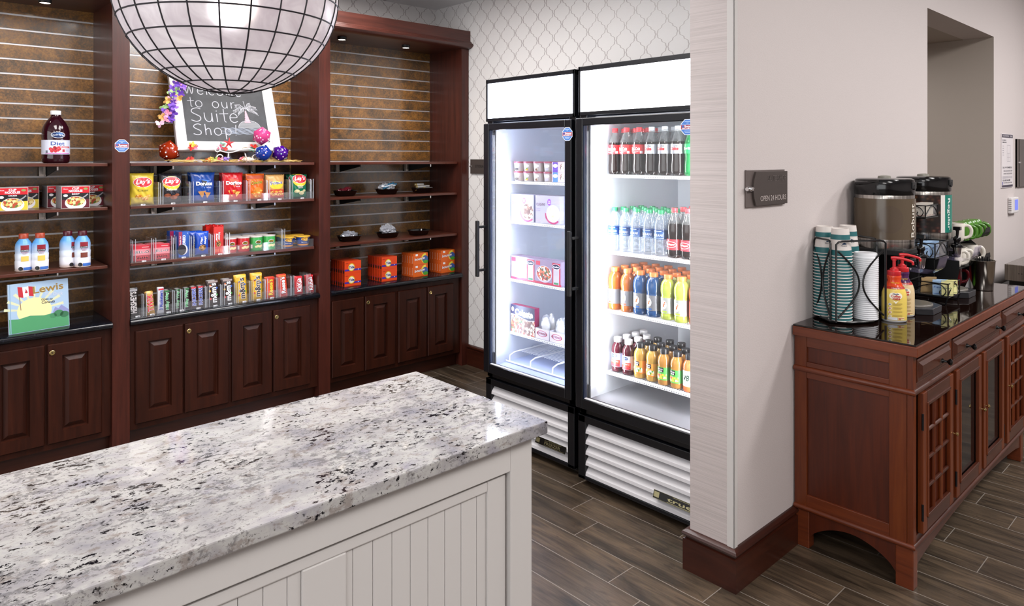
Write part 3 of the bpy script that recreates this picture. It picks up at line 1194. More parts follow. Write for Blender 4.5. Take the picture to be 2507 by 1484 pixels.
def cooler(name, label, width, xf, yl, handle_side, sign_em, inner_em, tint, door_out, plate, shelves, rack, floor_m, sink):
    """width along -Y from yl; front face at x = xf"""
    u = empty(name, (xf, yl, 0), RZF)
    tag(u, label, 'fridge')
    Wd, Dp, H = width, .80, 2.0
    th = .045
    zi0, zi1 = .415, 1.74
    mb = MB()
    mb.box(0, 0, .34, th, Dp, H, M_FRBLK)
    mb.box(Wd - th, 0, .34, Wd, Dp, H, M_FRBLK)
    mb.box(0, Dp - .04, .34, Wd, Dp, H, M_FRBLK)
    mb.box(0, 0, 1.97, Wd, Dp, H, M_FRBLK)
    mb.box(th, .03, zi1 + .002, Wd - th, Dp - .04, 1.76, M_FRBLK)
    mb.box(0, .0, .34, Wd, Dp, zi0 - .004, M_FRBLK)
    mb.box(.0, .02, .025, Wd, Dp, .34, M_FRBLK)
    mb.build('cabinet_body', u, bevel=.003)
    mb = MB()
    b = .026
    mb.box(0, -.012, 1.765, Wd, 0, 1.765 + b * .7, M_FRBLK)
    mb.box(0, -.012, H - b * .9, Wd, 0, H, M_FRBLK)
    mb.box(0, -.012, 1.765, b * .5, 0, H, M_FRBLK)
    mb.box(Wd - b * .5, -.012, 1.765, Wd, 0, H, M_FRBLK)
    mb.build('sign_frame', u, bevel=.002)
    mb = MB()
    mb.box(b * .5, -.006, 1.765 + b * .7, Wd - b * .5, .01, H - b * .9, mat(tint, .5, 0, sign_em))
    mb.build('lit_sign_panel', u)
    # liner
    mb = MB()
    li = .008
    a0, a1 = th, Wd - th
    mb.box(a0, .02, zi0, a0 + li, Dp - .045, zi1, M_LINER)
    mb.box(a1 - li, .02, zi0, a1, Dp - .045, zi1, M_LINER)
    mb.box(a0, Dp - .053, zi0, a1, Dp - .045, zi1, M_LINER)
    mb.box(a0, .02, zi1 - li, a1, Dp - .045, zi1, M_LINER)
    mb.box(a0, .02, zi0 - .004, a1, Dp - .045, zi0, floor_m)
    for k in range(3):   # perforated pilaster strips
        pass
    for yy in (.17, .52):
        for sx_, xx in ((1, a0 + li), (-1, a1 - li)):
            for k in range(58):
                z = zi0 + .03 + k * .0222
                big = k % 9 == 4
                r = .005 if big else .0022
                mb.disc(plane((xx, yy, z), (0, -sx_, 0), (0, 0, 1), .0006), 0, 0, r, r, mat('#6d7078', .6), 8, 1)
    mb.build('interior_liner', u)
    # door: frame + glass
    d = empty('glass_door', (0, -.030, 0))
    d.parent = u
    f = .043
    z0, z1 = .372, 1.752
    mb = MB()
    for q in ((0, z0, f, z1), (Wd - f - .004, z0, Wd - .004, z1), (f, z0, Wd - f - .004, z0 + .048), (f, z1 - .036, Wd - f - .004, z1)):
        mb.box(q[0], 0, q[1], q[2], .026, q[3], M_FRBLK)
    for q in ((f, z0 + .046, f + .008, z1 - .034), (Wd - f - .012, z0 + .046, Wd - f - .004, z1 - .034)):
        mb.box(q[0], .005, q[1], q[2], .024, q[3], mat('#1d2740', .3))
    mb.box(f, .006, z0 + .046, Wd - f - .004, .022, z0 + .053, M_ALU)
    fr = mb.build('door_frame', d, bevel=.004)
    mb = MB()
    mb.box(f + .006, .012, z0 + .05, Wd - f - .010, .016, z1 - .036, M_GLASS)
    mb.build('door_glass', d)
    hx = (Wd - .03) if handle_side == 'r' else -.02
    mb = MB()
    if handle_side == 'l':
        hx0, hx1 = -.008, .014
    else:
        hx0, hx1 = Wd - .052, Wd - .030
    mb.box(hx0, -.055, .905, hx1, -.040, 1.215, M_BLKM)
    for z in (.94, 1.18):
        mb.box(hx0 + .006, -.041, z - .006, hx1 + (.006 if handle_side == 'l' else 0), .004, z + .006, M_BLKM)
    mb.build('door_handle', d, bevel=.003)
    # grille
    g = MB()
    for q in ((0, .03, .045, .335), (Wd - .045, .03, Wd, .335), (0, .03, Wd, .048), (0, .300, Wd, .335)):
        g.box(q[0], -.012, q[1], q[2], .02, q[3], M_FRBLK)
    gr = g.build('grille_frame', u, bevel=.003)
    for k in range(5):
        z = .292 - k * .0505
        mb = MB()
        vs = []
        for x in (.045, Wd - .045):
            vs += [(x, .018, z + .004), (x, -.008, z - .026), (x, -.010, z - .040), (x, -.002, z - .042), (x, .018, z - .022)]
        mb.add(vs, [(0, 1, 6, 5), (1, 2, 7, 6), (2, 3, 8, 7), (3, 4, 9, 8), (4, 0, 5, 9), (0, 4, 3, 2, 1), (5, 6, 7, 8, 9)], M_LOUV)
        mb.build('louvre', gr)
    mb = MB()
    x0, x1, w1, w2 = plate
    mp = plane(((x0 + x1) / 2, -.0155, .108), (1, 0, 0), (0, .35, 1), .0004)
    hw = (x1 - x0) / 2
    mb.rect(mp, -hw, -.0185, hw, .0155, mat('#8f8a6c', .25, 1.))
    mb.rect(mp, -hw + .0015, -.017, hw - .0015, .014, mat('#0c0b09', .2), e=.0003)
    G = mat('#b5ad84', .25, .9)
    mb.rect(mp, -hw + .004, -.012, -hw + .03, .010, G, e=.0005)
    mb.text(w1, mp, .014, -.004, .013, G, hw * 1.05, e=.0007, bold=.02)
    mb.rect(mp, -hw * .2, .0105, hw * .7, .0118, G, e=.0007)
    mb.rect(mp, -hw * .4, -.0155, hw * .9, -.014, G, e=.0007)
    if w2:
        mb.text(w2, mp, .01, .0075, .004, G, hw * 1.0, e=.0008)
    mb.build('maker_plate', gr)
    for x in (.05, Wd - .05):
        for y in (.06, Dp - .06):
            MB().lathe([(.02, 0), (.02, .03)], M_BLKM, 14, cx=x, cy=y).build('foot', u)
    # shelves inside
    for z in shelves:
        s = MB()
        s.box(a0 + .010, .125, z - .016, a1 - .010, .128, z - .001, M_WHITE)
        s.box(a0 + .010, .124, z - .006, a1 - .010, .134, z - .001, M_WHITE)
        nn = int((a1 - a0 - .02) / .0125)
        for k in range(nn):
            x = a0 + .014 + k * .0125
            s.tube([(x, .128, z - .004), (x, Dp - .08, z - .004)], .0016, M_WHITE, 4)
            s.box(x, .1243, z - .013, x + .006, .1249, z - .009, mat('#77797f', .6))
        for y in (.2, .4, .6, Dp - .08):
            s.tube([(a0 + .01, y, z - .008), (a1 - .01, y, z - .008)], .0025, M_WHITE, 5)
        s.build('wire_shelf', u)
    if rack:
        s = MB()
        z = zi0 + .055
        nn = int((a1 - a0 - .06) / .017)
        for k in range(nn):
            x = a0 + .04 + k * .017
            s.tube([(x, .16, z), (x, Dp - .1, z)], .0022, M_WHITE, 5)
        for k in range(4):
            x = a0 + .05 + k * .165
            s.tube([(x, Dp - .1, z), (x, .12, z), (x, .085, z - .012), (x, .082, z - .045)], .0042, M_WHITE, 7)
        s.tube([(a0 + .02, .082, z - .046), (a1 - .02, .082, z - .046)], .0045, M_WHITE, 7)
        s.tube([(a0 + .02, .3, z - .005), (a1 - .02, .3, z - .005)], .003, M_WHITE, 7)
        s.build('floor_rack', u)
    # strip lamps inside the door frame, both sides
    for xx, nm in ((a0 + .013, 0), (a1 - .013, 1)):
        s = MB()
        s.box(xx - .004, .022, zi0 + .06, xx + .004, .038, zi1 - .05, mat(tint, .5, 0, inner_em))
        s.build('strip_lamp', u)
    return u


cooler('glass_door_freezer', 'narrow black glass-door freezer with lit white sign, beside the wallpapered wall', .665, 2.600, 3.000, 'l', 20., 38., '#dfe8ff', 0, (.40, .612, 'FREEZER', 'Self Contained'), [1.433, 1.208, .880, .580], True, mat('#aab6d6', .4), None)
cooler('glass_door_cooler', 'wide black glass-door drinks cooler beside the partition end', .752, 2.555, 2.270, 'l', 20., 14, '#f4f6ff', 0, (.44, .68, 'true', ''), [1.483, 1.112, .827, .527], False, mat('#7a7a80', .35), None)
for nm, xf, yl, wd, pw, c in (('freezer', 2.6, 3.0, .665, 2.3, (.66, .77, 1)), ('cooler', 2.555, 2.27, .752, 9, (.96, .98, 1))):
    for sg, yy in ((1, yl - .066), (-1, yl - wd + .066)):
        area(nm + '_strip_lamp_light', (xf + .045, yy, 1.08), 1.2, .02, pw, c, (0, -PI / 2, -sg * .75))
sticker('security_sticker', plane((0, 0, 0), (0, -1, 0), (0, 0, 1), .0004), .036, ('Swann', 'SECURITY'), 'octagonal security sticker on the freezer door frame', (2.5695, 2.364, 1.680))
sticker('security_sticker', plane((0, 0, 0), (0, -1, 0), (0, 0, 1), .0004), .036, ('Swann', 'SECURITY'), 'octagonal security sticker on the cooler door frame at the partition', (2.5245, 1.648, 1.690))

# ================================================================ sideboard
SX, SY = 2.79, .88
LN, DPT = 1.67, .44
u = empty('sideboard', (SX, SY, 0))
tag(u, 'reddish cherry sideboard with glass doors and black knobs against the lobby wall', 'sideboard')
MB().box(-.018, -.020, .848, LN + .018, DPT, .885, M_SBY).build('top_board', u, bevel=.003)
mb = MB()
mb.box(-.016, -.014, .8855, LN + .016, DPT - .002, .8920, M_TOPGL)
gt = mb.build('glass_top', u, bevel=.0008)
gt['label'] = 'dark reflective glass sheet'
mb = MB()
pw_ = .052   # post width
ZB = .165
# left side frame (faces -X)
mb.box(0, .0215, ZB, .016, pw_ + .03, .848, M_SB)
mb.box(0, DPT - .05, ZB, .016, DPT, .848, M_SB)
for za, zb in ((.805, .848), (.725, .745), (.680, .712), (ZB, .212)):
    mb.box(.0012, pw_ + .03, za, .014, DPT - .05, zb, M_SBY)
mb.box(.010, .04, ZB + .001, .0155, DPT - .02, .845, M_SBD)
mb.build('side_panel', u, bevel=.002)
mb = MB()
mb.box(LN - .018, 0, ZB, LN, DPT, .848, M_SB)
mb.box(.017, DPT - .012, ZB, LN - .019, DPT - .001, .847, M_SBD)
mb.box(-.001, -.0008, ZB, .03, .0205, .8475, M_SB)
mb.box(.001, .0004, .832, LN - .001, .0192, .847, M_SBX)
mb.box(.001, .0004, .722, LN - .001, .0192, .744, M_SBX)
mb.box(.001, .0004, ZB + .001, LN - .001, .0192, .190, M_SBX)
for x in (.412, 1.182, LN - .008):
    mb.box(x, -.0004, .189, x + .032 if x < 1.6 else LN - .0005, .0198, .8472, M_SB)
mb.box(.02, .02, ZB, LN - .018, DPT - .012, .18, M_DARKIN)
mb.box(.02, .02, .71, LN - .018, DPT - .012, .722, M_DARKIN)
mb.box(.412, .02, .18, .42, DPT - .012, .71, M_SBD)
mb.box(1.20, .02, .18, 1.208, DPT - .012, .71, M_SBD)
mb.box(.42, .05, .44, 1.2, DPT - .012, .452, M_SBD)
mb.build('face_frame', u, bevel=.0015)


def half_round(z, r, mnames):
    mb = MB()
    K = 9
    pr = [(-r * math.sin(PI * i / K), z - r * math.cos(PI * i / K)) for i in range(K + 1)]
    path = [(0, DPT, -1, 0), (0, 0, -1, -1), (LN, 0, 1, -1), (LN, DPT, 1, 0)]
    rows = []
    for x, y, nx, ny in path:
        rows.append([(x - o * nx, y - o * ny, zz) for o, zz in [(p[0], p[1]) for p in pr]])
    for i in range(3):
        vs = rows[i] + rows[i + 1]
        mb.add(vs, [(j, K + 1 + j, K + 2 + j, j + 1) for j in range(K)], M_SBY if i != 1 else M_SBX, True)
    return mb.build('moulding', u, ang=50)


half_round(.715, .011, 0)
half_round(.158, .010, 0)
# wear scratches on the moulding
# legs
for x, y in ((0, 0), (LN - .075, 0), (0, DPT - .06), (LN - .075, DPT - .06)):
    mb = MB()
    mb.box(x, y, 0, x + .075 * .6, y + .06, .165, M_SBY)
    mb.build('leg', u, bevel=.003)


def arch(axis, length, s0, z0, zt, rise, th, off):
    mb = MB()
    n = 18
    vs = []
    for side in (0, th):
        for i in range(n + 1):
            t_ = i / n
            zz = z0 + rise * math.sin(PI * t_) ** .7
            p = s0 + (length) * t_
            for q in (zz, zt):
                vs.append((p, off + side, q) if axis == 'x' else (off + side, p, q))
    st = 2 * (n + 1)
    fs = []
    for i in range(n):
        a = 2 * i
        fs += [(a, a + 2, a + 3, a + 1), (st + a, st + a + 1, st + a + 3, st + a + 2), (a, st + a, st + a + 2, a + 2)]
    mb.add(vs, fs, M_SBD if axis == 'y' else M_SBX)
    mb.build('apron', u)


arch('y', DPT - .12, .06, .045, .165, .075, .016, .004)
arch('x', LN - .12, .045, .075, .165, .05, .016, .004)


def knob_black(parent, x, z):
    mb = MB()
    Mx = Matrix.Translation((x, -.018, z)) @ Matrix.Rotation(PI / 2, 4, 'X')
    mb.lathe([(.009, 0), (.009, .003), (.0045, .008), (.004, .018), (.012, .026), (.013, .031), (.008, .035), (.002, .036)], mat('#0b0a0b', .18, .3), 18, mx=Mx)
    mb.build('knob', parent)


for a, b, ks in ((.030, .412, (.26,)), (.447, 1.182, (.58, 1.045)), (1.217, LN - .012, (1.455,))):
    mb = MB()
    mb.rings(a + .003, b - .003, .747, .829, .004, [(0, 0), (0, .006), (.004, .008), (.012, .008), (.024, .018), (.026, .018)], M_SBX)
    d = mb.build('drawer', u)
    for kx in ks:
        knob_black(d, kx, .785)
for i, (a, b) in enumerate(((.055, .412), (.455, .812), (.848, 1.195), (1.25, 1.62))):
    z0, z1 = .192, .704
    lattice = i in (0, 3)
    d = empty('cabinet_door', (0, 0, 0))
    d.parent = u
    mb = MB()
    fw = .045
    for q in ((a, z0, a + fw, z1), (b - fw, z0, b, z1)):
        mb.box(q[0], -.016, q[1], q[2], .004, q[3], M_SB)
    for q in ((a + fw, z0, b - fw, z0 + .052), (a + fw, z1 - fw, b - fw, z1)):
        mb.box(q[0], -.016, q[1], q[2], .004, q[3], M_SBX)
    for q in ((a + fw - .004, z0 + .05, a + fw + .008, z1 - fw + .004), (b - fw - .008, z0 + .05, b - fw + .004, z1 - fw + .004)):
        mb.box(q[0], -.020, q[1], q[2], -.006, q[3], M_SB)
    for q in ((a + fw, z0 + .046, b - fw, z0 + .058), (a + fw, z1 - fw - .008, b - fw, z1 - fw + .004)):
        mb.box(q[0], -.020, q[1], q[2], -.006, q[3], M_SBX)
    mb.build('door_frame', d, bevel=.002)
    mb = MB()
    if lattice:
        mb.box(a + fw, -.002, z0 + .05, b - fw, .003, z1 - fw, M_SBD)
        mb.build('back_panel', d)
        mb = MB()
        w0, w1, h0, h1 = a + fw, b - fw, z0 + .05, z1 - fw
        for t_ in (1 / 3, 2 / 3):
            x = w0 + (w1 - w0) * t_
            mb.tube([(x, -.008, h0), (x, -.008, h1)], .008, M_SB, 8)
        for t_ in (.25, .5, .75):
            z = h0 + (h1 - h0) * t_
            mb.tube([(w0, -.009, z), (w1, -.009, z)], .007, M_SBX, 8)
        mb.build('lattice', d)
    else:
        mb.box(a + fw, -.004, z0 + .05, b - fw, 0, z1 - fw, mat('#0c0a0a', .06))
        g = mb.build('glass_pane', d)
    kx = (b - .012, b - .012, a + .012, a + .012)[i]
    mb = MB()
    Mx = Matrix.Translation((kx, -.018, .47)) @ Matrix.Rotation(PI / 2, 4, 'X')
    mb.lathe([(.003, 0), (.003, .008), (.008, .012), (.008, .016), (.002, .019)], M_BRASS, 14, mx=Mx)
    mb.build('knob', d)
    hx = a if i < 2 else b
    for z in (.60, .27):
        MB().tube([(hx, -.014, z - .03), (hx, -.014, z + .03)], .004, M_BLACK, 8).build('hinge', d)
# ================================================================ wall signs
u = empty('shop_sign', (2.402, 1.3245, 1.381))
tag(u, 'dark grey wall plaque reading SUITE SHOP OPEN 24 HOURS on the partition', 'sign')
M_SGN = mat('#4a423f', .35, .2)
M_SGN2 = mat('#6b615e', .35, .3)
mb = MB()
mb.box(0, -.008, -.002, .298, 0, .136, M_SGN2)
mb.build('back_plate', u, bevel=.001)
mb = MB()
pts = [(.304, .002), (.304, .129)] + [(.058 - .022 * math.cos((t - .5) * PI) ** .8 if 0 < t < 1 else .058, .129 - .127 * t) for t in [i / 14 for i in range(15)]]
vs = [(x, y, z) for y in (-.016, -.008) for x, z in pts]
K = len(pts)
mb.add(vs, [tuple(range(K))[::-1], tuple(range(K, 2 * K))] + [(i, (i + 1) % K, K + (i + 1) % K, K + i) for i in range(K)][::1], M_SGN)
f = front(0, -.016)
mb.text('SUITE SHOP', f, .292, .104, .020, mat('#1e1a1a', .4), .145, al='r', bold=.015)
mb.text('SUITE SHOP', f, .291, .1035, .020, mat('#7a706c', .4), .145, al='r', bold=-.02, e=.0006)
mb.text('OPEN 24 HOURS', f, .292, .028, .020, mat('#b9aeaa', .4), .205, al='r', bold=0)
for k in range(9):
    mb.disc(f, .235 + k * .006, .082 - (k % 2) * .002, .0013, .0013, mat('#5e5552', .4), 8, 1)
mb.build('face_plate', u)
mb = MB()
mb.lathe([(.008, 0), (.009, .004), (.009, .022), (.006, .026)], M_CHROME, 18, mx=Matrix.Translation((.014, 0, .066)) @ Matrix.Rotation(PI / 2, 4, 'X'))
mb.lathe([(.007, -.010), (.009, -.006), (.009, .030), (.007, .034)], M_CHROME, 18, mx=Matrix.Translation((.004, -.012, .066)) @ Matrix.Rotation(PI / 2, 4, 'Y'))
mb.build('standoff_bolt', u)

u = empty('storage_sign', (3.4095, 4.118, 1.446), -PI / 2)
tag(u, 'small dark plaque reading STORAGE on the wallpapered wall', 'sign')
mb = MB()
mb.box(0, -.012, 0, .24, 0, .107, M_SGN)
mb.box(0, -.009, 0, .018, -.0005, .107, M_SGN2)
mb.text('STORAGE', front(0, -.012), .125, .055, .020, mat('#1c1818', .4), .13)
mb.build('plate', u, bevel=.001)
MB().lathe([(.007, 0), (.007, .02)], M_CHROME, 14, mx=Matrix.Translation((.006, 0, .054)) @ Matrix.Rotation(PI / 2, 4, 'X')).build('standoff_bolt', u)

u = empty('evacuation_notice', (6.01, 1.3245, 1.347))
tag(u, 'tall white evacuation plan notice on the lobby wall past the passage', 'notice')
mb = MB()
mb.box(0, -.006, 0, .316, 0, .392, mat('#d8d2d4', .4))
f = front(0, -.006)
D = mat('#3d3746', .5)
mb.rect(f, .004, .364, .312, .388, D)
mb.text('EVACUATION PLAN', f, .11, .376, .013, mat('#d0cad0', .5), .17, e=.0006)
mb.text('LOBBY', f, .26, .376, .013, mat('#d0cad0', .5), .07, e=.0006)
mb.rect(f, .004, .004, .312, .02, D)
mb.text('IN CASE OF', f, .02, .345, .010, D, .10, al='l')
mb.text('EMERGENCY', f, .02, .330, .009, D, .12, al='l')
for k in range(5):
    mb.rect(f, .02, .300 - k * .016, .055, .304 - k * .016, mat('#8d8791', .5))
for q in ((.15, .19, .24, .192), (.15, .25, .24, .252), (.15, .31, .24, .312), (.15, .19, .152, .312), (.238, .19, .24, .312), (.19, .19, .192, .25), (.15, .22, .24, .222)):
    mb.rect(f, *q, mat('#8d8791', .5))
mb.text('CALL 911 FOR MEDICAL', f, .02, .147, .012, D, .27, al='l')
mb.text('WALK DO NOT RUN TO EXIT', f, .05, .122, .011, D, .25, al='l', bold=0)
mb.text('DO NOT USE ELEVATORS', f, .05, .102, .011, D, .24, al='l', bold=0)
for k in range(3):
    mb.rect(f, .02, .080 - k * .006, .30, .083 - k * .006, mat('#9c97a0', .5))
mb.text('YOU ARE ON LOBBY', f, .02, .054, .013, D, .22, al='l')
mb.rect(f, .015, .022, .035, .044, mat('#4a4590', .5))
mb.text('SEE OTHER SIDE FOR MAP', f, .05, .036, .009, D, .24, al='l', bold=0)
mb.build('sheet', u)

u = empty('breakfast_hours_sign', (6.424, 1.3245, 1.344))
tag(u, 'brown grey plaque with pale lettering, cut by the right picture edge', 'sign')
mb = MB()
mb.box(0, -.012, 0, .50, 0, .363, mat('#5f5652', .35, .3))
mb.box(0, -.014, 0, .03, -.004, .363, M_SGN2)
mb.box(.06, -.017, .0, .50, -.008, .363, mat('#57504d', .35, .2))
f = front(0, -.017)
TX = mat('#b0a7a2', .5)
for s_, z in (('Breakfast', .325), ('Hours', .295), ('6:00 am - 9:00 am', .262), ('Weekdays', .235), ('7:00 am - 10:00 am', .208), ('Evening', .165), ('Reception', .138), ('5:00 pm - 7:00 pm', .075), ('Monday - Thursday', .050)):
    mb.text(s_, f, .29, z, .015, TX, bold=0)
mb.build('plate', u)
MB().lathe([(.009, 0), (.009, .03)], M_CHROME, 14, mx=Matrix.Translation((.03, 0, .185)) @ Matrix.Rotation(PI / 2, 4, 'X')).build('standoff_bolt', u)

u = empty('wall_thermostat', (6.20, 1.3245, 1.155))
tag(u, 'small white wall thermostat with a blue lit screen', 'thermostat')
MB().box(0, -.030, 0, .19, 0, .118, mat('#d8d4d4', .4)).build('case', u, bevel=.008)
mb = MB()
mb.rect(front(0, -.0305), .07, .022, .165, .100, mat('#6470c8', .4, 0, .7))
mb.build('screen', u)
mb = MB()
for k in range(6):
    mb.box(-.0006, -.024 + k * .0, .02 + k * .015, 0, -.006, .026 + k * .015, mat('#8a8686', .5))
mb.build('vent_slots', u)

u = empty('service_cart', (5.55, .72, 0))
tag(u, 'black service cart beyond the sideboard at the right edge', 'cart')
mb = MB()
mb.box(0, 0, .12, 1.3, .55, .70, M_BLKM)
mb.build('body', u, bevel=.004)
for x in (.03, 1.22):
    for y in (.03, .47):
        MB().box(x, y, 0, x + .05, y + .05, .12, M_BLKM).build('leg', u)
u = empty('steel_appliance', (5.66, .78, .70))
tag(u, 'brushed stainless counter appliance with black lower front', 'appliance')
MB().box(0, .02, .0, .8, .42, .045, M_BLKG).build('base', u)
MB().box(-.03, 0, .045, .83, .44, .155, M_BRUSH).build('housing', u, bevel=.004)
mb = MB()
for k in range(8):
    mb.disc(plane((-.0305, .36 - k * .016, .098), (0, -1, 0), (0, 0, 1)), 0, 0, .003, .004, M_BLACK, 10, 1)
mb.build('vent_dots', u)

# ================================================================ helpers for goods
WHT = mat('#eeeef2', .45)
RED = mat('#c8202c', .35)
DRED = mat('#8e1522', .35)
BLU = mat('#1f4fa8', .3)
YEL = mat('#e8c531', .35)
ORG = mat('#e0561a', .35)
BLK = mat('#151316', .4)
GRN = mat('#2f8a3c', .35)
SIL = mat('#b9bcc4', .3, .6)


def bag(w, h, d, m, deco, name, label, cat, crimp=None, tall=False, seed=1):
    rr = random.Random(seed)
    ph = [rr.uniform(0, 6) for _ in range(6)]

    def prof(u, v):
        a = max(0., 1 - abs(2 * u / w) ** 2.6) ** .55
        b = max(0., math.sin(PI * min(max(v / h, 0), 1))) ** .45
        wr = .0016 * math.sin(u * 95 + ph[0] + 2 * math.sin(v * 40 + ph[1])) * math.sin(v * 60 + ph[2]) + .0012 * math.sin(u * 210 + v * 130 + ph[3])
        return d / 2 * a * b + wr * a * (b + .3) + .001

    def edge(v):
        t = v / h
        return 1 - .05 * math.sin(PI * t) + .012 * math.sin(v * 90 + ph[4])

    def mp(u, v, e=0):
        return Vector((u * edge(v), -prof(u, v) - e - .0006, v + .001))
    mb = MB()
    nu, nv = 22, 26
    for sgn in (1, -1):
        vs = []
        for j in range(nv + 1):
            v = h * j / nv
            for i in range(nu + 1):
                u_ = -w / 2 + w * i / nu
                zz = v + .001
                if j == nv:
                    zz += .0016 * math.sin(i * 2.1)
                vs.append((u_ * edge(v), -sgn * prof(u_, v), zz))
        fs = [(j * (nu + 1) + i, j * (nu + 1) + i + 1, (j + 1) * (nu + 1) + i + 1, (j + 1) * (nu + 1) + i) for j in range(nv) for i in range(nu)]
        if sgn < 0:
            fs = [q[::-1] for q in fs]
        mb.add(vs, fs, m, True)
    if crimp:
        mb.rect(mp, -w / 2 * .97, h * .93, w / 2 * .97, h * .995, crimp, 18, 2, e=.0005)
        mb.rect(mp, -w / 2 * .97, h * .005, w / 2 * .97, h * .05, crimp, 18, 2, e=.0005)
    deco(mb, mp)
    o = mb.build(name, ang=60)
    return tag(o, label, cat)


def packet(name, w, d, h, m, deco=None, side=None, label='box', cat='box', sd=None, top=None):
    """cardboard box, base centre at the origin, front on -Y"""
    mb = MB()
    mb.box(-w / 2, 0, 0, w / 2, d, h, m)
    f = front(0, 0)
    if side or sd:
        s = plane((-w / 2, d / 2, 0), (0, -1, 0), (0, 0, 1), .0003)
        if side:
            mb.rect(s, -d / 2, 0, d / 2, h, side)
        if sd:
            sd(mb, s)
    if top:
        mb.rect(plane((0, d / 2, h), (1, 0, 0), (0, 1, 0), .0003), -w / 2, -d / 2, w / 2, d / 2, top)
    if deco:
        deco(mb, f)
    return tag(mb.build(name), label, cat)


def bottle(name, cat, prof, body, cap, capm, band=None, deco=None, liquid=None, n=20, sq=0, sx=1, sy=1, extra=None, neckring=None):
    def make():
        mb = MB()
        mb.lathe(prof, body, n, sq=sq, sx=sx, sy=sy, rot=PI / n)
        if liquid:
            mb.lathe(liquid[0], liquid[1], n, sq=sq, sx=sx, sy=sy, rot=PI / n)
        o = mb.build(name, ang=50)
        o['category'] = cat
        r, z0, z1 = cap
        c = MB()
        c.lathe([(r * .98, z0), (r, z0 + .002), (r, z1 - .002), (r * .93, z1)], capm, 18)
        if neckring:
            c.lathe([(r * 1.04, z0 - .005), (r * 1.04, z0 - .002)], capm, 18)
        c.build('cap', o, ang=40)
        if band:
            b = MB()
            r, z0, z1, m = band
            if isinstance(r, list):
                b.lathe(r, m, n, cap0=False, cap1=False, sq=sq, sx=sx, sy=sy, rot=PI / n)
                r = sum(q[0] for q in r) / len(r)
            else:
                b.lathe([(r, z0), (r, z1)], m, n, cap0=False, cap1=False, sq=sq, sx=sx, sy=sy, rot=PI / n)
            if deco:
                deco(b, cyl(r, .0006))
            b.build('wrap_label', o, ang=50)
        if extra:
            extra(o)
        return o
    return Kind(make)


# ================================================================ left bay goods
M_JUICE = mat('#2a0814', .1, 0, 0, .6)
jp = [(.050, 0), (.060, .006), (.063, .03), (.061, .04), (.063, .048), (.063, .118), (.061, .122), (.063, .128), (.062, .165), (.057, .190), (.044, .215), (.028, .236), (.022, .243), (.021, .256)]


def juice_deco(b, f):
    b.rect(f, -.062, .048, .062, .118, mat('#d7dbec', .4), 12, e=.0002)
    b.text('Diet', f, -.002, .102, .020, mat('#33529c', .4), .062, e=.0006, bold=.02)
    b.rect(f, -.004, .078, .06, .087, mat('#c8323a', .4), 6, e=.0005)
    b.text('CRANBERRY', f, .03, .0825, .0055, WHT, .046, e=.0008)
    for x, z, r in ((-.034, .074, .008), (-.022, .070, .008), (-.010, .076, .009), (-.002, .068, .008), (-.016, .080, .008), (.006, .073, .007), (-.028, .063, .008), (-.012, .062, .007)):
        b.disc(f, x, z, r, r, F_BERRY, 14, 1, e=.0007)
    b.rect(f, .018, .058, .030, .072, mat('#b8323c', .4), 2, e=.0008)
    b.rect(f, -.06, .049, .06, .054, mat('#c878c0', .4), 10, e=.0006)
    for k in range(3):
        b.rect(f, .036, .060 + k * .005, .056, .0615 + k * .005, mat('#8c97b8', .4), 2, e=.0006)
    b.rect(f, -.058, .052, -.047, .066, mat('#6c6f7a', .4), 2, e=.0008)
    g = cyl(.0625, .0012)
    b.disc(g, .0, .146, .032, .0165, WHT, 26, 2)
    b.disc(g, .0, .146, .0295, .0145, mat('#16305f', .3), 26, 2, e=.0003)
    b.disc(g, .006, .151, .015, .006, mat('#5f8ac6', .3), 18, 1, e=.0005)
    b.text('Ocean Spray', g, 0, .143, .0085, WHT, .052, e=.0008, shear=.2, arc=.003, bold=.02)


K_J = bottle('cranberry_juice_jug', 'juice bottle', jp, M_JUICE, (.024, .252, .273), WHT, (.0636, .046, .120, mat('#d7dbec', .4)), juice_deco, n=28)
K_J.put((.764, 4.31, 1.535), 0, 'large dark red juice jug with white cap and Diet label on top shelf')


def noodle(kind):
    c1, c2, word = (('#d9c53c', '#c7b23a', 'CHICKEN'), ('#5c1224', '#4a0e1e', 'BEEF'))[kind]

    def deco(mb, f):
        w, h = .128, .113
        mb.rect(f, -w / 2 + .002, .078, w / 2 - .002, h - .002, RED, e=.0002)
        mb.rect(f, -w / 2 + .002, .002, w / 2 - .002, .078, mat(c1, .4), e=.0002)
        mb.rect(f, -w / 2 + .002, .045, w / 2 - .002, .078, BLK, e=.0003)
        mb.disc(f, 0, .028, .048, .034, WHT, 26, 1, e=.0005, a0=PI * .0)
        mb.disc(f, 0, .036, .042, .024, F_STEW, 26, 1, e=.0006)
        mb.text('CUP', f, 0, .102, .011, WHT, .032, e=.0006, bold=.04)
        mb.text('NOODLES', f, 0, .089, .012, WHT, .062, e=.0006, bold=.04)
        mb.text(word, f, 0, .073, .0065, WHT, .034, e=.0007, bold=.03)
        mb.disc(f, .045, .099, .010, .006, mat('#8c9a5a', .4), 14, 1, e=.0006)
        mb.disc(f, -.045, .066, .010, .007, WHT, 14, 1, e=.0006)
        mb.text('maruchan'[0:0] or 'Nissin', f, -.045, .1, .006, WHT, .022, e=.0006)
        mb.stroke(f, [(.02, .045), (.045, .062), (.055, .072)], .006, SIL, e=.0009)
    return lambda: packet('instant_noodle_box', .128, .118, .113, mat('#c9c2c0', .5), deco, mat('#8e8a8e', .5), cat='food box')


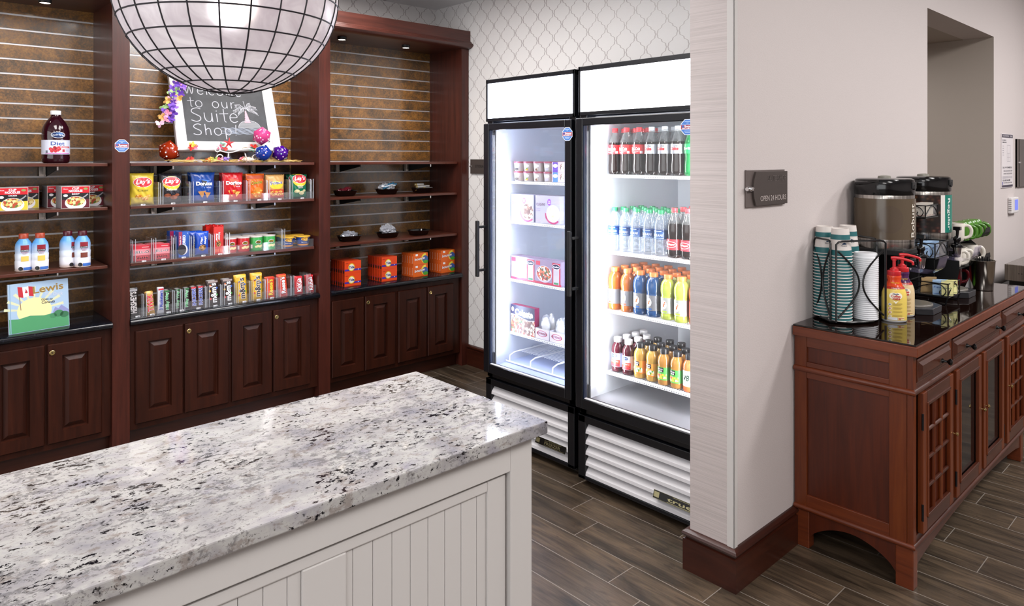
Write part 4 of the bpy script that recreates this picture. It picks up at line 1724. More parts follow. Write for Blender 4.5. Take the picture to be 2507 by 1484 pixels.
KN = [Kind(noodle(0)), Kind(noodle(1))]
KN[0].put((.566, 4.215, 1.3035), .0, 'yellow and red instant noodle box at the left picture edge, in front')
KN[0].put((.635, 4.36, 1.3035), .0, 'yellow and red instant noodle box standing behind the front chicken one')
KN[1].put((.833, 4.205, 1.3035), .02, 'maroon and red instant noodle box in front of two others')
KN[1].put((.795, 4.345, 1.3035), .03, 'maroon and red instant noodle box behind, to the left of the front one')
KN[1].put((.935, 4.345, 1.3035), .0, 'maroon and red instant noodle box behind, to the right of the front one')

sp_ = [(.030, 0), (.036, .004), (.037, .02), (.0375, .05), (.036, .054), (.0365, .058), (.0375, .085), (.0355, .089), (.036, .094), (.037, .12), (.034, .138), (.026, .152), (.020, .160), (.0195, .170)]


def shake_deco(b, f):
    b.rect(f, -.008 - .010, .102, .018, .132, mat('#8c1f2c', .4), 5, e=.0004)
    b.rect(f, -.018, .102, .018, .110, BLK, 5, e=.0006)
    b.text('QUAKER', f, 0, .106, .005, WHT, .032, e=.0009)
    b.text('Breakfast', f, 0, .097, .0055, mat('#a33c3c', .4), .03, e=.0007)
    b.text('Shake', f, 0, .090, .005, mat('#a33c3c', .4), .02, e=.0007)
    b.rect(f, -.006, .008, .036, .022, mat('#3a6cc0', .4), 5, e=.0004)
    b.disc(f, -.018, .016, .010, .010, BLK, 14, 1, e=.0006)


def m_shake():
    m, t, b = new('blue_white_bottle_sleeve')
    tc = N(t, 'ShaderNodeTexCoord')
    sp = N(t, 'ShaderNodeSeparateXYZ')
    L(t, tc.outputs['Object'], sp.inputs[0])
    c = ramp(t, math_(t, 'MULTIPLY', sp.outputs[2], 6), [(.0, '#e3c9b8'), (.12, '#e8e6ec'), (.45, '#dfe6f2'), (.85, '#5fa0dc')])
    L(t, c, b.inputs['Base Color'])
    b.inputs['Roughness'].default_value = .3
    return m


M_SHAKE = m_shake()
for capc, blob, k, pl in (('#a8442c', '#e8c860', 'orange', [(.618, 4.262), (.684, 4.24)]), ('#4c1420', '#7a3a2c', 'dark maroon', [(.808, 4.262), (.868, 4.225)])):
    def dk(b, f, blob=blob):
        shake_deco(b, f)
        b.rect(f, -.016, .052, .016, .078, mat(blob, .4), 4, e=.0004)
        b.disc(f, 0, .068, .012, .010, F_FLOWER if False else mat(blob, .5), 14, 1, e=.0005)
    KK = bottle('breakfast_shake_bottle', 'bottle', sp_, M_SHAKE, (.021, .163, .188), mat(capc, .3), (.0378, .004, .006, M_SHAKE), dk, n=22)
    for i, (x, y) in enumerate(pl):
        KK.put((x, y, .9955), 0 if (k == 'orange' or i) else .75, '%s blue white breakfast shake bottle with %s cap' % (('left hand', 'right hand')[i], k), 'breakfast shakes')

u = empty('picture_book', (.548, 4.185, .7005), -.03)
u.rotation_euler = (math.radians(-6), 0, .12)
tag(u, 'thin picture book with a landscape cover and flag leaning on the black counter', 'book')
mb = MB()
mb.box(0, 0, 0, .262, .012, .242, mat('#cfd8e2', .35))
f = front(0, 0)
mb.rect(f, 0, 0, .262, .242, mat('#a9c3dd', .3), e=.0001)
mb.disc(f, .11, .10, .075, .065, mat('#efe5a8', .35), 30, 1, e=.0003)
for k in range(9):
    a = PI * (k + .5) / 9
    mb.poly(f, [(.11, .10), (.11 + .13 * math.cos(a - .06), .10 + .12 * math.sin(a - .06)), (.11 + .13 * math.cos(a + .06), .10 + .12 * math.sin(a + .06))], mat('#d9dcb8', .35), .0002)
mb.poly(f, [(.18, .06), (.200, .105), (.214, .095), (.228, .112), (.262, .082), (.262, .05), (.18, .05)], mat('#8f93c4', .35), .0004)
mb.poly(f, [(.002, .002), (.260, .002), (.260, .070), (.21, .078), (.15, .070), (.09, .078), (.04, .068), (.002, .072)], mat('#4f9a68', .35), .0005)
for x, z, r, c in ((.215, .07, .022, '#3f7f55'), (.24, .062, .02, '#356f4b'), (.19, .062, .016, '#458a5c')):
    mb.disc(f, x, z, r, r * .8, mat(c, .4), 16, 1, e=.0006)
mb.stroke(f, [(.052, .11), (.044, .222)], .003, mat('#8d6a4a', .4), e=.0007)
RD = mat('#c02c38', .35)
mb.poly(f, [(.044, .176), (.064, .170), (.060, .222), (.040, .226)], RD, .0008)
mb.poly(f, [(.064, .170), (.088, .176), (.086, .224), (.060, .222)], WHT, .0008)
mb.poly(f, [(.088, .176), (.108, .172), (.105, .220), (.086, .224)], RD, .0008)
mb.poly(f, [(.070, .192), (.074, .204), (.075, .214), (.079, .204), (.084, .193), (.077, .190)], RD, .001)
GD = mat('#9a7a3a', .35)
mb.text('Lewis', f, .172, .205, .036, GD, .135, rot=.06, e=.001, bold=.02)
mb.text('The Duck', f, .196, .172, .016, mat('#cfd0dc', .35), .082, rot=-.08, e=.001, bold=.01)
mb.text('Goes to', f, .165, .150, .012, mat('#2c2c30', .35), .05, rot=-.05, shear=.3, e=.001)
mb.text('Canada', f, .170, .135, .014, mat('#2c2c30', .35), .058, rot=-.05, shear=.3, e=.001)
mb.rect(f, .006, .0, .010, .242, mat('#8fb0cc', .35), e=.0006)
mb.build('cover', u)

# ================================================================ middle bay: chalkboard on stand, sea decorations
u = empty('chalkboard', (1.356, 4.298, 1.60))
u.rotation_euler = (math.radians(-20), 0, 0)
tag(u, 'white framed chalkboard with Welcome to our Suite Shop and a palm drawing', 'chalkboard')
M_FRW = mat('#c9c7c9', .4)
mb = MB()
BW, BH, FW = .625, .56, .062
for k in range(4):
    pass
prof = [(0, 0), (0, .022), (.006, .026), (.020, .024), (.026, .018), (.045, .018), (.050, .012), (FW, .010), (FW, .002)]
vs, fs = [], []
for i, (a, d) in enumerate(prof):
    vs += [(a, -d, a), (BW - a, -d, a), (BW - a, -d, BH - a), (a, -d, BH - a)]
    if i:
        o_ = 4 * (i - 1)
        fs += [(o_ + k, o_ + (k + 1) % 4, o_ + 4 + (k + 1) % 4, o_ + 4 + k) for k in range(4)]
mb.add(vs, fs, M_FRW)
mb.box(0, 0, 0, BW, .004, BH, M_FRW)
mb.build('picture_frame', u)
mb = MB()
m, t, b = new('slate_board')
n_ = noise(t, coords(t), 14, 5, .6)
L(t, ramp(t, n_, [(.3, '#23262b'), (.7, '#34373c')]), b.inputs['Base Color'])
b.inputs['Roughness'].default_value = .6
mb.box(FW - .002, -.006, FW - .002, BW - FW + .002, -.001, BH - FW + .002, m)
f = front(0, -.006)
CH = mat('#a7a9b0', .9)
PK = mat('#c99aa6', .9)


def arc(cx, cy, rx, ry, a0, a1, n=12):
    return [(cx + rx * math.cos(math.radians(a0 + (a1 - a0) * i / n)), cy + ry * math.sin(math.radians(a0 + (a1 - a0) * i / n))) for i in range(n + 1)]


def letter(c):
    o = lambda r=.3: [arc(.35, .33, .30, .33, 90, 450, 18)]
    T = {
        't': [[(.3, 1.0), (.3, .1), (.4, .0)], [(.0, .62), (.6, .66)]],
        'o': o(), 'u': [[(.05, .66), (.08, .2), (.3, .0), (.5, .15), (.55, .66)], [(.55, .66), (.56, .0)]],
        'r': [[(.1, .66), (.12, .0)], [(.12, .4), (.25, .62), (.45, .66)]],
        'S': [[(.7, .92), (.45, 1.0), (.15, .88), (.1, .68), (.35, .52), (.62, .36), (.62, .12), (.35, .0), (.02, .10)]],
        'i': [[(.1, .62), (.12, .0)], [(.09, .80), (.13, .84)]],
        'e': [[(.05, .36), (.55, .40), (.5, .6), (.28, .68), (.08, .45), (.1, .15), (.32, .0), (.58, .1)]],
        'h': [[(.08, 1.0), (.08, .0)], [(.08, .4), (.3, .62), (.48, .5), (.5, .0)]],
        'p': [[(.08, .66), (.10, -.36)]] + [arc(.32, .34, .24, .30, 140, -140, 12)],
        '!': [[(.22, 1.0), (.14, .25)], [(.10, .05), (.14, .02)]],
        'W': [[(.0, .95), (.18, .0), (.42, .75), (.62, .0), (.85, .95)]],
        'l': [[(.1, 1.0), (.12, .0)]], 'c': [arc(.32, .33, .28, .33, 50, 310, 12)],
        'm': [[(.05, .66), (.07, .0)], [(.07, .4), (.2, .64), (.32, .5), (.33, .0)], [(.33, .45), (.48, .64), (.6, .5), (.62, .0)]],
    }[c]
    return T


ADV = dict(t=.62, o=.82, u=.76, r=.6, S=.85, i=.3, e=.72, h=.68, p=.74, W=1.0, l=.26, c=.68, m=.82)
ADV['!'] = .3
ADV[' '] = .6
rr = random.Random(3)


def chalk(s, x, z, h, sp=1.0, wd=.0045):
    for c in s:
        if c != ' ':
            for st in letter(c):
                if len(st) > 3:
                    Q = [Vector(p) for p in st]
                    st = []
                    for i_ in range(len(Q) - 1):
                        p0, p1, p2, p3 = Q[max(i_ - 1, 0)], Q[i_], Q[i_ + 1], Q[min(i_ + 2, len(Q) - 1)]
                        for k_ in range(4):
                            t_ = k_ / 4
                            st.append(tuple(.5 * ((2 * p1) + (p2 - p0) * t_ + (2 * p0 - 5 * p1 + 4 * p2 - p3) * t_ ** 2 + (3 * p1 - p0 - 3 * p2 + p3) * t_ ** 3)))
                    st.append(tuple(Q[-1]))
                for rep in range(2):
                    j = .0012 * rep
                    mb.stroke(f, [(x + a * h + j + rr.uniform(-.0004, .0004), z + b_ * h + j * .6) for a, b_ in st], wd * (1 - .35 * rep), CH, e=.0003 + .0002 * rep)
        x += ADV[c] * h * sp


chalk('Welcome', .085, .368, .062, 1.12)
chalk('to our', .092, .284, .062, 1.12, .0042)
chalk('Suite', .100, .190, .088, 1.02, .005)
chalk('Shop!', .104, .104, .070, 1.12, .005)
# palm island
cx_, cz_ = .436, .288
for a, ln in ((95, .075), (60, .07), (20, .075), (-20, .08), (150, .075), (190, .08), (215, .06)):
    a = math.radians(a)
    tip = (cx_ + ln * math.cos(a), cz_ + ln * math.sin(a) * .8 - .01)
    mb.stroke(f, [(cx_, cz_), ((cx_ + tip[0]) / 2, (cz_ + tip[1]) / 2 + .014), tip], .004, CH)
    for q in range(7):
        t_ = (q + 1) / 8
        bx_, bz_ = cx_ + (tip[0] - cx_) * t_, cz_ + (tip[1] - cz_) * t_ + .028 * t_ * (1 - t_)
        mb.stroke(f, [(bx_, bz_), (bx_ + .012 * math.cos(a) + .004, bz_ - .022)], .0026, CH)
for q in range(5):
    z0_ = .272 - q * .016
    w_ = .006 + q * .0035
    mb.poly(f, [(cx_ - w_ * .6 + q * .001, z0_), (cx_ + w_ * .6 + q * .001, z0_), (cx_ + w_ + q * .001, z0_ - .016), (cx_ - w_ + q * .001, z0_ - .016)], PK, .0005)
for q in range(9):
    t_ = q / 8
    hw = .068 * math.sqrt(max(0, 1 - t_ ** 2))
    zq = .158 + .046 * t_
    mb.stroke(f, [(cx_ + .012 - hw, zq), (cx_ + .012 + hw, zq + .001)], .0042, mat('#8f9296', .9))
mb.stroke(f, arc(cx_ + .012, .155, .070, .052, 180, 0, 16), .003, CH, e=.0006)
for q in range(7):
    a_ = .27 + (q % 3) * .02
    mb.stroke(f, [(a_ + i * .012, .152 - q * .006 + .003 * math.sin(i * 1.3 + q)) for i in range(int((.52 - a_) / .012))], .004, mat('#7f8794', .9))
mb.build('slate_panel', u)

# scrolled easel
o = empty('scroll_easel', (1.690, 4.292, 1.5355))
tag(o, 'white wrought scroll easel holding the chalkboard on the top shelf', 'easel')
mb = MB()
W_ = mat('#dcd8d8', .4)


def spiral(cx, cz, r0, turns, sgn, y, a0=0, n=28, k=.62):
    return [(cx + sgn * r0 * (1 - k * i / n) * math.cos(a0 + 2 * PI * turns * i / n), y, cz + r0 * (1 - k * i / n) * math.sin(a0 + 2 * PI * turns * i / n)) for i in range(n + 1)]


yy = -.045
for s_ in (-1, 1):
    mb.tube([(s_ * .05, -.03, .055), (s_ * .055, -.034, .03), (s_ * .07, yy, .006)] + [(p[0], p[1], p[2]) for p in spiral(s_ * .105, .030, .024, 1.2, s_, yy, -PI * .6)], .0035, W_, 7)
    mb.tube([(s_ * .10, .06, .006), (s_ * .07, .06, .10), (s_ * .06, .12, .25)], .003, W_, 6)
mb.tube([(x_, -.050, .072 + .012 * math.sin(x_ * 28)) for x_ in [-.11 + .22 * i / 24 for i in range(25)]], .0034, W_, 7)
mb.tube(spiral(-.125, .078, .022, 1.3, -1, -.050, 0), .0034, W_, 7)
mb.tube(spiral(.125, .074, .022, 1.3, 1, -.050, 0), .0034, W_, 7)
mb.build('front_scroll', o)


def ball(c, al, label, loc, dots, r=.064):
    mb = MB()
    bm = bmesh.new()
    bmesh.ops.create_icosphere(bm, subdivisions=1, radius=r)
    rot = Matrix.Rotation(R.uniform(0, 1), 4, 'Z') @ Matrix.Rotation(R.uniform(0, 1), 4, 'X')
    bm.transform(rot)
    bm.verts.ensure_lookup_table()
    vs = [v.co.copy() for v in bm.verts]
    fs = [tuple(v.index for v in q.verts) for q in bm.faces]
    bm.free()
    # puff the faces a little
    m, t, b = new('glitter_ball_' + c[1:])
    b.inputs['Base Color'].default_value = lin(c)
    b.inputs['Roughness'].default_value = .12
    b.inputs['Transmission Weight'].default_value = .35
    b.inputs['IOR'].default_value = 1.1
    b.inputs['Coat Weight'].default_value = .5
    d = MB()
    d.add(vs, fs, m)
    rr = random.Random(hash(c) % 1000 if False else len(c) + int(c[1:3], 16))
    for q in fs:
        A, B, C_ = [vs[i] for i in q]
        nn = (B - A).cross(C_ - A).normalized()
        for k in range(2):
            a_, b_ = rr.random(), rr.random()
            if a_ + b_ > 1:
                a_, b_ = 1 - a_, 1 - b_
            p = A + (B - A) * (.1 + a_ * .8) + (C_ - A) * (b_ * .8)
            U = (B - A).normalized()
            d.disc(plane(p, U, nn.cross(U), .0006), 0, 0, r * .075, r * .075, mat(rr.choice(dots), .3, 0), 8, 1)
    return tag(d.build('faceted_glitter_ball', loc=loc), label, 'ornament', 'faceted glitter balls')


ball('#a8300f', 1, 'orange red faceted glitter ball beside the left of the chalkboard', (1.325, 4.33, 1.602), ['#f2d8d0', '#ffffff', '#e9b9a8'])
ball('#e0488c', 1, 'pink faceted glitter ball resting highest of the three on the right', (1.830, 4.228, 1.697), ['#ffffff', '#ffd9e8', '#f6b8d2'], .058)
ball('#1c3a9c', 1, 'blue faceted glitter ball in front at the right of the chalkboard', (1.832, 4.212, 1.592), ['#f4e8ff', '#ffb0c8', '#b0ffd0'], .055)
ball('#4a0f8a', 1, 'purple faceted glitter ball rightmost on the top shelf', (1.944, 4.215, 1.592), ['#ffffff', '#c8ffd8', '#ffb8d8'], .055)

# raffia garland, shells, starfish
mb = MB()
rr = random.Random(11)
for k in range(170):
    x = rr.uniform(1.33, 2.06)
    y = rr.uniform(4.20, 4.27)
    z = 1.537 + rr.uniform(0, .012)
    a = rr.uniform(-.6, .6)
    l_ = rr.uniform(.02, .05)
    mb.tube([(x - l_, y - a * l_ * .5, z), (x, y, z + .004), (x + l_, y + a * l_ * .5, z)], .0013, mat(rr.choice(['#c9a860', '#d8bd7a', '#b8964c']), .8), 4)
tag(mb.build('raffia_garland'), 'straw coloured raffia strands spread along the top shelf under the chalkboard', 'garland', kind='stuff')


def shell_fan(label, loc, s, c, rz=0):
    mb = MB()
    n = 16
    vs = [(0, 0, .2 * s)]
    for i in range(n + 1):
        a = PI * i / n
        rad = s * (1 + .04 * (i % 2))
        vs.append((rad * math.cos(a), -.3 * s * math.sin(a), s * .55 * math.sin(a) * (1 + .04 * (i % 2))))
    vs.append((0, .3 * s, 0))
    fs = [(0, i, i + 1) for i in range(1, n + 1)] + [(n + 2, i + 1, i) for i in range(1, n + 1)]
    mb.add(vs, fs, mat(c, .45))
    o = mb.build('seashell', loc=loc, rz=rz)
    return tag(o, label, 'seashell', 'seashells on the top shelf')


shell_fan('smooth white clam shell on the top shelf under the left of the chalkboard', (1.44, 4.21, 1.5365), .030, '#e8e2dc')
shell_fan('small tan shell on the top shelf below the middle of the easel', (1.66, 4.21, 1.5365), .022, '#d8b890', .2)
shell_fan('orange striped shell by the right foot of the easel', (1.795, 4.205, 1.5365), .022, '#e0a860', .1)
shell_fan('pale cream scallop shell stuck on the bottom rail of the chalkboard frame', (1.740, 4.262, 1.618), .020, '#e9dcc0', .1)
mb = MB()
for k in range(9):
    t_ = k / 8
    mb.lathe([(.004 + .010 * math.sin(PI * t_) + (.004 if k % 2 else 0), -.004), (.003 + .012 * math.sin(PI * t_), .004)], mat('#dcc3ae', .5), 10, mx=Matrix.Translation((-.035 + .0085 * k, 0, .016)) @ Matrix.Rotation(PI / 2, 4, 'Y'))
for k in range(7):
    mb.tube([(-.03 + k * .009, 0, .02), (-.032 + k * .010, -.004, .036)], [.003, .0008], mat('#e0cbb8', .5), 5)
tag(mb.build('spiny_seashell', loc=(1.735, 4.205, 1.5365)), 'spiny pinkish white conch shell on the top shelf', 'seashell')
mb = MB()
for k in range(5):
    a = 2 * PI * k / 5 + .25
    mb.tube([(0, 0, 0), (.016 * math.cos(a), .0, .016 * math.sin(a)), (.033 * math.cos(a), 0, .033 * math.sin(a))], [.007, .005, .0015], mat('#b8242a', .6), 7, rz=None)
tag(mb.build('red_starfish', loc=(1.640, 4.256, 1.652)), 'red starfish fixed to the bottom rail of the chalkboard frame', 'starfish')


def petals(mb, c, x, y, z, s, rr):
    for k in range(5):
        a = 2 * PI * k / 5 + rr.uniform(0, 1)
        tx = Matrix.Translation((x, y, z)) @ Matrix.Rotation(rr.uniform(-.7, .7), 4, 'X') @ Matrix.Rotation(rr.uniform(-.7, .7), 4, 'Z') @ Matrix.Rotation(a, 4, 'Y')
        pts = [(0, 0, 0), (s * .35, -.002, s * .3), (s * .3, -.006, s * .8), (0, -.009, s), (-s * .3, -.006, s * .8), (-s * .35, -.002, s * .3)]
        mb.add([tx @ Vector(p) for p in pts], [(0, 1, 2, 3, 4, 5)], c)


rr = random.Random(5)
mb = MB()
CL = [mat(c, .7) for c in ('#6a3fb0', '#8a5fd0', '#e79ab8', '#e8b86a', '#a9cf8a', '#7a4fc4', '#f0c0d8')]
for k in range(30):
    t_ = k / 29
    x = 1.405 - .115 * t_ + .03 * math.sin(k * 1.9) + .05 * max(0, .5 - t_)
    z = 2.055 - .29 * t_ + rr.uniform(-.01, .01)
    y = 4.253 + .36 * (z - 1.60) - .03 + rr.uniform(-.02, .01) + .02 * t_
    petals(mb, CL[(k * 3 + k // 4) % 7 if t_ < .6 else rr.randrange(7)], x, y, z, .026, rr)
tag(mb.build('flower_lei'), 'purple and pink cloth flower lei hanging over the chalkboard left edge', 'garland')
for nm, x, z, cs in (('left corner', 1.43, 1.625, 4), ('middle', 1.60, 1.625, 2), ('right of middle', 1.79, 1.62, 3)):
    mb = MB()
    for q in range(3):
        petals(mb, (mat('#d8342c', .6), mat('#e0c040', .6), mat('#e07a9c', .6), mat('#8fd0b8', .6))[(q + cs) % 4], x + .012 * q - .008, 4.264, z + .014 * (q % 2), .022, rr)
    tag(mb.build('cloth_flower'), 'bright cloth flower on the bottom rail of the chalkboard frame, ' + nm, 'flower', 'cloth flowers')
for i in range(6):
    mb = MB()
    petals(mb, mat(('#c8342c', '#d87a3c', '#c8c060', '#c8505c', '#8f70c8', '#d89ab0')[i], .6), 0, 0, 0, .018, rr)
    petals(mb, mat(('#d84a3c', '#d8b04c', '#a8c060', '#e0a0b0', '#a890d8', '#c83c4c')[i], .6), .016, 0, .004, .016, rr)
    o = mb.build('loose_cloth_petal', loc=((1.395, 1.502, 1.53, 1.562, 1.60, 1.69)[i], 4.222, 1.552))
    tag(o, '%s loose cloth petal from the left lying along the top shelf' % ORD[i], 'petal', 'loose cloth petals')


# ================================================================ crisps on the middle shelf
def d_lays(c2, word, wc, pic):
    def deco(mb, mp):
        mb.disc(mp, .0, .114, .048, .040, YEL, 26, 4, e=.0008)
        mb.disc(mp, .0, .123, .050, .028, WHT, 26, 4, e=.0012)
        mb.disc(mp, .0, .123, .048, .026, RED, 26, 4, e=.0016)
        mb.text("Lay's", mp, 0, .124, .032, WHT, .076, e=.0024, bold=.03, shear=.25)
        if ' ' in word:
            a, b = word.split(' ', 1)
            mb.text(a, mp, 0, .079, .009, wc, .042, e=.002)
            mb.text(b, mp, 0, .068, .009, wc, .034, e=.002)
        else:
            mb.text(word, mp, 0, .080, .013, wc, .058, e=.002, bold=0)
        for x, z, r in ((-.022, .045, .018), (.012, .034, .020), (.03, .048, .012)):
            mb.disc(mp, x, z, r, r * .62, pic, 16, 3, e=.0012)
    return deco


def d_dor(pic, c2, sub):
    def deco(mb, mp):
        mb.poly(mp, [(-.030, .135), (.030, .125), (.0, .078)], c2, .0022)
        mb.poly(mp, [(-.018, .128), (.018, .122), (.0, .092)], mat('#1a1a22', .3), .0026)
        mb.text('Doritos', mp, 0, .108, .023, WHT, .094, e=.0032, bold=.05)
        mb.text(sub, mp, .026, .086, .007, WHT, .028, e=.002)
        mb.poly(mp, [(-.038, .062), (.012, .066), (-.010, .024)], pic, .002)
        mb.poly(mp, [(.002, .058), (.040, .054), (.018, .022)], pic, .0026)
    return deco


def d_cheetos(mb, mp):
    mb.disc(mp, .006, .045, .030, .034, mat('#e8842c', .4), 20, 4, e=.0010)
    for k in range(7):
        mb.disc(mp, -.02 + k * .008, .04 + .018 * math.sin(k * 2.3), .012, .005, F_CORN, 10, 2, e=.0018)
    mb.text('Cheetos', mp, 0, .108, .022, mat('#1c1410', .4), .078, e=.002, bold=.07, shear=.2, rot=.12)
    mb.text('Cheetos', mp, 0, .108, .020, YEL, .074, e=.0026, bold=.0, shear=.2, rot=.12)
    mb.rect(mp, -.055, .13, .055, .15, mat('#a8401c', .4), 10, 2, e=.001)


def d_fritos(mb, mp):
    mb.rect(mp, -.055, .0, .055, .060, mat('#c8402c', .4), 12, 6, e=.0008)
    mb.disc(mp, 0, .088, .045, .026, YEL, 20, 4, e=.0012)
    mb.text('Fritos', mp, 0, .102, .022, WHT, .080, e=.0018, bold=.07, rot=.1)
    mb.text('Fritos', mp, 0, .102, .020, mat('#26307c', .4), .076, e=.0024, bold=.02, rot=.1)
    for k in range(9):
        mb.disc(mp, -.035 + .009 * k, .035 + .012 * math.sin(k * 2), .012, .007, F_CORN, 10, 2, e=.0018)


BG = [
    ('yellow crisp bag leftmost on the middle bay shelf', mat('#d9bd3a', .25), d_lays(0, 'Classic', mat('#3a4a18', .5), F_CORN), 1.160, .130, .172),
    ('black and red crisp bag marked Barbecue', mat('#26242a', .22), d_lays(0, 'Barbecue', WHT, mat('#8c4a30', .5)), 1.312, .122, .168),
    ('deep blue tortilla chip bag', mat('#15408f', .2), d_dor(mat('#b8824a', .5), mat('#3a78d8', .3), 'Cool Ranch'), 1.488, .138, .172),
    ('bright red tortilla chip bag', mat('#c01c24', .22), d_dor(F_CORN, mat('#e0502c', .3), 'NACHO CHEESE'), 1.662, .125, .168),
    ('orange puffed corn snack bag', mat('#e0641c', .25), d_cheetos, 1.800, .116, .160),
    ('tan topped red corn chip bag', mat('#c99a5c', .28), d_fritos, 1.928, .122, .152),
    ('dark green crisp bag rightmost on the shelf', mat('#0f6a4a', .22), d_lays(0, 'Sour Cream & Onion', WHT, mat('#d8d0a0', .5)), 2.085, .116, .150)]
for i, (lb, m_, dc, x, w_, h_) in enumerate(BG):
    K_ = Kind(lambda: bag(w_, h_, .055, m_, dc, 'crisp_bag', lb, 'snack bag', seed=i))
    K_.put((x, 4.262, 1.305), (.05, -.03, .02, 0, .03, -.02, .02)[i], lb)
    K_.put((x + .012, 4.342, 1.304), (.02, .06, -.04, .03, 0, .05, -.02)[i], lb + ', second of its pair, behind')


# acrylic bins: front lip strips and dividers
def strip(name, x0, x1, y, z, h, label):
    mb = MB()
    mb.box(x0, y, z + .0005, x1, y + .003, z + h, M_ACRYL)
    mb.box(x0, y, z + .0005, x1, y + .06, z + .003, M_ACRYL)
    return tag(mb.build(name), label, 'shelf lip', 'acrylic front lips')


strip('acrylic_front_lip', 1.09, 2.158, 4.197, 1.303, .045, 'clear acrylic front lip before the crisp bags')
strip('acrylic_front_lip', 1.09, 2.158, 4.197, .995, .050, 'clear acrylic front lip before the cookies and cups')
strip('acrylic_front_lip', 1.085, 2.165, 4.175, .7005, .050, 'clear acrylic front lip before the candy row')


def make_div():
    mb = MB()
    for x in (-.0125, .0095):
        mb.box(x, .0, 0, x + .003, .10, .125, M_ACRYL)
        mb.box(x, -.002, 0, x + .003, .0, .125, M_ACRYLE)
    mb.box(-.0125, .0, 0, .0125, .10, .0025, M_ACRYL)
    mb.box(-.004, -.002, .0, -.001, .002, .12, M_ACRYLE)
    o = mb.build('acrylic_divider')
    o['category'] = 'divider'
    return o


KD = Kind(make_div)
for z, y, lst, nm in ((1.3035, 4.203, [1.243, 1.405, 1.575, 1.734, 1.858, 2.008, 2.150], 'crisp bag'), (.9955, 4.203, [1.103, 1.206, 1.311, 1.408, 1.524, 1.612, 1.955], 'cookie'), (.701, 4.182, [1.152, 1.310, 1.352, 1.487, 1.573, 1.655, 1.745, 1.835, 1.915, 2.005, 2.115], 'candy')):
    for i, x in enumerate(lst):
        KD.put((x, y, z), 0, '%s clear divider from the left in the %s row' % (ORD[i] if i < 10 else 'last', nm), 'clear acrylic dividers')


# price tag dots on the shelf edges
def make_ptag():
    mb = MB()
    mb.box(-.011, -.0012, 0, .011, 0, .008, WHT)
    mb.text('$', front(0, -.0012), -.006, .004, .005, BLK, e=.0002)
    mb.rect(front(0, -.0012), -.002, .002, .009, .006, mat('#77757a', .5))
    o = mb.build('price_tag')
    o['category'] = 'price tag'
    return o


KP = Kind(make_ptag)
for z, y, lst, nm in ((1.3035, 4.196, [1.15, 1.305, 1.48, 1.655, 1.80, 1.93, 2.08], 'crisp bags'), (.9955, 4.196, [1.155, 1.255, 1.362, 1.47, 1.565], 'cookies'), (.7015, 4.174, [1.118, 1.19, 1.275, 1.345, 1.435, 1.53, 1.615, 1.70, 1.785, 1.87], 'candy')):
    for i, x in enumerate(lst):
        KP.put((x, y, z), 0, 'tiny white price tag, %s from the left under the %s' % (ORD[i], nm), 'small price tags')


# ================================================================ cookies, gelatin, cans, cups on the lowest middle shelf
def d_jello(mb, f):
    mb.rect(f, -.044, 0, .044, .042, mat('#b02838', .4), e=.0002)
    mb.rect(f, -.044, .030, .044, .064, mat('#e88a94', .4), e=.0003)
    mb.text('JELL-O', f, 0, .046, .019, mat('#f4eef0', .4), .074, e=.0004, bold=.07)
    mb.text('JELL-O', f, 0, .046, .018, mat('#2c1c2c', .4), .072, e=.0008, bold=.015)
    for k in range(6):
        mb.disc(f, -.025 + k * .011, .016, .009, .008, F_BERRY, 10, 1, e=.0005)
    mb.rect(f, .0, .072, .036, .075, mat('#f0c8cc', .4), e=.0004)


KJ = Kind(lambda: packet('gelatin_dessert_box', .088, .030, .084, mat('#cc3040', .4), d_jello, mat('#c0404c', .4), top=mat('#e0707c', .4), cat='food box'))
for i, (x, y, w_) in enumerate([(1.152, 4.225, 'front left'), (1.252, 4.225, 'front right'), (1.135, 4.262, 'left, second row'), (1.236, 4.262, 'right, second row'), (1.135, 4.30, 'left, third row'), (1.236, 4.30, 'right, third row')]):
    KJ.put((x, y, .9985), 0, 'red gelatin dessert box, ' + w_, 'red gelatin dessert boxes')


def mk_oreo():
    mb = MB()
    mb.box(-.030, 0, 0, .030, .05, .145, mat('#1c55b0', .3))
    f = front(0, 0)
    mb.rect(f, -.030, .06, -.010, .145, mat('#8c1c48', .3), e=.0002)
    mb.text('OREO', f, .0, .095, .016, WHT, .060, e=.0006, bold=.05, rot=PI / 2)
    mb.text('Double Stuf', f, -.021, .095, .008, WHT, .05, e=.0006, rot=PI / 2)
    mb.disc(f, -.006, .042, .026, .030, WHT, 24, 1, e=.0004)
    mb.disc(f, -.012, .042, .024, .030, mat('#14101a', .5), 24, 1, e=.0007)
    mb.disc(f, -.012, .042, .016, .020, mat('#2c2632', .6), 20, 1, e=.0009, rin=.8)
    mb.text('2', f, .02, .134, .007, WHT, e=.0006)
    return tag(mb.build('sandwich_cookie_pack', bevel=.003), 'x', 'cookie pack')


K_ = Kind(mk_oreo)
K_.put((1.372, 4.222, .9985), .06, 'blue and crimson sandwich cookie pack standing upright, in front')
K_.put((1.345, 4.285, .9985), .03, 'blue and crimson sandwich cookie pack standing upright, behind the front one')


def d_ahoy(mb, mp):
    mb.text('Chips', mp, -.010, .085, .014, WHT, .040, e=.002, bold=.05, rot=PI / 2 - .1)
    mb.text('Ahoy!', mp, .012, .085, .016, WHT, .045, e=.002, bold=.05, rot=PI / 2 - .1)
    mb.disc(mp, -.004, .045, .020, .018, F_COOKIE, 18, 4, e=.0016)


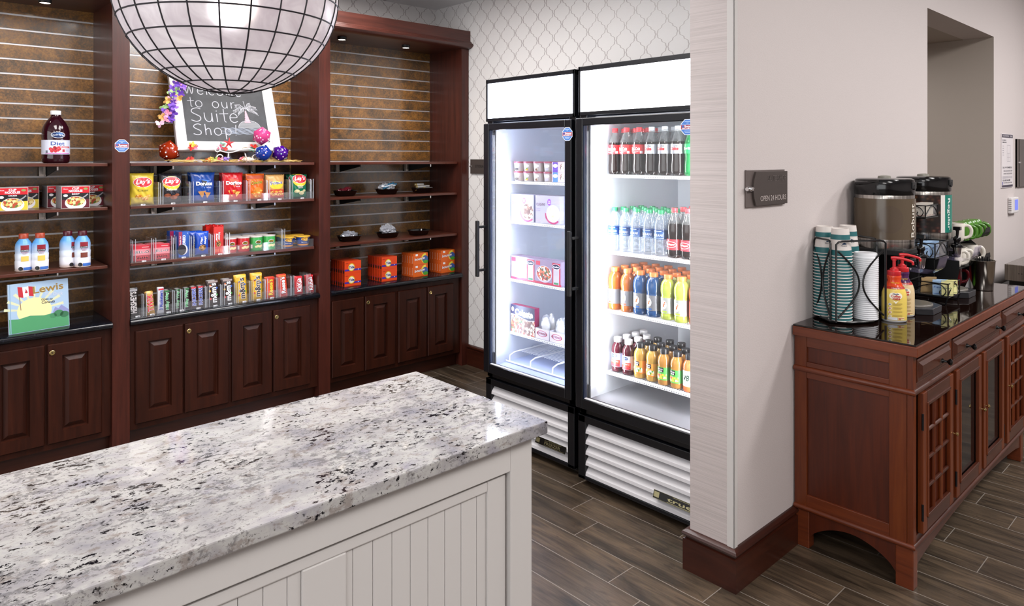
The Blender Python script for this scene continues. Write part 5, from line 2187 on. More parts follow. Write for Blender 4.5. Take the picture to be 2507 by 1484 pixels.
K_ = Kind(lambda: bag(.078, .137, .05, mat('#1a49b4', .2), d_ahoy, 'chocolate_chip_cookie_bag', 'x', 'cookie bag', seed=3))
K_.put((1.474, 4.235, .9985), .0, 'bright blue chocolate chip cookie bag, in front')
K_.put((1.455, 4.295, .9985), .05, 'bright blue chocolate chip cookie bag, behind the front one')


def mk_nb():
    mb = MB()
    mb.box(-.029, 0, 0, .029, .05, .160, mat('#c8241c', .3))
    for k in range(6):
        mb.tube([(-.028 + k * .011, .002 + .01 * (k % 2), .158), (-.026 + k * .011, .01, .168)], .006, mat('#b81c1c', .25), 6)
    f = front(0, 0)
    mb.text('Nutter', f, .004, .104, .013, mat('#2c1a14', .4), .05, e=.0005, bold=.09, rot=-PI / 2, shear=.2)
    mb.text('Nutter', f, .004, .104, .012, WHT, .048, e=.0008, bold=.03, rot=-PI / 2, shear=.2)
    mb.text('Butter', f, -.010, .098, .012, WHT, .045, e=.0008, bold=.03, rot=-PI / 2, shear=.2)
    mb.disc(f, .0, .060, .014, .018, F_COOKIE, 18, 1, e=.0006)
    for k in range(3):
        mb.rect(f, -.02 + k * .014, .01, -.012 + k * .014, .03, mat('#e06a4c', .4), e=.0005)
    return tag(mb.build('peanut_cookie_pack', bevel=.004), 'x', 'cookie pack')


K_ = Kind(mk_nb)
K_.put((1.566, 4.222, .9985), .02, 'tall red peanut cookie pack standing upright, in front')
K_.put((1.545, 4.285, .9985), .05, 'tall red peanut cookie pack standing upright, behind the front one')


def mk_can(c, c2):
    def mk():
        mb = MB()
        mb.lathe([(.037, 0), (.0375, .002), (.0375, .078), (.037, .080)], mat(c, .28), 28)
        f = cyl(.0375, .0003)
        mb.disc(f, .0, .050, .018, .011, WHT, 18, 2, e=.0003)
        mb.disc(f, .0, .050, .016, .009, mat('#20151a', .4), 18, 2, e=.0006)
        mb.text('Pringles', f, 0, .050, .007, YEL, .030, e=.001, bold=.03)
        for k in range(4):
            mb.disc(f, -.012 + k * .010, .022 + .004 * (k % 2), .010, .007, mat('#e6d79a', .5), 12, 2, e=.0004 + k * .0002)
        mb.rect(f, -.05, .012, -.036, .034, WHT, 3, e=.0004)
        o = tag(mb.build('small_crisp_can', ang=40), 'x', 'crisp can')
        MB().lathe([(.0385, .079), (.0385, .084), (.036, .085)], mat('#d8d0cc', .35), 28).build('lid', o, ang=30)
        return o
    return mk


KR, KG = Kind(mk_can('#b8242c', 0)), Kind(mk_can('#3aa04c', 0))
for K_, nm, xs in ((KR, 'red', [1.648, 1.727]), (KG, 'green', [1.808, 1.890])):
    for i, x in enumerate(xs):
        for j, y in enumerate((4.262, 4.345)):
            K_.put((x - .012 * j, y, .9985), 0, '%s crisp can with white lid, %s one of its %s row' % (nm, ('left', 'right')[i], ('front', 'back')[j]), 'small crisp cans')


def mk_mac():
    mb = MB()
    mb.lathe([(.033, 0), (.044, .058)], mat('#2c4c9c', .35), 28)
    f = cyl(.041, .0012)
    mb.lathe([(.0345, .004), (.0365, .014)], mat('#e8a050', .4), 28, cap0=False, cap1=False)
    mb.disc(cyl(.0425, .0006), .0, .046, .030, .012, F_MAC, 20, 3, e=.0006)
    mb.disc(cyl(.0425, .0006), .02, .043, .010, .010, mat('#1a2a60', .4), 16, 2, e=.0012)
    mb.text('Mac & Cheese', f, -.01, .026, .006, WHT, .034, e=.001)
    o = tag(mb.build('macaroni_cup', ang=40), 'x', 'food cup')
    MB().lathe([(.047, .058), (.047, .062), (.044, .064)], mat('#d8a838', .4), 28).build('lid', o, ang=30)
    return o


K_ = Kind(mk_mac)
for x, y, nm in ((2.010, 4.262, 'left one in front'), (2.115, 4.258, 'right one in front'), (2.03, 4.36, 'left one behind'), (2.118, 4.355, 'right one behind')):
    K_.put((x, y, .9985), 0, 'blue macaroni cup with yellow lid, ' + nm, 'macaroni cups')


# ================================================================ candy row
def cbar(w, h, base, words, wc, edge=None, th=.014, oc=None, ph=.8, tag_=None, crimp=True, sub=None):
    def mk():
        mb = MB()
        n = 7
        vs, fs = [], []
        for j in range(13):
            v = h * j / 12
            t_ = min(v, h - v) / (h * .12)
            t_ = min(1, t_)
            for i in range(n):
                u_ = -w / 2 + w * i / (n - 1)
                q = th / 2 * (max(0, 1 - (2 * u_ / w) ** 4) ** .5) * t_ ** .6
                vs.append((u_, -q - .0006, v))
            for i in range(n):
                u_ = w / 2 - w * i / (n - 1)
                q = th / 2 * (max(0, 1 - (2 * u_ / w) ** 4) ** .5) * t_ ** .6
                vs.append((u_, q + .0006, v))
        K = 2 * n
        for j in range(12):
            for i in range(K):
                fs.append((j * K + i, j * K + (i + 1) % K, (j + 1) * K + (i + 1) % K, (j + 1) * K + i))
        mb.add(vs, fs, base, True)
        mp = front(0, -th / 2 - .0006)
        if edge:
            mb.rect(mp, -w * .40, h * .9, w * .40, h * .97, edge, e=.0004)
        if oc:
            mb.text(words, mp, 0, h * .5, w * ph * 1.08, oc, h * .80, e=.0004, bold=.06, rot=PI / 2)
        mb.text(words, mp, 0, h * .5, w * ph, wc, h * .77, e=.0008, bold=.03, rot=PI / 2)
        if sub:
            sub(mb, mp)
        return tag(mb.build('candy_bar', ang=50), 'x', 'candy bar')
    return Kind(mk)


def mmsub(c):
    def s(mb, mp):
        for x, z, cc in ((-.018, .04, '#c83030'), (-.020, .085, '#e0b020'), (.018, .06, '#3a9a40'), (.020, .10, '#3060c0'), (-.016, .115, '#d86820')):
            mb.disc(mp, x, z, .006, .006, mat(cc, .3), 12, 1, e=.0004)
    return s


CB = []
HRS = cbar(.052, .150, mat('#1d1512', .3), "HERSHEY'S", mat('#d5d0d0', .3), mat('#b8b8bc', .3, .5), ph=.62)
TWX = cbar(.042, .122, mat('#b98a3c', .25, .3), 'TWIX', RED, mat('#d8b878', .3), oc=WHT, ph=.7)
TMK = cbar(.034, .138, mat('#c9cbd4', .25, .3), '3 Musketeers', mat('#2c3c9c', .3), mat('#c03040', .3), ph=.55)
MKW = cbar(.033, .122, mat('#231a1a', .28), 'Milky Way', mat('#3fae64', .3), mat('#2f6a3c', .3), oc=WHT, ph=.6)
SNK = cbar(.034, .124, mat('#3a201c', .28), 'SNICKERS', mat('#2c49a8', .3), mat('#c03040', .3), oc=WHT, ph=.62)
MMB = cbar(.068, .146, mat('#33211f', .22), "m&m's", WHT, mat('#9a8a86', .3), ph=.5, sub=mmsub(0), th=.02)
MMY = cbar(.070, .158, mat('#dcae2c', .25), "m&m's", mat('#30201c', .3), mat('#e8c860', .3), oc=WHT, ph=.5, sub=mmsub(1), th=.02)
REE = cbar(.058, .125, mat('#d8441c', .28), "Reese's", YEL, mat('#c8281c', .3), oc=mat('#6a2c14', .3), ph=.5)
REW = cbar(.058, .132, mat('#d04028', .28), "Reese's", WHT, mat('#e0762c', .3), oc=mat('#6a2c14', .3), ph=.5)
KKT = cbar(.052, .108, mat('#c01f28', .28), 'KitKat', WHT, mat('#d84048', .3), oc=None, ph=.55, sub=lambda mb, mp: mb.disc(mp, 0, .054, .018, .042, mat('#e8e0e0', .3), 22, 1, e=.0003, rin=.9))
seq = [(HRS, 1.105, 'dark chocolate bar with big silver letters, far left of the candy row'), (TWX, 1.192, 'gold caramel cookie bar leaning in the candy row'), (TMK, 1.243, 'silver and blue nougat bar in the candy row'),
       (MKW, 1.279, 'dark bar with green script, first of its three'), (MKW, 1.330, 'dark bar with green script, second of its three'), (MKW, 1.381, 'dark bar with green script, third of its three'),
       (SNK, 1.421, 'brown bar with blue letters, left of the pair'), (SNK, 1.457, 'brown bar with blue letters, right of the pair'),
       (MMB, 1.531, 'brown candy packet, left of the two'), (MMB, 1.614, 'brown candy packet, right of the two'), (MMY, 1.698, 'yellow candy packet, left of the two'), (MMY, 1.790, 'yellow candy packet, right of the two'),
       (REE, 1.873, 'orange peanut cup packet with yellow letters'), (REW, 1.958, 'orange peanut cup packet with white letters'), (KKT, 2.062, 'red wafer bar, left of the two'), (KKT, 2.140, 'red wafer bar, right of the two')]
tl = [0, -.06, .03, -.02, .04, .02, 0, .02, -.02, 0, -.03, .02, .03, -.04, .03, -.02]
for (K_, x, lb), ty in zip(seq, tl):
    rr = random.Random(int(x * 1000))
    for j in range(2):
        o = K_.put((x + (.004 * j), 4.205 + .024 * j, .7025), 0, lb + (', behind' if j else ', in front'), 'candy bars')
        o.rotation_euler = (math.radians(-7), ty, 0)

# ================================================================ right bay goods
def mk_bowl():
    def prof(k):
        return k
    mb = MB()
    pr_ = [(.050, 0), (.060, .003), (.074, .034), (.082, .037), (.082, .039), (.073, .037), (.058, .006), (.048, .004), (.001, .004)]
    mb.lathe(pr_, M_BLKG, 32, sq=3.2, sx=1.05, sy=.80, cap1=False)
    return tag(mb.build('black_plastic_bowl', ang=40), 'x', 'bowl')


KB = Kind(mk_bowl)
BP = [(2.455, 4.32, 1.3035, 'upper left bowl, holding dark red packets'), (2.80, 4.335, 1.3035, 'upper middle bowl, holding blue wrapped bundles'), (3.105, 4.33, 1.3035, 'upper right bowl, holding silver wrapped rolls'),
      (2.475, 4.30, .9955, 'lower left bowl, holding grey film packets'), (2.785, 4.30, .9955, 'lower middle bowl, holding a tall crumpled bundle'), (3.045, 4.29, .9955, 'lower right bowl, nearly empty')]
for x, y, z, lb in BP:
    KB.put((x, y, z), 0, 'black plastic ' + lb, 'black bowls in the right bay')
M_CRK = mat('#b9bcc4', .18, .3)


def crumple(label, loc, sx, sy, sz, m, name, seed, n=3):
    mb = MB()
    rr = random.Random(seed)
    for q in range(n):
        bm = bmesh.new()
        bmesh.ops.create_icosphere(bm, subdivisions=3, radius=1)
        ox, oy = rr.uniform(-.3, .3), rr.uniform(-.2, .2)
        a = rr.uniform(-.5, .5)
        vs = []
        for v in bm.verts:
            p = v.co * (1 + .18 * math.sin(v.co.x * 9 + q) * math.sin(v.co.y * 8 + 2 * q) + .12 * math.sin(v.co.z * 13 + v.co.x * 7))
            p = Matrix.Rotation(a, 3, 'Y') @ Vector((p.x * sx, p.y * sy, p.z * sz))
            vs.append(p + Vector((ox * sx, oy * sy, rr.uniform(0, .2) * sz if v.index < 0 else sz * .8 + q * .15 * sz)))
        fs = [tuple(v.index for v in f_.verts) for f_ in bm.faces]
        bm.free()
        mb.add(vs, fs, m, True)
    return tag(mb.build(name, loc=loc, ang=18), label, 'packet')


crumple('dark red small packets in the upper left black bowl', (2.455, 4.32, 1.312), .046, .028, .022, mat('#5c1420', .3), 'wrapped_packet', 1)
crumple('blue and white wrapped bundle in the upper middle black bowl', (2.80, 4.335, 1.312), .052, .030, .034, M_CRK, 'wrapped_packet', 2)
mb = MB()
for k in range(5):
    mb.tube([(-.05 + .012 * k, -.01 + .006 * k, .012 + .007 * k), (.02 + .012 * k, .004, .03 + .009 * (k % 3))], .007, mat(('#2c6a8c', '#d8dce4')[k % 2], .2), 8)
tag(mb.build('wrapped_cutlery_set', loc=(2.80, 4.31, 1.335)), 'teal and white wrapped cutlery in the upper middle bowl', 'cutlery')
for i, (x, y, z, r_) in enumerate(((3.075, 4.31, 1.332, 0), (3.10, 4.33, 1.334, .1), (3.085, 4.315, 1.350, -.05), (3.14, 4.30, 1.336, .12), (3.13, 4.33, 1.352, 0), (3.085, 4.335, 1.366, .1))):
    mb = MB()
    mb.lathe([(.004, -.042), (.009, -.038), (.0095, -.03), (.0095, .03), (.009, .038), (.004, .042)], mat('#c9c8c6', .2, .6), 12, mx=Matrix.Rotation(PI / 2, 4, 'Y'))
    mb.lathe([(.0098, -.041), (.0098, -.034)], mat('#b09040', .3, .5), 12, mx=Matrix.Rotation(PI / 2, 4, 'Y'))
    tag(mb.build('wrapped_roll', loc=(x, y, z), rz=r_), '%s silver foil roll in the upper right bowl, counting from the bottom' % ORD[i], 'packet', 'foil rolls')
crumple('grey clear film packets in the lower left black bowl', (2.475, 4.30, 1.005), .056, .034, .027, mat('#9a9ca6', .15, .2), 'film_packet', 4)
crumple('crumpled clear film bundle standing tall in the lower middle bowl', (2.79, 4.30, 1.005), .050, .032, .038, mat('#a9abb4', .15, .2), 'film_packet', 5)
mb = MB()
mb.add([(-.05, 0, 0), (.01, -.01, 0), (.035, 0, .05), (.0, .005, .062), (-.02, 0, .035)], [(0, 1, 2, 3, 4)], M_FILM)
mb.add([(-.05, .001, 0), (.01, -.009, 0), (.03, .011, .045), (.0, .016, .065), (-.02, .01, .035)], [(0, 1, 2, 3, 4)], M_FILM)
tag(mb.build('plastic_film_flap', loc=(2.785, 4.295, 1.035)), 'clear film flap rising from the lower middle bowl', 'wrap')
crumple('thin clear wrap in the lower right black bowl', (3.045, 4.29, 1.001), .045, .03, .010, mat('#3a3a40', .2), 'film_packet', 6)


def d_tide(mb, f):
    mb.rect(f, -.062, .018, .062, .030, mat('#43309a', .35), e=.0002)
    mb.disc(f, -.010, .042, .025, .027, mat('#c89a20', .4), 26, 1, e=.0003)
    mb.disc(f, -.010, .042, .023, .025, mat('#f0d040', .4), 26, 1, e=.0005)
    mb.disc(f, -.010, .042, .018, .020, mat('#f0e8e0', .4), 24, 1, e=.0007)
    mb.text('Tide', f, -.010, .042, .020, mat('#f4f0f0', .4), .044, e=.0009, bold=.09, rot=.06)
    mb.text('Tide', f, -.010, .042, .018, mat('#20286c', .4), .040, e=.0012, bold=.03, rot=.06)
    mb.rect(f, -.055, .068, -.035, .071, mat('#8c2c14', .4), e=.0003)
    mb.rect(f, .038, .022, .044, .027, WHT, e=.0004)


def s_tide(mb, s):
    mb.disc(s, 0, .014, .011, .012, mat('#50281c', .4), 14, 1, e=.0003)
    mb.rect(s, -.013, .0, -.0125, .083, mat('#8c2410', .4), e=.0004)


def d_bounce(mb, f):
    mb.disc(f, .045, .044, .040, .038, mat('#e8d84a', .4), 24, 1, e=.0002, a0=PI / 2, a1=PI * 1.5)
    mb.disc(f, .040, .040, .026, .026, mat('#3c5c9c', .4), 22, 1, e=.0004)
    mb.disc(f, .044, .020, .022, .013, mat('#4a9a30', .4), 20, 1, e=.0006)
    mb.text('bounce', f, -.010, .046, .022, mat('#b8341c', .4), .094, e=.0008, bold=.09, rot=.1, shear=.2)
    mb.text('bounce', f, -.010, .046, .020, WHT, .090, e=.0011, bold=.03, rot=.1, shear=.2)
    mb.rect(f, -.045, .066, -.025, .080, WHT, e=.0004)


def s_bounce(mb, s):
    mb.text('bounce', s, 0, .040, .010, mat('#f0d0b8', .4), .05, e=.0004, rot=PI / 2)


KT = Kind(lambda: packet('laundry_detergent_box', .125, .026, .084, mat('#e0481c', .35), d_tide, mat('#c43a18', .4), cat='laundry box', sd=s_tide))
KBo = Kind(lambda: packet('dryer_sheet_box', .128, .026, .084, mat('#e0641c', .35), d_bounce, mat('#c9561c', .4), cat='laundry box', sd=s_bounce, top=mat('#e8702c', .4)))
for st, (K_, nm, x, y0_, nrow) in enumerate(((KT, 'left pile of orange detergent boxes', 2.458, 4.222, 6), (KT, 'right pile of orange detergent boxes', 2.748, 4.222, 6), (KBo, 'left pile of dryer sheet boxes', 3.015, 4.222, 5), (KBo, 'right pile of dryer sheet boxes', 3.272, 4.232, 5))):
    for lv in range(2):
        for k in range(nrow):
            K_.put((x - .0015 * k, y0_ + .0285 * k, .7008 + lv * .0845), 0, '%s box from the front, %s layer, %s' % (ORD[k], ('bottom', 'top')[lv], nm), nm)
# ================================================================ cooler drinks (turned to face -X)
COLA = mat('#150a08', .08, 0, 0, .6)
sodap = [(.026, 0), (.031, .004), (.033, .02), (.033, .045), (.0305, .075), (.031, .095), (.033, .112), (.0335, .132), (.031, .152), (.024, .176), (.016, .196), (.0125, .206), (.0125, .214)]
soda_liq = [(q[0] - .001, q[1] + .001) for q in sodap[:9]] + [(.029, .160)]
M_LR = mat('#cf2a30', .35)
M_LS = mat('#c5cad2', .25, .5)


def d_coke(b, f):
    b.text('Coca-Cola', f, -.004, .122, .016, WHT, .052, e=.0006, bold=.04, shear=.35)
    b.stroke(f, [(-.03, .108), (-.01, .104), (.01, .109), (.03, .106)], .002, WHT, e=.0006)
    b.rect(f, .022, .100, .034, .112, WHT, 3, e=.0006)


def d_diet(b, f):
    b.text('Diet', f, .010, .134, .008, BLK, .018, e=.0006, shear=.3, bold=0)
    b.text('Coke', f, -.002, .121, .016, mat('#c8202c', .4), .042, e=.0006, bold=.04, shear=.2)
    b.rect(f, -.03, .100, .03, .102, mat('#9aa0aa', .4), 6, e=.0006)


def d_pep(b, f):
    b.disc(f, 0, .060, .028, .014, WHT, 22, 3, e=.0004)
    b.disc(f, 0, .060, .026, .012, mat('#a01c28', .4), 22, 3, e=.0008)
    b.text('Dr Pepper', f, 0, .060, .010, WHT, .042, e=.0014, bold=.05, shear=.15)


def d_das(b, f):
    b.rect(f, -.032, .112, .032, .118, mat('#122c62', .3), 8, e=.0003)
    b.text('DASANI', f, 0, .096, .012, WHT, .052, e=.0006, bold=0, sp=1.1)
    b.rect(f, -.02, .113, .02, .1155, mat('#b8c8e0', .4), 6, e=.0006)
    b.rect(f, -.03, .082, .03, .084, mat('#b8c8e0', .4), 6, e=.0006)


def d_gat(c):
    def d(b, f):
        b.disc(f, -.0, .068, .013, .019, WHT, 20, 2, e=.0004)
        b.text('G', f, 0, .068, .026, mat('#2b2b30', .4), .017, e=.0010, bold=.07)
        b.text('G', f, 0, .068, .024, WHT, .015, e=.0014, bold=.03)
        b.poly(f, [(-.006, .060), (.004, .082), (.008, .082), (.0, .058)], mat('#e0561a', .3), .0018)
        b.rect(f, -.014, .034, .014, .041, mat(c, .4), 4, e=.0005)
    return d


def d_ocean(b, f):
    b.disc(f, -.004, .078, .022, .011, WHT, 20, 2, e=.0004)
    b.disc(f, -.004, .078, .020, .009, mat('#16305f', .3), 20, 2, e=.0007)
    b.text('Ocean Spray', f, -.004, .078, .0055, WHT, .034, e=.0011, shear=.2)
    b.rect(f, -.027, .040, .027, .058, mat('#d8402c', .4), 8, e=.0004)
    b.text('Cranberry', f, 0, .050, .008, WHT, .042, e=.0008)
    b.rect(f, -.027, .026, .027, .040, F_BERRY, 8, e=.0005)


def d_mm(pic, c):
    def d(b, f):
        b.rect(f, -.026, .026, .026, .052, pic, 8, e=.0004)
        b.rect(f, -.028, .024, .028, .030, mat(c, .4), 8, e=.0006)
        b.rect(f, -.018, .060, .012, .080, BLK, 5, e=.0005)
        b.text('Minute', f, -.003, .074, .007, WHT, .024, e=.0009)
        b.text('Maid', f, -.003, .065, .007, WHT, .018, e=.0009)
    return d


def d_v8(b, f):
    b.text('V8', f, 0, .062, .026, mat('#1c3a2c', .4), .030, e=.0006, shear=.2, bold=.02)


soda_neck = [(.0310, .1535), (.0295, .160), (.024, .176), (.016, .196), (.0125, .206), (.0125, .214)]
soda_liq = sodap[:9] + [(.0308, .1535)]
K_CO = bottle('cola_bottle', 'drink bottle', soda_neck, M_PETN, (.0145, .208, .224), mat('#d8323a', .35), (.0338, .098, .142, M_LR), d_coke, (soda_liq, COLA), neckring=1)
K_DC = bottle('diet_cola_bottle', 'drink bottle', soda_neck, M_PETN, (.0145, .208, .224), mat('#c9ccd2', .35), (.0338, .098, .142, M_LS), d_diet, (soda_liq, COLA), neckring=1)
K_SP = bottle('lemon_soda_bottle', 'drink bottle', sodap, mat('#0a7a3c', .12), (.0145, .208, .224), mat('#1f9c4c', .35), (.0338, .098, .142, mat('#18a458', .3)), lambda b, f: b.text('Sprite', f, 0, .12, .016, WHT, .05, e=.0006, bold=.04, shear=.2), None, neckring=1)
K_DP = bottle('pepper_soda_bottle', 'drink bottle', soda_neck, M_PETN, (.0145, .208, .224), mat('#c8444c', .35), (.0345, .036, .084, mat('#c8303c', .35)), d_pep, (soda_liq, COLA), neckring=1)
wp = [(.027, 0), (.032, .004), (.0325, .02), (.0315, .026), (.0325, .032), (.0325, .05), (.0315, .055), (.0325, .06), (.0325, .075), (.032, .078), (.032, .120), (.0325, .126), (.032, .140), (.028, .160), (.020, .180), (.0135, .194), (.0125, .20)]
K_WA = bottle('water_bottle', 'drink bottle', wp, M_PETW, (.0145, .193, .209), mat('#1d8a58', .35), (.0326, .078, .120, mat('#1f4c84', .3)), d_das, neckring=1)
gp = [(.030, 0), (.034, .004), (.0345, .022), (.0335, .026), (.0345, .030), (.0345, .100), (.032, .106), (.0345, .112), (.036, .130), (.035, .150), (.030, .168), (.022, .178), (.0185, .182), (.0185, .186)]


def m_sport(name, c, c2):
    m, t, b = new(name)
    b.inputs['Base Color'].default_value = lin(c)
    b.inputs['Roughness'].default_value = .12
    b.inputs['Specular IOR Level'].default_value = .6
    return m


GAT = []
for nm, c, lc in (('orange', '#8c4a1e', '#a8402a'), ('blue', '#153c68', '#1c4c8c'), ('yellow', '#949f42', '#94a830')):
    GAT.append(bottle(nm + '_sports_drink_bottle', 'drink bottle', gp, m_sport(nm + '_sports_drink', c, c), (.0205, .183, .203), mat('#e07a3c', .35), (.0350, .030, .100, mat('#707176' if nm != 'yellow' else '#9a9c98', .35, .3)), d_gat(lc), n=24))
K_RD = bottle('red_sports_drink_bottle', 'drink bottle', gp, mat('#d8402c', .12), (.0205, .183, .203), mat('#e07a3c', .35), (.0350, .030, .100, mat('#d84a30', .3)), None, n=24)
jp2 = [(.027, 0), (.030, .004), (.0305, .024), (.030, .026), (.030, .088), (.0305, .092), (.0315, .104), (.029, .120), (.021, .134), (.0175, .138), (.0175, .143)]
K_OC = bottle('cranberry_drink_bottle', 'drink bottle', jp2, mat('#3a0c18', .1), (.0195, .141, .163), mat('#e4e4e8', .35), (.0306, .024, .090, mat('#c6cbe0', .4)), d_ocean, n=22)
K_MO = bottle('orange_juice_bottle', 'drink bottle', jp2, mat('#a88440', .12), (.0200, .139, .162), mat('#17171b', .3), (.0306, .024, .082, mat('#e0903c', .4)), d_mm(F_ORANGE, '#e07a24'), n=22)
K_MA = bottle('apple_juice_bottle', 'drink bottle', jp2, mat('#9c6e34', .1), (.0200, .139, .162), mat('#17171b', .3), (.0306, .024, .082, mat('#4aa048', .4)), d_mm(F_APPLE, '#58a84c'), n=22)
K_V8 = bottle('vegetable_juice_bottle', 'drink bottle', jp2, mat('#d86a3c', .1), (.0200, .139, .162), mat('#17171b', .3), (.0306, .024, .100, mat('#dfe6dc', .4)), d_v8, n=22)
ROWN = ['front', 'second', 'third', 'fourth', 'fifth']


def shelf_fill(z, dx, cols, depth, x0=2.72, jit=.003, grp=''):
    rr = random.Random(int(z * 1000))
    for ci, (K_, y, nm, dp) in enumerate(cols):
        for r_ in range(dp):
            K_.put((x0 + dx * r_ + rr.uniform(-jit, jit), y + rr.uniform(-.0015, .0015), z + .0005), RZF + rr.uniform(-.12, .12), '%s, %s row, %s column from the left' % (nm, ROWN[r_], ORD[ci] if ci < 10 else 'last'), grp)


Z1, Z2, Z3, Z4 = 1.483, 1.112, .827, .527
shelf_fill(Z1, .072, [(K_CO, 2.186, 'dark cola bottle with red label', 3), (K_CO, 2.114, 'dark cola bottle with red label', 3), (K_CO, 2.042, 'dark cola bottle with red label', 3), (K_DC, 1.970, 'diet cola bottle with silver label', 3), (K_DC, 1.898, 'diet cola bottle with silver label', 3), (K_DC, 1.826, 'diet cola bottle with silver label', 3), (K_SP, 1.756, 'green lemon soda bottle', 3)], 3, grp='sodas on the top cooler shelf')
shelf_fill(Z2, .070, [(K_WA, 2.186, 'clear water bottle with green cap', 4), (K_WA, 2.118, 'clear water bottle with green cap', 4), (K_WA, 2.050, 'clear water bottle with green cap', 4), (K_WA, 1.982, 'clear water bottle with green cap', 4), (K_WA, 1.914, 'clear water bottle with green cap', 4), (K_DP, 1.843, 'dark soda bottle with low red label', 3), (K_DP, 1.771, 'dark soda bottle with low red label', 3), (K_CO, 1.699, 'cola bottle with red label', 2)], 4, grp='bottles on the second cooler shelf')
shelf_fill(Z3, .075, [(GAT[0], 2.184, 'orange sports drink bottle', 4), (GAT[0], 2.108, 'orange sports drink bottle', 4), (GAT[1], 2.032, 'blue sports drink bottle', 4), (GAT[1], 1.956, 'blue sports drink bottle', 4), (GAT[2], 1.880, 'yellow sports drink bottle', 4), (GAT[2], 1.804, 'yellow sports drink bottle', 4), (K_RD, 1.728, 'red sports drink bottle', 4)], 4, grp='sports drinks on the third cooler shelf')
shelf_fill(Z4, .070, [(K_OC, 2.170, 'cranberry drink bottle with white cap', 4), (K_OC, 2.102, 'cranberry drink bottle with white cap', 3), (K_MO, 2.034, 'orange juice bottle with black cap', 3), (K_MO, 1.966, 'orange juice bottle with black cap', 3), (K_MA, 1.898, 'apple juice bottle with black cap', 3), (K_MA, 1.830, 'apple juice bottle with black cap', 3), (K_V8, 1.764, 'pale vegetable juice bottle', 3)], 3, grp='small juices on the lowest cooler shelf')

# ================================================================ freezer goods
FZ = [1.433, 1.208, .880, .580]


def cupm(lid, pic):
    def mk():
        mb = MB()
        mb.lathe([(.031, 0), (.0365, .046)], mat('#a89e9c', .4), 26)
        f = cyl(.0350, .0008)
        mb.disc(f, 0, .030, .016, .009, mat('#e8e4e8', .4), 18, 2, e=.0008)
        mb.text('Häagen-Dazs', f, 0, .030, .0045, mat('#6c1c30', .4), .024, e=.0014, bold=0)
        mb.disc(f, 0, .012, .012, .008, pic, 14, 2, e=.0005)
        o = tag(mb.build('ice_cream_cup', ang=40), 'x', 'ice cream cup')
        MB().lathe([(.038, .045), (.038, .052), (.0365, .054)], mat(lid, .35), 26).build('lid', o, ang=30)
        return o
    return Kind(mk)


CK = [cupm('#8c3a50', mat('#2c2028', .5)), cupm('#8c3a50', F_ORANGE), cupm('#8c3a50', F_MEAT), cupm('#8c3a50', mat('#a8a4ae', .5))]
CN = ['dark chip', 'orange swirl', 'brown nut', 'grey vanilla']
for i, y in enumerate((2.900, 2.822, 2.744, 2.664)):
    for lv in range(2):
        for r_ in range(2):
            CK[i].put((2.76 + .08 * r_, y, FZ[0] + .001 + .0548 * lv), RZF + .15, 'ice cream cup with %s picture, %s layer, %s row of the freezer' % (CN[i], ('lower', 'upper')[lv], ROWN[r_]), 'ice cream cups')


def d_bar(c):
    def d(mb, f):
        mb.rect(f, -.042, .0, -.006, .052, mat(c, .4), e=.0003)
        mb.disc(f, -.024, .033, .017, .010, WHT, 18, 1, e=.0005)
        mb.text('Häagen-Dazs', f, -.024, .033, .005, mat('#5c2c6c', .4), .028, e=.0008)
        mb.disc(f, .024, .026, .013, .018, F_MEAT, 16, 1, e=.0005)
        mb.rect(f, .018, .006, .030, .026, WHT, e=.0007)
    return d


for lv, c, nm in ((0, '#4a78b8', 'blue'), (1, '#5c3aa0', 'purple')):
    K_ = Kind(lambda: packet('ice_cream_bar_box', .100, .13, .053, mat('#b8a6ac', .4), d_bar(c), cat='ice cream box'))
    K_.put((2.72, 2.565, FZ[0] + .001 + lv * .0540), RZF, 'mauve ice cream bar box with %s label on the top freezer shelf' % nm, 'ice cream bar boxes')


def d_cuis(pic, sub):
    def d(mb, f):
        w = .095
        mb.text('cuisine', f, -.050, .105, .020, mat('#5c3c54', .4), .066, e=.0004, bold=-.005)
        mb.disc(f, .014, .116, .014, .018, mat('#8a4ab8', .4), 18, 1, e=.0004)
        for k in range(3):
            mb.rect(f, .006, .109 + k * .006, .022, .111 + k * .006, WHT, e=.0007)
        mb.disc(f, .042, .050, .060, .050, mat('#9c2c5c', .4), 30, 1, e=.0003, a0=PI * .95, a1=PI * 1.75)
        mb.disc(f, .042, .056, .050, .047, mat('#bdb8c6', .4), 30, 1, e=.0005)
        mb.disc(f, .044, .058, .044, .042, pic, 30, 1, e=.0008)
        for k, s_ in enumerate(sub):
            mb.text(s_, f, -.086, .080 - k * .011, .007, mat('#7c6c88', .4), .032, e=.0004, al='l', bold=0)
        mb.rect(f, -.088, .014, -.05, .018, mat('#b09cb4', .4), e=.0004)
    return d


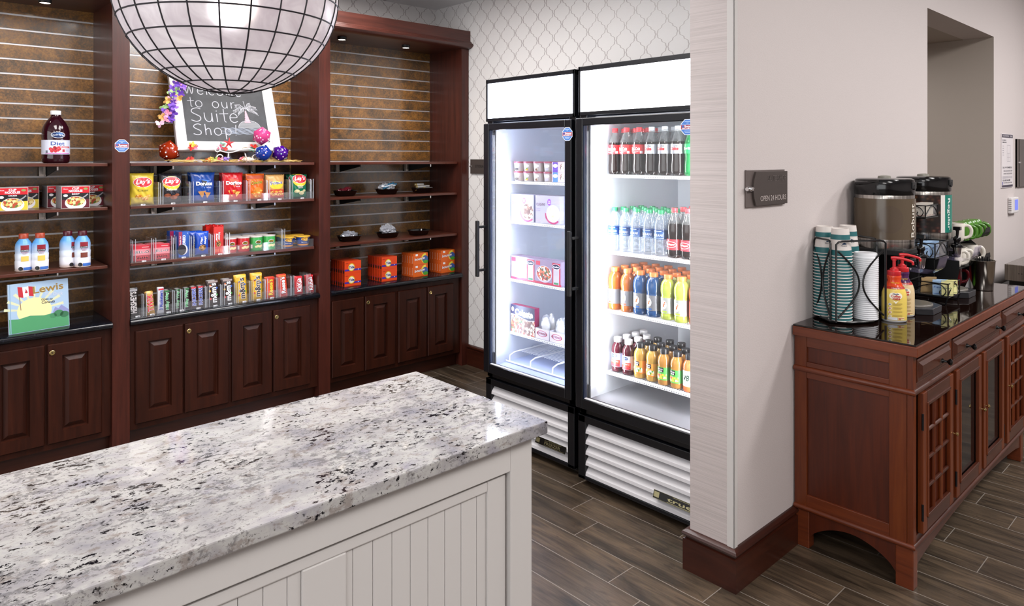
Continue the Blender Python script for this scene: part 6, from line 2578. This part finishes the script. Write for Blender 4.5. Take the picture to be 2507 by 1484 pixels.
def d_stou(pic):
    def d(mb, f):
        mb.rect(f, -.097, 0, .097, .012, mat('#a83048', .4), e=.0002)
        mb.disc(f, -.030, .055, .060, .046, mat('#b4acb8', .4), 30, 1, e=.0003)
        mb.disc(f, -.030, .058, .054, .040, pic, 30, 1, e=.0006)
        mb.rect(f, .032, .004, .090, .122, mat('#a82c40', .4), e=.0004)
        mb.rect(f, .040, .008, .082, .092, mat('#b0a8b4', .4), e=.0006)
        mb.disc(f, .060, .103, .030, .014, WHT, 22, 1, e=.0008)
        mb.disc(f, .060, .103, .028, .0125, mat('#1a1a3a', .4), 22, 1, e=.0010)
        mb.text("Stouffer's", f, .060, .103, .009, WHT, .046, e=.0013, shear=.2)
        mb.rect(f, .044, .010, .078, .020, mat('#3c7a50', .4), e=.0009)
        mb.rect(f, -.092, .10, -.06, .122, mat('#b03048', .4), e=.0004)
        for k in range(4):
            mb.rect(f, .046, .078 - k * .007, .076, .080 - k * .007, mat('#a89cb0', .4), e=.0009)
    return d


def d_cel(mb, f):
    w, h = .190, .155
    mb.rect(f, -w / 2, 0, w / 2, h, F_PIZZA, e=.0002)
    mb.poly(f, [(-w / 2, h), (-w / 2, .105), (-.05, .100), (.0, .088), (.05, .082), (w / 2, .090), (w / 2, h)], mat('#23233f', .4), .0005)
    mb.stroke(f, [(-w / 2, .103), (-.05, .098), (.0, .086), (.05, .080), (w / 2, .088)], .004, mat('#b9b4c8', .4), e=.0008)
    mb.text('Celeste', f, .010, .118, .036, WHT, .145, e=.0008, bold=.05)
    mb.text('PIZZA FOR ONE', f, .035, .098, .007, WHT, .065, e=.0008)
    mb.disc(f, -.080, .130, .010, .013, mat('#c8b0b8', .4), 16, 1, e=.0008)
    mb.disc(f, .043, .048, .050, .046, F_MEAT, 24, 1, e=.0004)


def big(name, w, h, d_, m, dec, side, lbs):
    K_ = Kind(lambda: packet(name, w, d_, h, m, dec, side, cat='frozen food box'))
    for (x, y, z, lb) in lbs:
        K_.put((x, y, z), RZF, lb)


LW = mat('#a29eae', .4)
big('frozen_meal_box', .182, .150, .032, LW, d_cuis(F_MEAT, ['Swedish', 'Meatballs']), mat('#c9c8de', .4), [(2.725, 2.848, FZ[1] + .001, 'white frozen meatball meal box, front of its row'), (2.760, 2.848, FZ[1] + .001, 'white frozen meatball meal box, behind the front one'), (2.795, 2.848, FZ[1] + .001, 'white frozen meatball meal box, third from the front')])
big('frozen_meal_box', .182, .150, .032, LW, d_cuis(F_PASTA, ['Macaroni', '& Cheese']), mat('#5c7ab8', .4), [(2.722, 2.650, FZ[1] + .001, 'white frozen macaroni meal box, front of its row'), (2.757, 2.650, FZ[1] + .001, 'white frozen macaroni meal box, behind the front one'), (2.792, 2.650, FZ[1] + .001, 'white frozen macaroni meal box, third from the front')])
big('frozen_dinner_box', .194, .130, .034, mat('#8a7a90', .4), d_stou(F_PASTA), mat('#8c3a50', .4), [(2.725, 2.842, FZ[2] + .001, 'maroon framed frozen pasta dinner box, front left'), (2.762, 2.842, FZ[2] + .001, 'maroon framed frozen pasta dinner box, behind the front left one')])
big('frozen_dinner_box', .194, .130, .034, mat('#8a7a90', .4), d_stou(F_PIZZA), mat('#8c3a50', .4), [(2.722, 2.645, FZ[2] + .001, 'maroon framed frozen spaghetti dinner box, front right'), (2.760, 2.645, FZ[2] + .001, 'maroon framed frozen spaghetti dinner box, behind the front right one')])
big('frozen_pizza_box', .190, .155, .036, mat('#8c2c50', .4), d_cel, mat('#5c2048', .4), [(2.722, 2.842, FZ[3] + .001, 'dark frozen pizza box with big white name on the lowest freezer shelf')])
for i, y in enumerate((2.690, 2.580)):
    o = empty('frozen_snack_carton', (2.722, y, FZ[3] + .001), RZF)
    tag(o, 'open white carton with red oval logo, %s of two in the freezer' % ('left', 'right')[i], 'food carton', 'open snack cartons')
    mb = MB()
    W2 = mat('#d8d4de', .45)
    for q in ((-.052, 0, .052, .002), (-.052, .10, .052, .102), (-.052, .002, -.050, .10), (.050, .002, .052, .10)):
        mb.box(q[0], q[1], 0, q[2], q[3], .055, W2)
    mb.box(-.052, 0, 0, .052, .102, .002, W2)
    f = front(0, 0)
    mb.rect(f, -.052, 0, .052, .055, mat('#c9c2d2', .45), e=.0002)
    mb.disc(f, 0, .030, .038, .016, mat('#b02c40', .4), 24, 1, e=.0004, rin=.86)
    mb.text('HOT POCKETS', f, 0, .030, .011, mat('#8c1c38', .4), .078, e=.0007, bold=.03)
    mb.build('carton', o)
    for j in range(2):
        mb = MB()
        bm = bmesh.new()
        bmesh.ops.create_icosphere(bm, subdivisions=3, radius=1)
        vs = [Vector((v.co.x * .026 * (1 + .1 * math.sin(v.co.z * 8 + i)), v.co.y * .018, v.co.z * .055 * (1 + .06 * math.sin(v.co.x * 7 + j)))) for v in bm.verts]
        fs = [tuple(v.index for v in f_.verts) for f_ in bm.faces]
        bm.free()
        mb.add(vs, fs, mat('#dcd8d2', .5), True)
        vs2 = [Vector((v.x * 1.25, v.y * 1.3, v.z * 1.15 + .006)) for v in vs]
        p = mb.build('wrapped_frozen_sandwich', ang=80)
        tag(p, 'pale film wrapped frozen sandwich, %s one in the %s white carton' % (('front', 'back')[j], ('left', 'right')[i]), 'frozen sandwich', 'wrapped frozen sandwiches')
        wv = Matrix.Rotation(RZF, 3, 'Z') @ Vector((.002, .028 + .042 * j, .062))
        p.location = Vector((2.722, y, FZ[3] + .001)) + wv
        p.rotation_euler = (0, 0, RZF)
        m2 = MB()
        m2.add(vs2, fs, M_FILM, False)
        m2.build('film_wrap', p)
u = empty('serial_plate', (3.3395, 2.945, 1.50), RZF)
tag(u, 'printed data label on the freezer back wall above the ice cream', 'label')
mb = MB()
f = front(0, 0)
mb.box(0, -.001, 0, .22, 0, .09, mat('#b9c4e6', .5))
for k in range(4):
    mb.rect(f, .02, .012 + k * .018, .12 - .01 * k, .018 + k * .018, mat('#6f7ba8', .5), e=.0016)
mb.text('7000046', f, .11, .078, .012, mat('#4c5788', .5), .06, e=.0016)
mb.build('sheet', u)

# ================================================================ goods on the sideboard
ZT = .8925
u = empty('cup_organizer', (3.035, 1.215, ZT))
tag(u, 'black wire rack holding paper cup stacks and a lid stack', 'cup rack')
CUPS = [(2.943, 1.200), (2.992, 1.285), (3.098, 1.232)]
LIDP = (3.046, 1.140)
ctr = Vector((3.020, 1.214))


def hullpts(off):
    c = [Vector(CUPS[0]), Vector(LIDP), Vector(CUPS[2]) + Vector((.01, .0)), Vector(CUPS[1])]
    out = []
    for p in c:
        d = (p - ctr)
        p = p + d.normalized() * off
        out.append(Vector((p.x, min(p.y, 1.316))))
    return out


hp = hullpts(.080)
mb = MB()
o3 = Vector((3.035, 1.215))
pts = [(p.x - o3.x, p.y - o3.y) for p in hp]
# clipped corners
cc = []
for i in range(4):
    a, b, c = Vector(pts[i - 1]), Vector(pts[i]), Vector(pts[(i + 1) % 4])
    cc += [b + (a - b) * .28, b + (c - b) * .28]
K = 8
vs = [(p.x, p.y, z) for z in (.004, .010) for p in cc]
mb.add(vs, [tuple(range(K))[::-1], tuple(range(K, 2 * K))] + [(i, (i + 1) % K, K + (i + 1) % K, K + i) for i in range(K)], M_WIRE)
mb.tube([(p.x, p.y, .009) for p in cc], .0045, M_WIRE, 6, closed=True)
mb.build('base_tray', u)


def frame_wire(a, b, h, out, name):
    a, b = Vector(a), Vector(b)
    w = b - a
    n = Vector((w.y, -w.x)).normalized() * out
    P = lambda t, z, k=0: ((a + w * t).x + n.x * k, (a + w * t).y + n.y * k, z)
    mb = MB()
    r = .0042
    rc = .06
    pts = [P(0, .012), P(0, h - .012), P(.05, h - .003), P(.12, h), P(.88, h), P(.95, h - .003), P(1, h - .012), P(1, .012)]
    mb.tube(pts, r, M_WIRE, 8)
    for s in (0, 1):
        arc_ = []
        for i in range(19):
            t_ = i / 18
            x_ = .04 + .46 * math.sin(PI * min(t_ * 1.0, 1)) * .92
            arc_.append(P(x_ if s == 0 else 1 - x_, .03 + (h - .07) * t_, .8))
        mb.tube(arc_, r * .9, M_WIRE, 7)
    mb.build(name, u)


q = [(p.x - o3.x, p.y - o3.y) for p in hullpts(.073)]
frame_wire(q[0], (q[0][0] * .0 + q[1][0], q[1][1]), .335, .0, 'wire_frame')
mid = lambda a, b, t: (a[0] + (b[0] - a[0]) * t, a[1] + (b[1] - a[1]) * t)
u.children[-1].name = 'wire_frame'
frame_wire(q[3], mid(q[3], q[0], .75), .335, .0, 'wire_frame')
frame_wire(mid(q[1], q[2], .25), q[2], .335, .0, 'wire_frame')
frame_wire(mid(q[2], q[3], .2), mid(q[2], q[3], .8), .335, .0, 'wire_frame')

M_CUPG = mat('#1f6468', .5)
M_CUPW = mat('#d9d2cd', .5)


def make_cup(full):
    """one upside-down paper cup, rim at z = 0"""
    mb = MB()
    H = .112
    R0, R1 = .0445, .0325
    rr_ = lambda z: R0 + (R1 - R0) * z / H
    mb.lathe([(R0 + .0012, 0), (R0 + .0014, .002), (R0 + .0004, .0035)], M_CUPW, 32, cap0=False, cap1=False)
    if full:
        for z0, z1, m in ((.003, .026, M_CUPG), (.026, .068, M_CUPW), (.068, .088, M_CUPG), (.088, H, M_CUPW)):
            mb.lathe([(rr_(z0), z0), (rr_(z1), z1)], m, 32, cap0=False, cap1=False)
        mb.lathe([(rr_(H), H), (rr_(H) - .003, H), (rr_(H) - .004, H - .005), (.001, H - .005)], M_CUPW, 32, cap0=False, cap1=False)
        f = cyl(rr_(.045), .001, a0=math.radians(-138))
        mb.poly(f, [(-.006, .052), (.000, .058), (.008, .054), (.010, .050), (-.008, .049)], mat('#1b3a5c', .5), .0006)
        mb.text('FINCH', f, 0, .044, .005, mat('#2c3a4c', .5), .022, e=.0006)
    else:
        mb.lathe([(rr_(.003), .003), (rr_(.0135), .0135)], M_CUPG, 32, cap0=False, cap1=False)
    return tag(mb.build('paper_cup', ang=60), 'x', 'paper cup')


KC0, KC1 = Kind(lambda: make_cup(False)), Kind(lambda: make_cup(True))
for si, ((x, y), top, nm) in enumerate(zip(CUPS, (.276, .272, .272), ('front', 'left rear', 'right rear'))):
    n_ = 22
    for k in range(n_):
        z = ZT + .0105 + k * .0124
        if k == n_ - 1:
            KC1.put((x, y, z), 0, 'topmost paper cup of the %s stack, fully visible' % nm, 'paper cups in the %s stack' % nm)
        else:
            KC0.put((x, y, z), R.uniform(-.1, .1), 'upside-down green banded paper cup, %d up from the base of the %s stack' % (k + 1, nm), 'paper cups in the %s stack' % nm)


def make_lid():
    mb = MB()
    mb.lathe([(.047, 0), (.0485, .0012), (.0485, .0045), (.047, .0068), (.0462, .0078)], mat('#d9dade', .35), 32)
    return tag(mb.build('coffee_cup_cover', ang=30), 'x', 'cup lid')


KL = Kind(make_lid)
for k in range(31):
    KL.put((LIDP[0], LIDP[1], ZT + .0105 + k * .0080), 0, 'white plastic cup lid, %d up from the base of the lid stack' % (k + 1), 'white lids in the stack')
mb = MB()
mb.lathe([(.047, 0), (.0485, .0012), (.0485, .0045), (.047, .007), (.044, .009), (.0435, .019), (.0415, .0225), (.039, .0225), (.0375, .0205), (.001, .0205)], mat('#dcdde1', .35), 32)
tag(mb.build('coffee_cup_cover', loc=(LIDP[0], LIDP[1], ZT + .0105 + 31 * .008), ang=30), 'domed top lid of the white lid stack', 'cup lid', 'white lids in the stack')


# creamers
def make_creamer(c, band, wv):
    def mk():
        mb = MB()
        pr_ = [(.040, 0), (.0455, .003), (.047, .012), (.047, .095), (.0455, .115), (.039, .136), (.033, .146)]
        mb.lathe(pr_, mat(c, .25), 32, sx=1.0, sy=.82)
        mb.lathe([(.0335, .144), (.0305, .149), (.0265, .158), (.0245, .166), (.0265, .178), (.0270, .186), (.024, .190)], mat(band, .2), 28, sx=1.0, sy=.9)
        mb.lathe([(.0398, .1345), (.0335, .1455)], mat('#b0281c', .3), 32, cap0=False, cap1=False, sx=1.003, sy=.823)
        mb.lathe([(.0405, -.0003), (.046, .0035), (.0472, .008)], mat('#e2e2e8', .3), 32, sx=1.0, sy=.82, cap1=False)
        def f(u_, v_, e=0):
            a = -PI / 2 + u_ / .047
            zz = max(0., min(1., (v_ - .095) / .045))
            r = .047 - .008 * zz ** 1.6 + .0010 + e
            return Vector((r * math.cos(a), r * .82 * math.sin(a), v_))
        if wv:
            mb.disc(f, -.009, .108, .016, .013, mat('#f1ead4', .3), 18, 3, e=.0004)
            mb.disc(f, .009, .108, .016, .013, mat('#f1ead4', .3), 18, 3, e=.0005)
            mb.poly(f, [(-.024, .106), (.024, .106), (.0, .076)], mat('#f1ead4', .3), .0010)
            mb.text('Nestle', f, 0, .116, .006, mat('#1c2c6c', .4), .022, e=.0014, bold=.03)
            mb.text('Coffee', f, 0, .107, .010, mat('#c03030', .4), .034, e=.0014, bold=.03)
            mb.text('mate', f, .002, .097, .010, mat('#c03030', .4), .026, e=.0014, bold=.03)
            mb.text('1 Pump = 1', f, 0, .1405 - .0025, .006, WHT, .034, e=.0035)
            for k in range(4):
                z = .073 - k * .016
                mb.disc(f, -.021, z, .0065, .0060, mat('#f0e6c8', .3), 14, 1, e=.0006)
                mb.disc(f, -.021, z, .0025, .0030, mat(('#3a4a7c', '#c03030', '#c03030', '#b8a080')[k], .3), 10, 1, e=.0012)
                for j in range(3 - (k > 1)):
                    mb.rect(f, -.011, z + .004 - j * .0035, .024 - .006 * (j == 2), z + .0052 - j * .0035, mat('#a8904c', .4), 4, e=.0006)
            mb.rect(f, -.030, .010, .006, .021, mat('#d9d9dd', .3), 4, e=.0006)
            mb.rect(f, .008, .010, .034, .022, mat('#ead9a0', .3), 4, e=.0006)
            mb.text('30', f, .014, .0155, .009, mat('#b02838', .4), .009, e=.0012, bold=.03)
            mb.text('DAYS', f, .026, .0175, .005, mat('#b02838', .4), .013, e=.0012)
            mb.text('Hazelnut', cyl(.0245, .002), 0, .160, .006, YEL, .030, e=.0012, shear=.2)
        o = tag(mb.build('creamer_pump_bottle', ang=50), 'x', 'creamer bottle')
        p = MB()
        PR = mat('#c8242c', .35)
        p.lathe([(.0245, .187), (.0255, .189), (.0255, .204), (.0235, .206), (.0165, .2065), (.0155, .215), (.0105, .2155), (.0085, .220), (.0062, .2205), (.0062, .247), (.0085, .2475), (.0085, .254)], PR, 24)
        p.tube([(-.012, 0, .257), (.0, 0, .2585), (.02, -.0, .2575), (.045, 0, .252), (.064, 0, .246), (.068, 0, .243), (.069, 0, .232)], [.0065, .0072, .0062, .0055, .005, .005, .0045], PR, 10)
        p.build('pump_head', o, ang=22)
        return o
    return Kind(mk)


make_creamer('#e6ca62', '#d8441c', True).put((3.132, 1.060, ZT), -1.08, 'yellow creamer bottle with red pump, in front')
make_creamer('#dcc49a', '#4a1f50', True).put((3.262, 1.072, ZT), -1.0, 'cream coloured creamer bottle with purple neck and red pump, behind')


# coffee urns
def make_urn(kind, label, loc):
    o = empty('coffee_urn', loc)
    tag(o, label, 'coffee urn')
    mb = MB()
    mb.lathe([(.119, .27), (.121, .275), (.121, .305)], M_BRUSH, 48)
    mb.lathe([(.121, .30), (.121, .480), (.1205, .505), (.117, .512)], M_BRUSH, 48)
    mb.build('steel_body', o, ang=30)
    mb = MB()
    if kind == 0:
        mb.lathe([(.1235, .312), (.1235, .490)], mat('#5d5142', .35), 48, cap0=False, cap1=False)
        mb.lathe([(.1255, .312), (.1255, .490)], mat('#574a3a', .2), 48, cap0=False, cap1=False)
        f = cyl(.1255, .0006, a0=math.radians(-90))
        mb.text('Robust', f, -.022, .395, .026, mat('#ddd6ca', .4), .145, rot=PI / 2, e=.0012)
        mb.disc(cyl(.1255, .0004, a0=math.radians(-150)), 0, .40, .055, .06, mat('#54473a', .22), 30, 6)
    else:
        mb.lathe([(.1235, .305), (.1235, .488)], F_BEANS, 48, cap0=False, cap1=False)
        f = cyl(.1235, .0006, a0=math.radians(-90))
        mb.rect(f, -.054, .305, .036, .488, mat('#0f7464', .35), 18, 1, e=.0004)
        mb.rect(f, -.078, .305, -.054, .488, mat('#ddd8d2', .35), 5, 1, e=.0004)
        mb.text('Regular', f, -.028, .395, .026, mat('#dfe4e0', .4), .155, rot=-PI / 2, e=.0014)
    mb.build('wrap_sleeve', o)
    mb = MB()
    mb.lathe([(.121, .505), (.123, .508), (.123, .560), (.118, .574), (.108, .578), (.001, .578)], M_BLKG, 48)
    mb.lathe([(.028, .577), (.026, .588), (.012, .592), (.001, .592)], mat('#8a887e', .3), 20)
    mb.box(-.022, -.126, .535, .022, -.112, .562, M_BLKM)
    mb.tube([(-.115, -.02, .566), (-.118, .03, .560), (-.10, .085, .556)], .008, M_BLKG)
    mb.lathe([(.012, -.128), (.012, -.120)], M_BLKM, 16, mx=Matrix.Rotation(PI / 2, 4, 'X') @ Matrix.Translation((0, .545, .25)) if False else Matrix.Translation((.0, 0, .54)) @ Matrix.Rotation(-PI / 2, 4, 'X'))
    mb.build('lid', o, ang=30)
    mb = MB()
    mb.box(-.118, -.118, .245, .118, .115, .270, M_BLKM)
    for sx_ in (-1, 1):
        mb.box(sx_ * .118 - .005, -.02, .02, sx_ * .118 + .005, .115, .255, M_BLKM)
    mb.box(-.118, .09, .02, .118, .10, .255, M_BLKM)
    mb.box(-.12, -.06, .0, .12, .115, .022, M_BLKM)
    mb.build('stand', o, bevel=.004)
    mb = MB()
    cc_ = [(-.105, -.04), (-.105, -.16), (-.06, -.215), (.06, -.215), (.105, -.16), (.105, -.04)]
    K = 6
    vs = [(x * (.9 if z < .01 else 1), y, z) for z in (0, .028) for x, y in cc_]
    mb.add(vs, [tuple(range(K))[::-1], tuple(range(K, 2 * K))] + [(i, (i + 1) % K, K + (i + 1) % K, K + i) for i in range(K)], mat('#2b2b2f', .35))
    mb.lathe([(.082, .028), (.082, .033), (.078, .035)], mat('#66625c', .35), 36, cx=0, cy=-.125, sy=.85)
    mb.lathe([(.070, .034), (.070, .0365)], mat('#8b867c', .3, .5), 36, cx=0, cy=-.125, sy=.85)
    mb.build('drip_tray', o, bevel=.002)
    s = MB()
    s.tube([(0, -.11, .225), (0, -.135, .225)], .012, M_STEEL, 12)
    s.lathe([(.011, .185), (.015, .190), (.019, .225), (.020, .235)], M_STEEL, 20, cy=-.150)
    s.lathe([(.024, .234), (.026, .238), (.024, .246), (.014, .250), (.012, .262), (.017, .270), (.016, .280), (.008, .288)], M_BLKG, 20, cy=-.150)
    s.tube([(0, -.150, .285), (0, -.152, .31), (0, -.150, .325)], [.006, .007, .011], M_BLKG, 10)
    s.box(-.013, -.166, .318, .013, -.136, .334, M_BLKG)
    s.build('faucet', o, ang=40)
    g = MB()
    w_ = .055
    pth = [(-.10, .182), (-.15, .178), (-.19, .178), (-.212, .184), (-.226, .200), (-.232, .222), (-.238, .248)]
    vs = []
    for y, z in pth:
        for x in (-w_, w_):
            vs.append((x, y, z))
    for y, z in pth:
        for x in (-w_, w_):
            vs.append((x, y - .002, z - .004))
    n_ = len(pth)
    fs = []
    for i in range(n_ - 1):
        fs += [(2 * i, 2 * i + 1, 2 * i + 3, 2 * i + 2), (2 * n_ + 2 * i, 2 * n_ + 2 * i + 2, 2 * n_ + 2 * i + 3, 2 * n_ + 2 * i + 1)]
    g.add(vs, fs, M_SGLASS, True)
    g.build('splash_guard', o)
    for sx_ in (-1, 1):
        MB().lathe([(.008, 0), (.008, .012)], M_CHROME, 12, mx=Matrix.Translation((sx_ * .055, -.115, .19)) @ Matrix.Rotation(PI / 2, 4, 'X')).build('guard_screw', o)
    return o


make_urn(0, 'coffee urn in a plain brown sleeve with white Robust lettering', (3.412, 1.196, ZT))
make_urn(1, 'coffee urn in a coffee bean sleeve with green Regular band', (3.943, 1.199, ZT))

# tiered wire basket rack
u = empty('tiered_wire_basket', (3.72, 1.14, ZT))
tag(u, 'black three tier wire basket stand between the two coffee urns', 'wire basket')
TIERS = [(.035, .062, -.140, .02, .17), (.205, .070, -.087, .06, .19), (.390, .058, -.047, .09, .18)]
for zi, hh, ya, yb, wx in TIERS:
    mb = MB()
    xa, xb = -.095, -.095 + wx
    for z in (zi, zi + hh):
        mb.tube([(xa, ya, z), (xb, ya, z), (xb, yb, z), (xa, yb, z)], .0028, M_WIRE, 6, closed=True)
    for x, y in ((xa, ya), (xb, ya), (xb, yb), (xa, yb)):
        mb.tube([(x, y, zi), (x, y, zi + hh)], .003, M_WIRE, 6)
    for k in range(12):
        x = xa + (xb - xa) * (k + .5) / 12
        mb.tube([(x, ya, zi), (x, yb, zi)], .0012, M_WIRE, 4)
    mb.tube(smooth([(xa, ya - .002, zi + hh * .25), ((xa + xb) / 2, ya - .003, zi + hh * .95), (xb - .01, ya - .003, zi + hh * .2)]), .0026, M_WIRE, 6)
    mb.tube(smooth([(xb + .001, ya + .01, zi + hh), (xb + .003, (ya + yb) / 2, zi + hh * .55), (xb + .001, yb - .01, zi)]), .0028, M_WIRE, 6)
    # scroll on the left face
    mb.tube(smooth([(xa - .001, yb, zi + hh * .3), (xa - .002, (ya + yb) / 2, zi + hh * .85), (xa - .002, ya + .03, zi + hh * .9), (xa - .002, ya + .008, zi + hh * .5), (xa - .002, ya + .02, zi + hh * .12), (xa - .002, ya + .034, zi + hh * .3), (xa - .002, ya + .03, zi + hh * .5)]), .0024, M_WIRE, 6)
    mb.build('basket', u)
    li = MB()
    li.box(xa + .004, ya + .004, zi + .004, xb - .004, yb - .004, zi + .006, M_ACRYL)
    li.box(xb - .006, ya + .004, zi + .006, xb - .004, yb - .004, zi + hh - .004, M_ACRYL)
    li.box(xa + .004, ya + .004, zi + .006, xb - .006, ya + .006, zi + hh - .004, M_ACRYL)
    li.build('clear_liner', u)
mb = MB()
for x in (-.095, .085):
    mb.tube([(x, .09, .002), (x, .095, .47)], .0035, M_WIRE, 6)
    mb.tube([(x, -.13, .002), (x, -.138, .035)], .0035, M_WIRE, 6)
    mb.tube([(x, -.13, .002), (x, .09, .002)], .0035, M_WIRE, 6)
mb.build('upright_frame', u)


def make_sachet(c, txt, tc):
    def mk():
        mb = MB()
        mb.box(-.024, -.0015, 0, .024, .0015, .062, mat(c, .55))
        f = front(0, -.0015)
        if txt:
            mb.text(txt, f, 0, .034, .010, mat(tc, .5), .040, e=.0006, shear=.2)
        mb.rect(f, -.022, .004, .022, .006, mat(tc, .5), e=.0005)
        return tag(mb.build('sugar_packet'), 'x', 'sugar packet')
    return Kind(mk)


SP_ = [('#b09468', 'Sugar', '#6c5030', 'brown', 'sugar packet'), ('#9dbbdc', 'Equal', '#24509c', 'pale blue', 'sweetener packet'), ('#d8d394', 'Splenda', '#4a7048', 'pale yellow', 'sweetener packet')]
rr = random.Random(9)
for ti, (ci, n_, ybase, x0_, zz) in enumerate(((2, 5, 1.008, 3.635, .934), (1, 4, 1.045, 3.640, .934), (0, 5, 1.10, 3.650, .936), (1, 7, 1.085, 3.640, 1.105))):
    c, tx, tc, nm, kd = SP_[ci]
    K_ = make_sachet(c, tx, tc)
    for k in range(n_):
        x = x0_ + .022 * k + .008
        o = K_.put((x, ybase + .006 * (k % 3) + .02 * (ti == 3), zz), -.9 + rr.uniform(-.25, .25), '%s %s, %s in the %s group, %s basket' % (nm, kd, ORD[k], ('front', 'middle', 'rear', 'single')[ti], 'lower' if ti < 3 else 'middle'), nm + ' packets')
        o.rotation_euler[0] = rr.uniform(-.25, .2)
K_ = make_sachet('#ddd6cc', '', '#a83a3c')
for k in range(9):
    o = K_.put((3.640 + .011 * k, 1.115 + .002 * (k % 2), 1.290), -PI / 2 + .35 + rr.uniform(-.08, .08), 'white and red sweetener sachet, %s in the top wire basket' % ORD[k], 'white sachets in the top basket')

# tumbler with stir sticks
o = empty('steel_tumbler', (4.206, 1.008, ZT))
tag(o, 'brushed steel tumbler full of black stir sticks near the sideboard end', 'tumbler')
M_TUM = mat('#bcb7b0', .16, 1.)
MB().lathe([(.046, 0), (.049, .002), (.058, .146), (.061, .149), (.061, .151), (.057, .151), (.048, .006), (.001, .005)], M_TUM, 40, cap1=False).build('cup', o, ang=40)


def make_stick():
    mb = MB()
    mb.box(-.0016, -.0008, 0, .0016, .0008, .158, M_BLK_ST)
    return tag(mb.build('stir_stick'), 'x', 'stir stick')


M_BLK_ST = mat('#121214', .4)
KS = Kind(make_stick)
rr = random.Random(4)
for k in range(28):
    a, r_ = rr.uniform(0, 2 * PI), .040 * math.sqrt(rr.random())
    s_ = KS.put((4.206 + r_ * math.cos(a), 1.008 + r_ * math.sin(a), ZT + .008), rr.uniform(0, PI), 'black plastic stir stick standing in the steel tumbler', 'black stir sticks in the tumbler')
    s_.rotation_euler = (rr.uniform(-.05, .05), rr.uniform(-.05, .05), rr.uniform(0, PI))

# mug rack
MX, MY = 4.262, 1.15
u = empty('mug_rack', (MX, MY, ZT))
tag(u, 'black curved two level mug rack at the far end of the sideboard', 'mug rack')


def tray(zc):
    """curved sheet: rises at the back, dips, and turns up in a rounded lip at the front"""
    mb = MB()
    pts = [(.125, zc + .035), (.105, zc + .012), (.08, zc), (-.078, zc), (-.095, zc + .004), (-.115, zc + .014), (-.130, zc + .034), (-.137, zc + .060)]
    n_ = len(pts)
    vs = []
    for th in (0, .0025):
        for i, (y, z) in enumerate(pts):
            lip = max(0, i - 4)
            for x in (-.19 if i < 4 else .02 + .012 * lip, .19 - .008 * lip * lip):
                vs.append((x, y + (th if i > 3 else 0), z - (th if i <= 3 else 0)))
    st = 2 * n_
    fs = []
    for i in range(n_ - 1):
        a = 2 * i
        fs += [(a, a + 2, a + 3, a + 1), (st + a, st + a + 1, st + a + 3, st + a + 2), (a, st + a, st + a + 2, a + 2), (a + 1, a + 3, st + a + 3, st + a + 1)]
    mb.add(vs, fs, M_BLKM)
    mb.build('curved_tray', u)


tray(.112)
tray(.246)
for x in (-.195, .192):
    mb = MB()
    K = 10
    prof_ = [(.12, 0), (.135, .15), (.125, .285), (.06, .262), (-.02, .235), (-.06, .200), (-.078, .150), (-.078, .105), (-.07, .06), (-.075, 0)]
    vs = [(x + s_, y, z) for s_ in (0, .003) for y, z in prof_]
    mb.add(vs, [tuple(range(K)), tuple(range(K, 2 * K))[::-1]] + [(i, (i + 1) % K, K + (i + 1) % K, K + i) for i in range(K)], M_BLKM)
    mb.build('side_frame', u)


def make_mug(c):
    def mk():
        mb = MB()
        mb.lathe([(.030, 0), (.036, .006), (.0398, .02), (.0402, .088), (.039, .092), (.037, .092), (.037, .012), (.001, .01)], mat(c, .25), 30, cap1=False)
        o = tag(mb.build('coffee_mug', ang=40), 'x', 'mug')
        h = MB()
        h.tube(smooth([(.038, 0, .078), (.056, 0, .080), (.069, 0, .066), (.071, 0, .045), (.063, 0, .026), (.039, 0, .016)]), .0055, mat(c, .25), 8, rz=.008)
        h.build('handle', o, ang=60)
        return o
    return Kind(mk)


MGG, MGW, MGR = make_mug('#467a22'), make_mug('#d6d0c6'), make_mug('#7c1a24')
hz = math.radians(-60)
for i, (x, y) in enumerate(((4.188, 1.10), (4.269, 1.10), (4.350, 1.10), (4.431, 1.10))):
    o = MGG.put((x, y, ZT + .339), hz, 'upside-down green mug, %s in the top row of the mug rack' % ORD[i], 'green mugs in the top row')
    o.rotation_euler = (PI, 0, -1.15 - .05 * i)
for i, (x, y, z) in enumerate(((4.107, 1.10, .2465), (4.115, 1.115, .1125), (4.197, 1.115, .1125), (4.400, 1.115, .1125), (4.290, 1.16, .1125))):
    MGW.put((x, y, ZT + z), hz, 'white mug in the mug rack, %s of the white ones from the urn' % ORD[i], 'white mugs in the rack')
MGG.put((4.13, 1.125, ZT + .0005), hz, 'green mug standing at the bottom of the mug rack', 'green mugs low down')
MGR.put((4.235, 1.145, ZT + .0005), hz, 'dark red mug standing at the bottom of the mug rack')
o = MGR.put((4.15, 1.205, ZT + .339), hz, 'dark red mug upside down in the top row of the mug rack')
o.rotation_euler = (PI, 0, hz)
o = empty('folded_card', (4.16, 1.075, ZT))
tag(o, 'small white folded card standing behind the steel tumbler', 'card')
mb = MB()
mb.add([(0, 0, 0), (.06, -.03, 0), (.05, -.02, .075), (.055, .01, 0)], [(0, 1, 2), (0, 2, 3)], mat('#c9c6c6', .5))
mb.build('sheet', o)
bpy.context.view_layer.update()
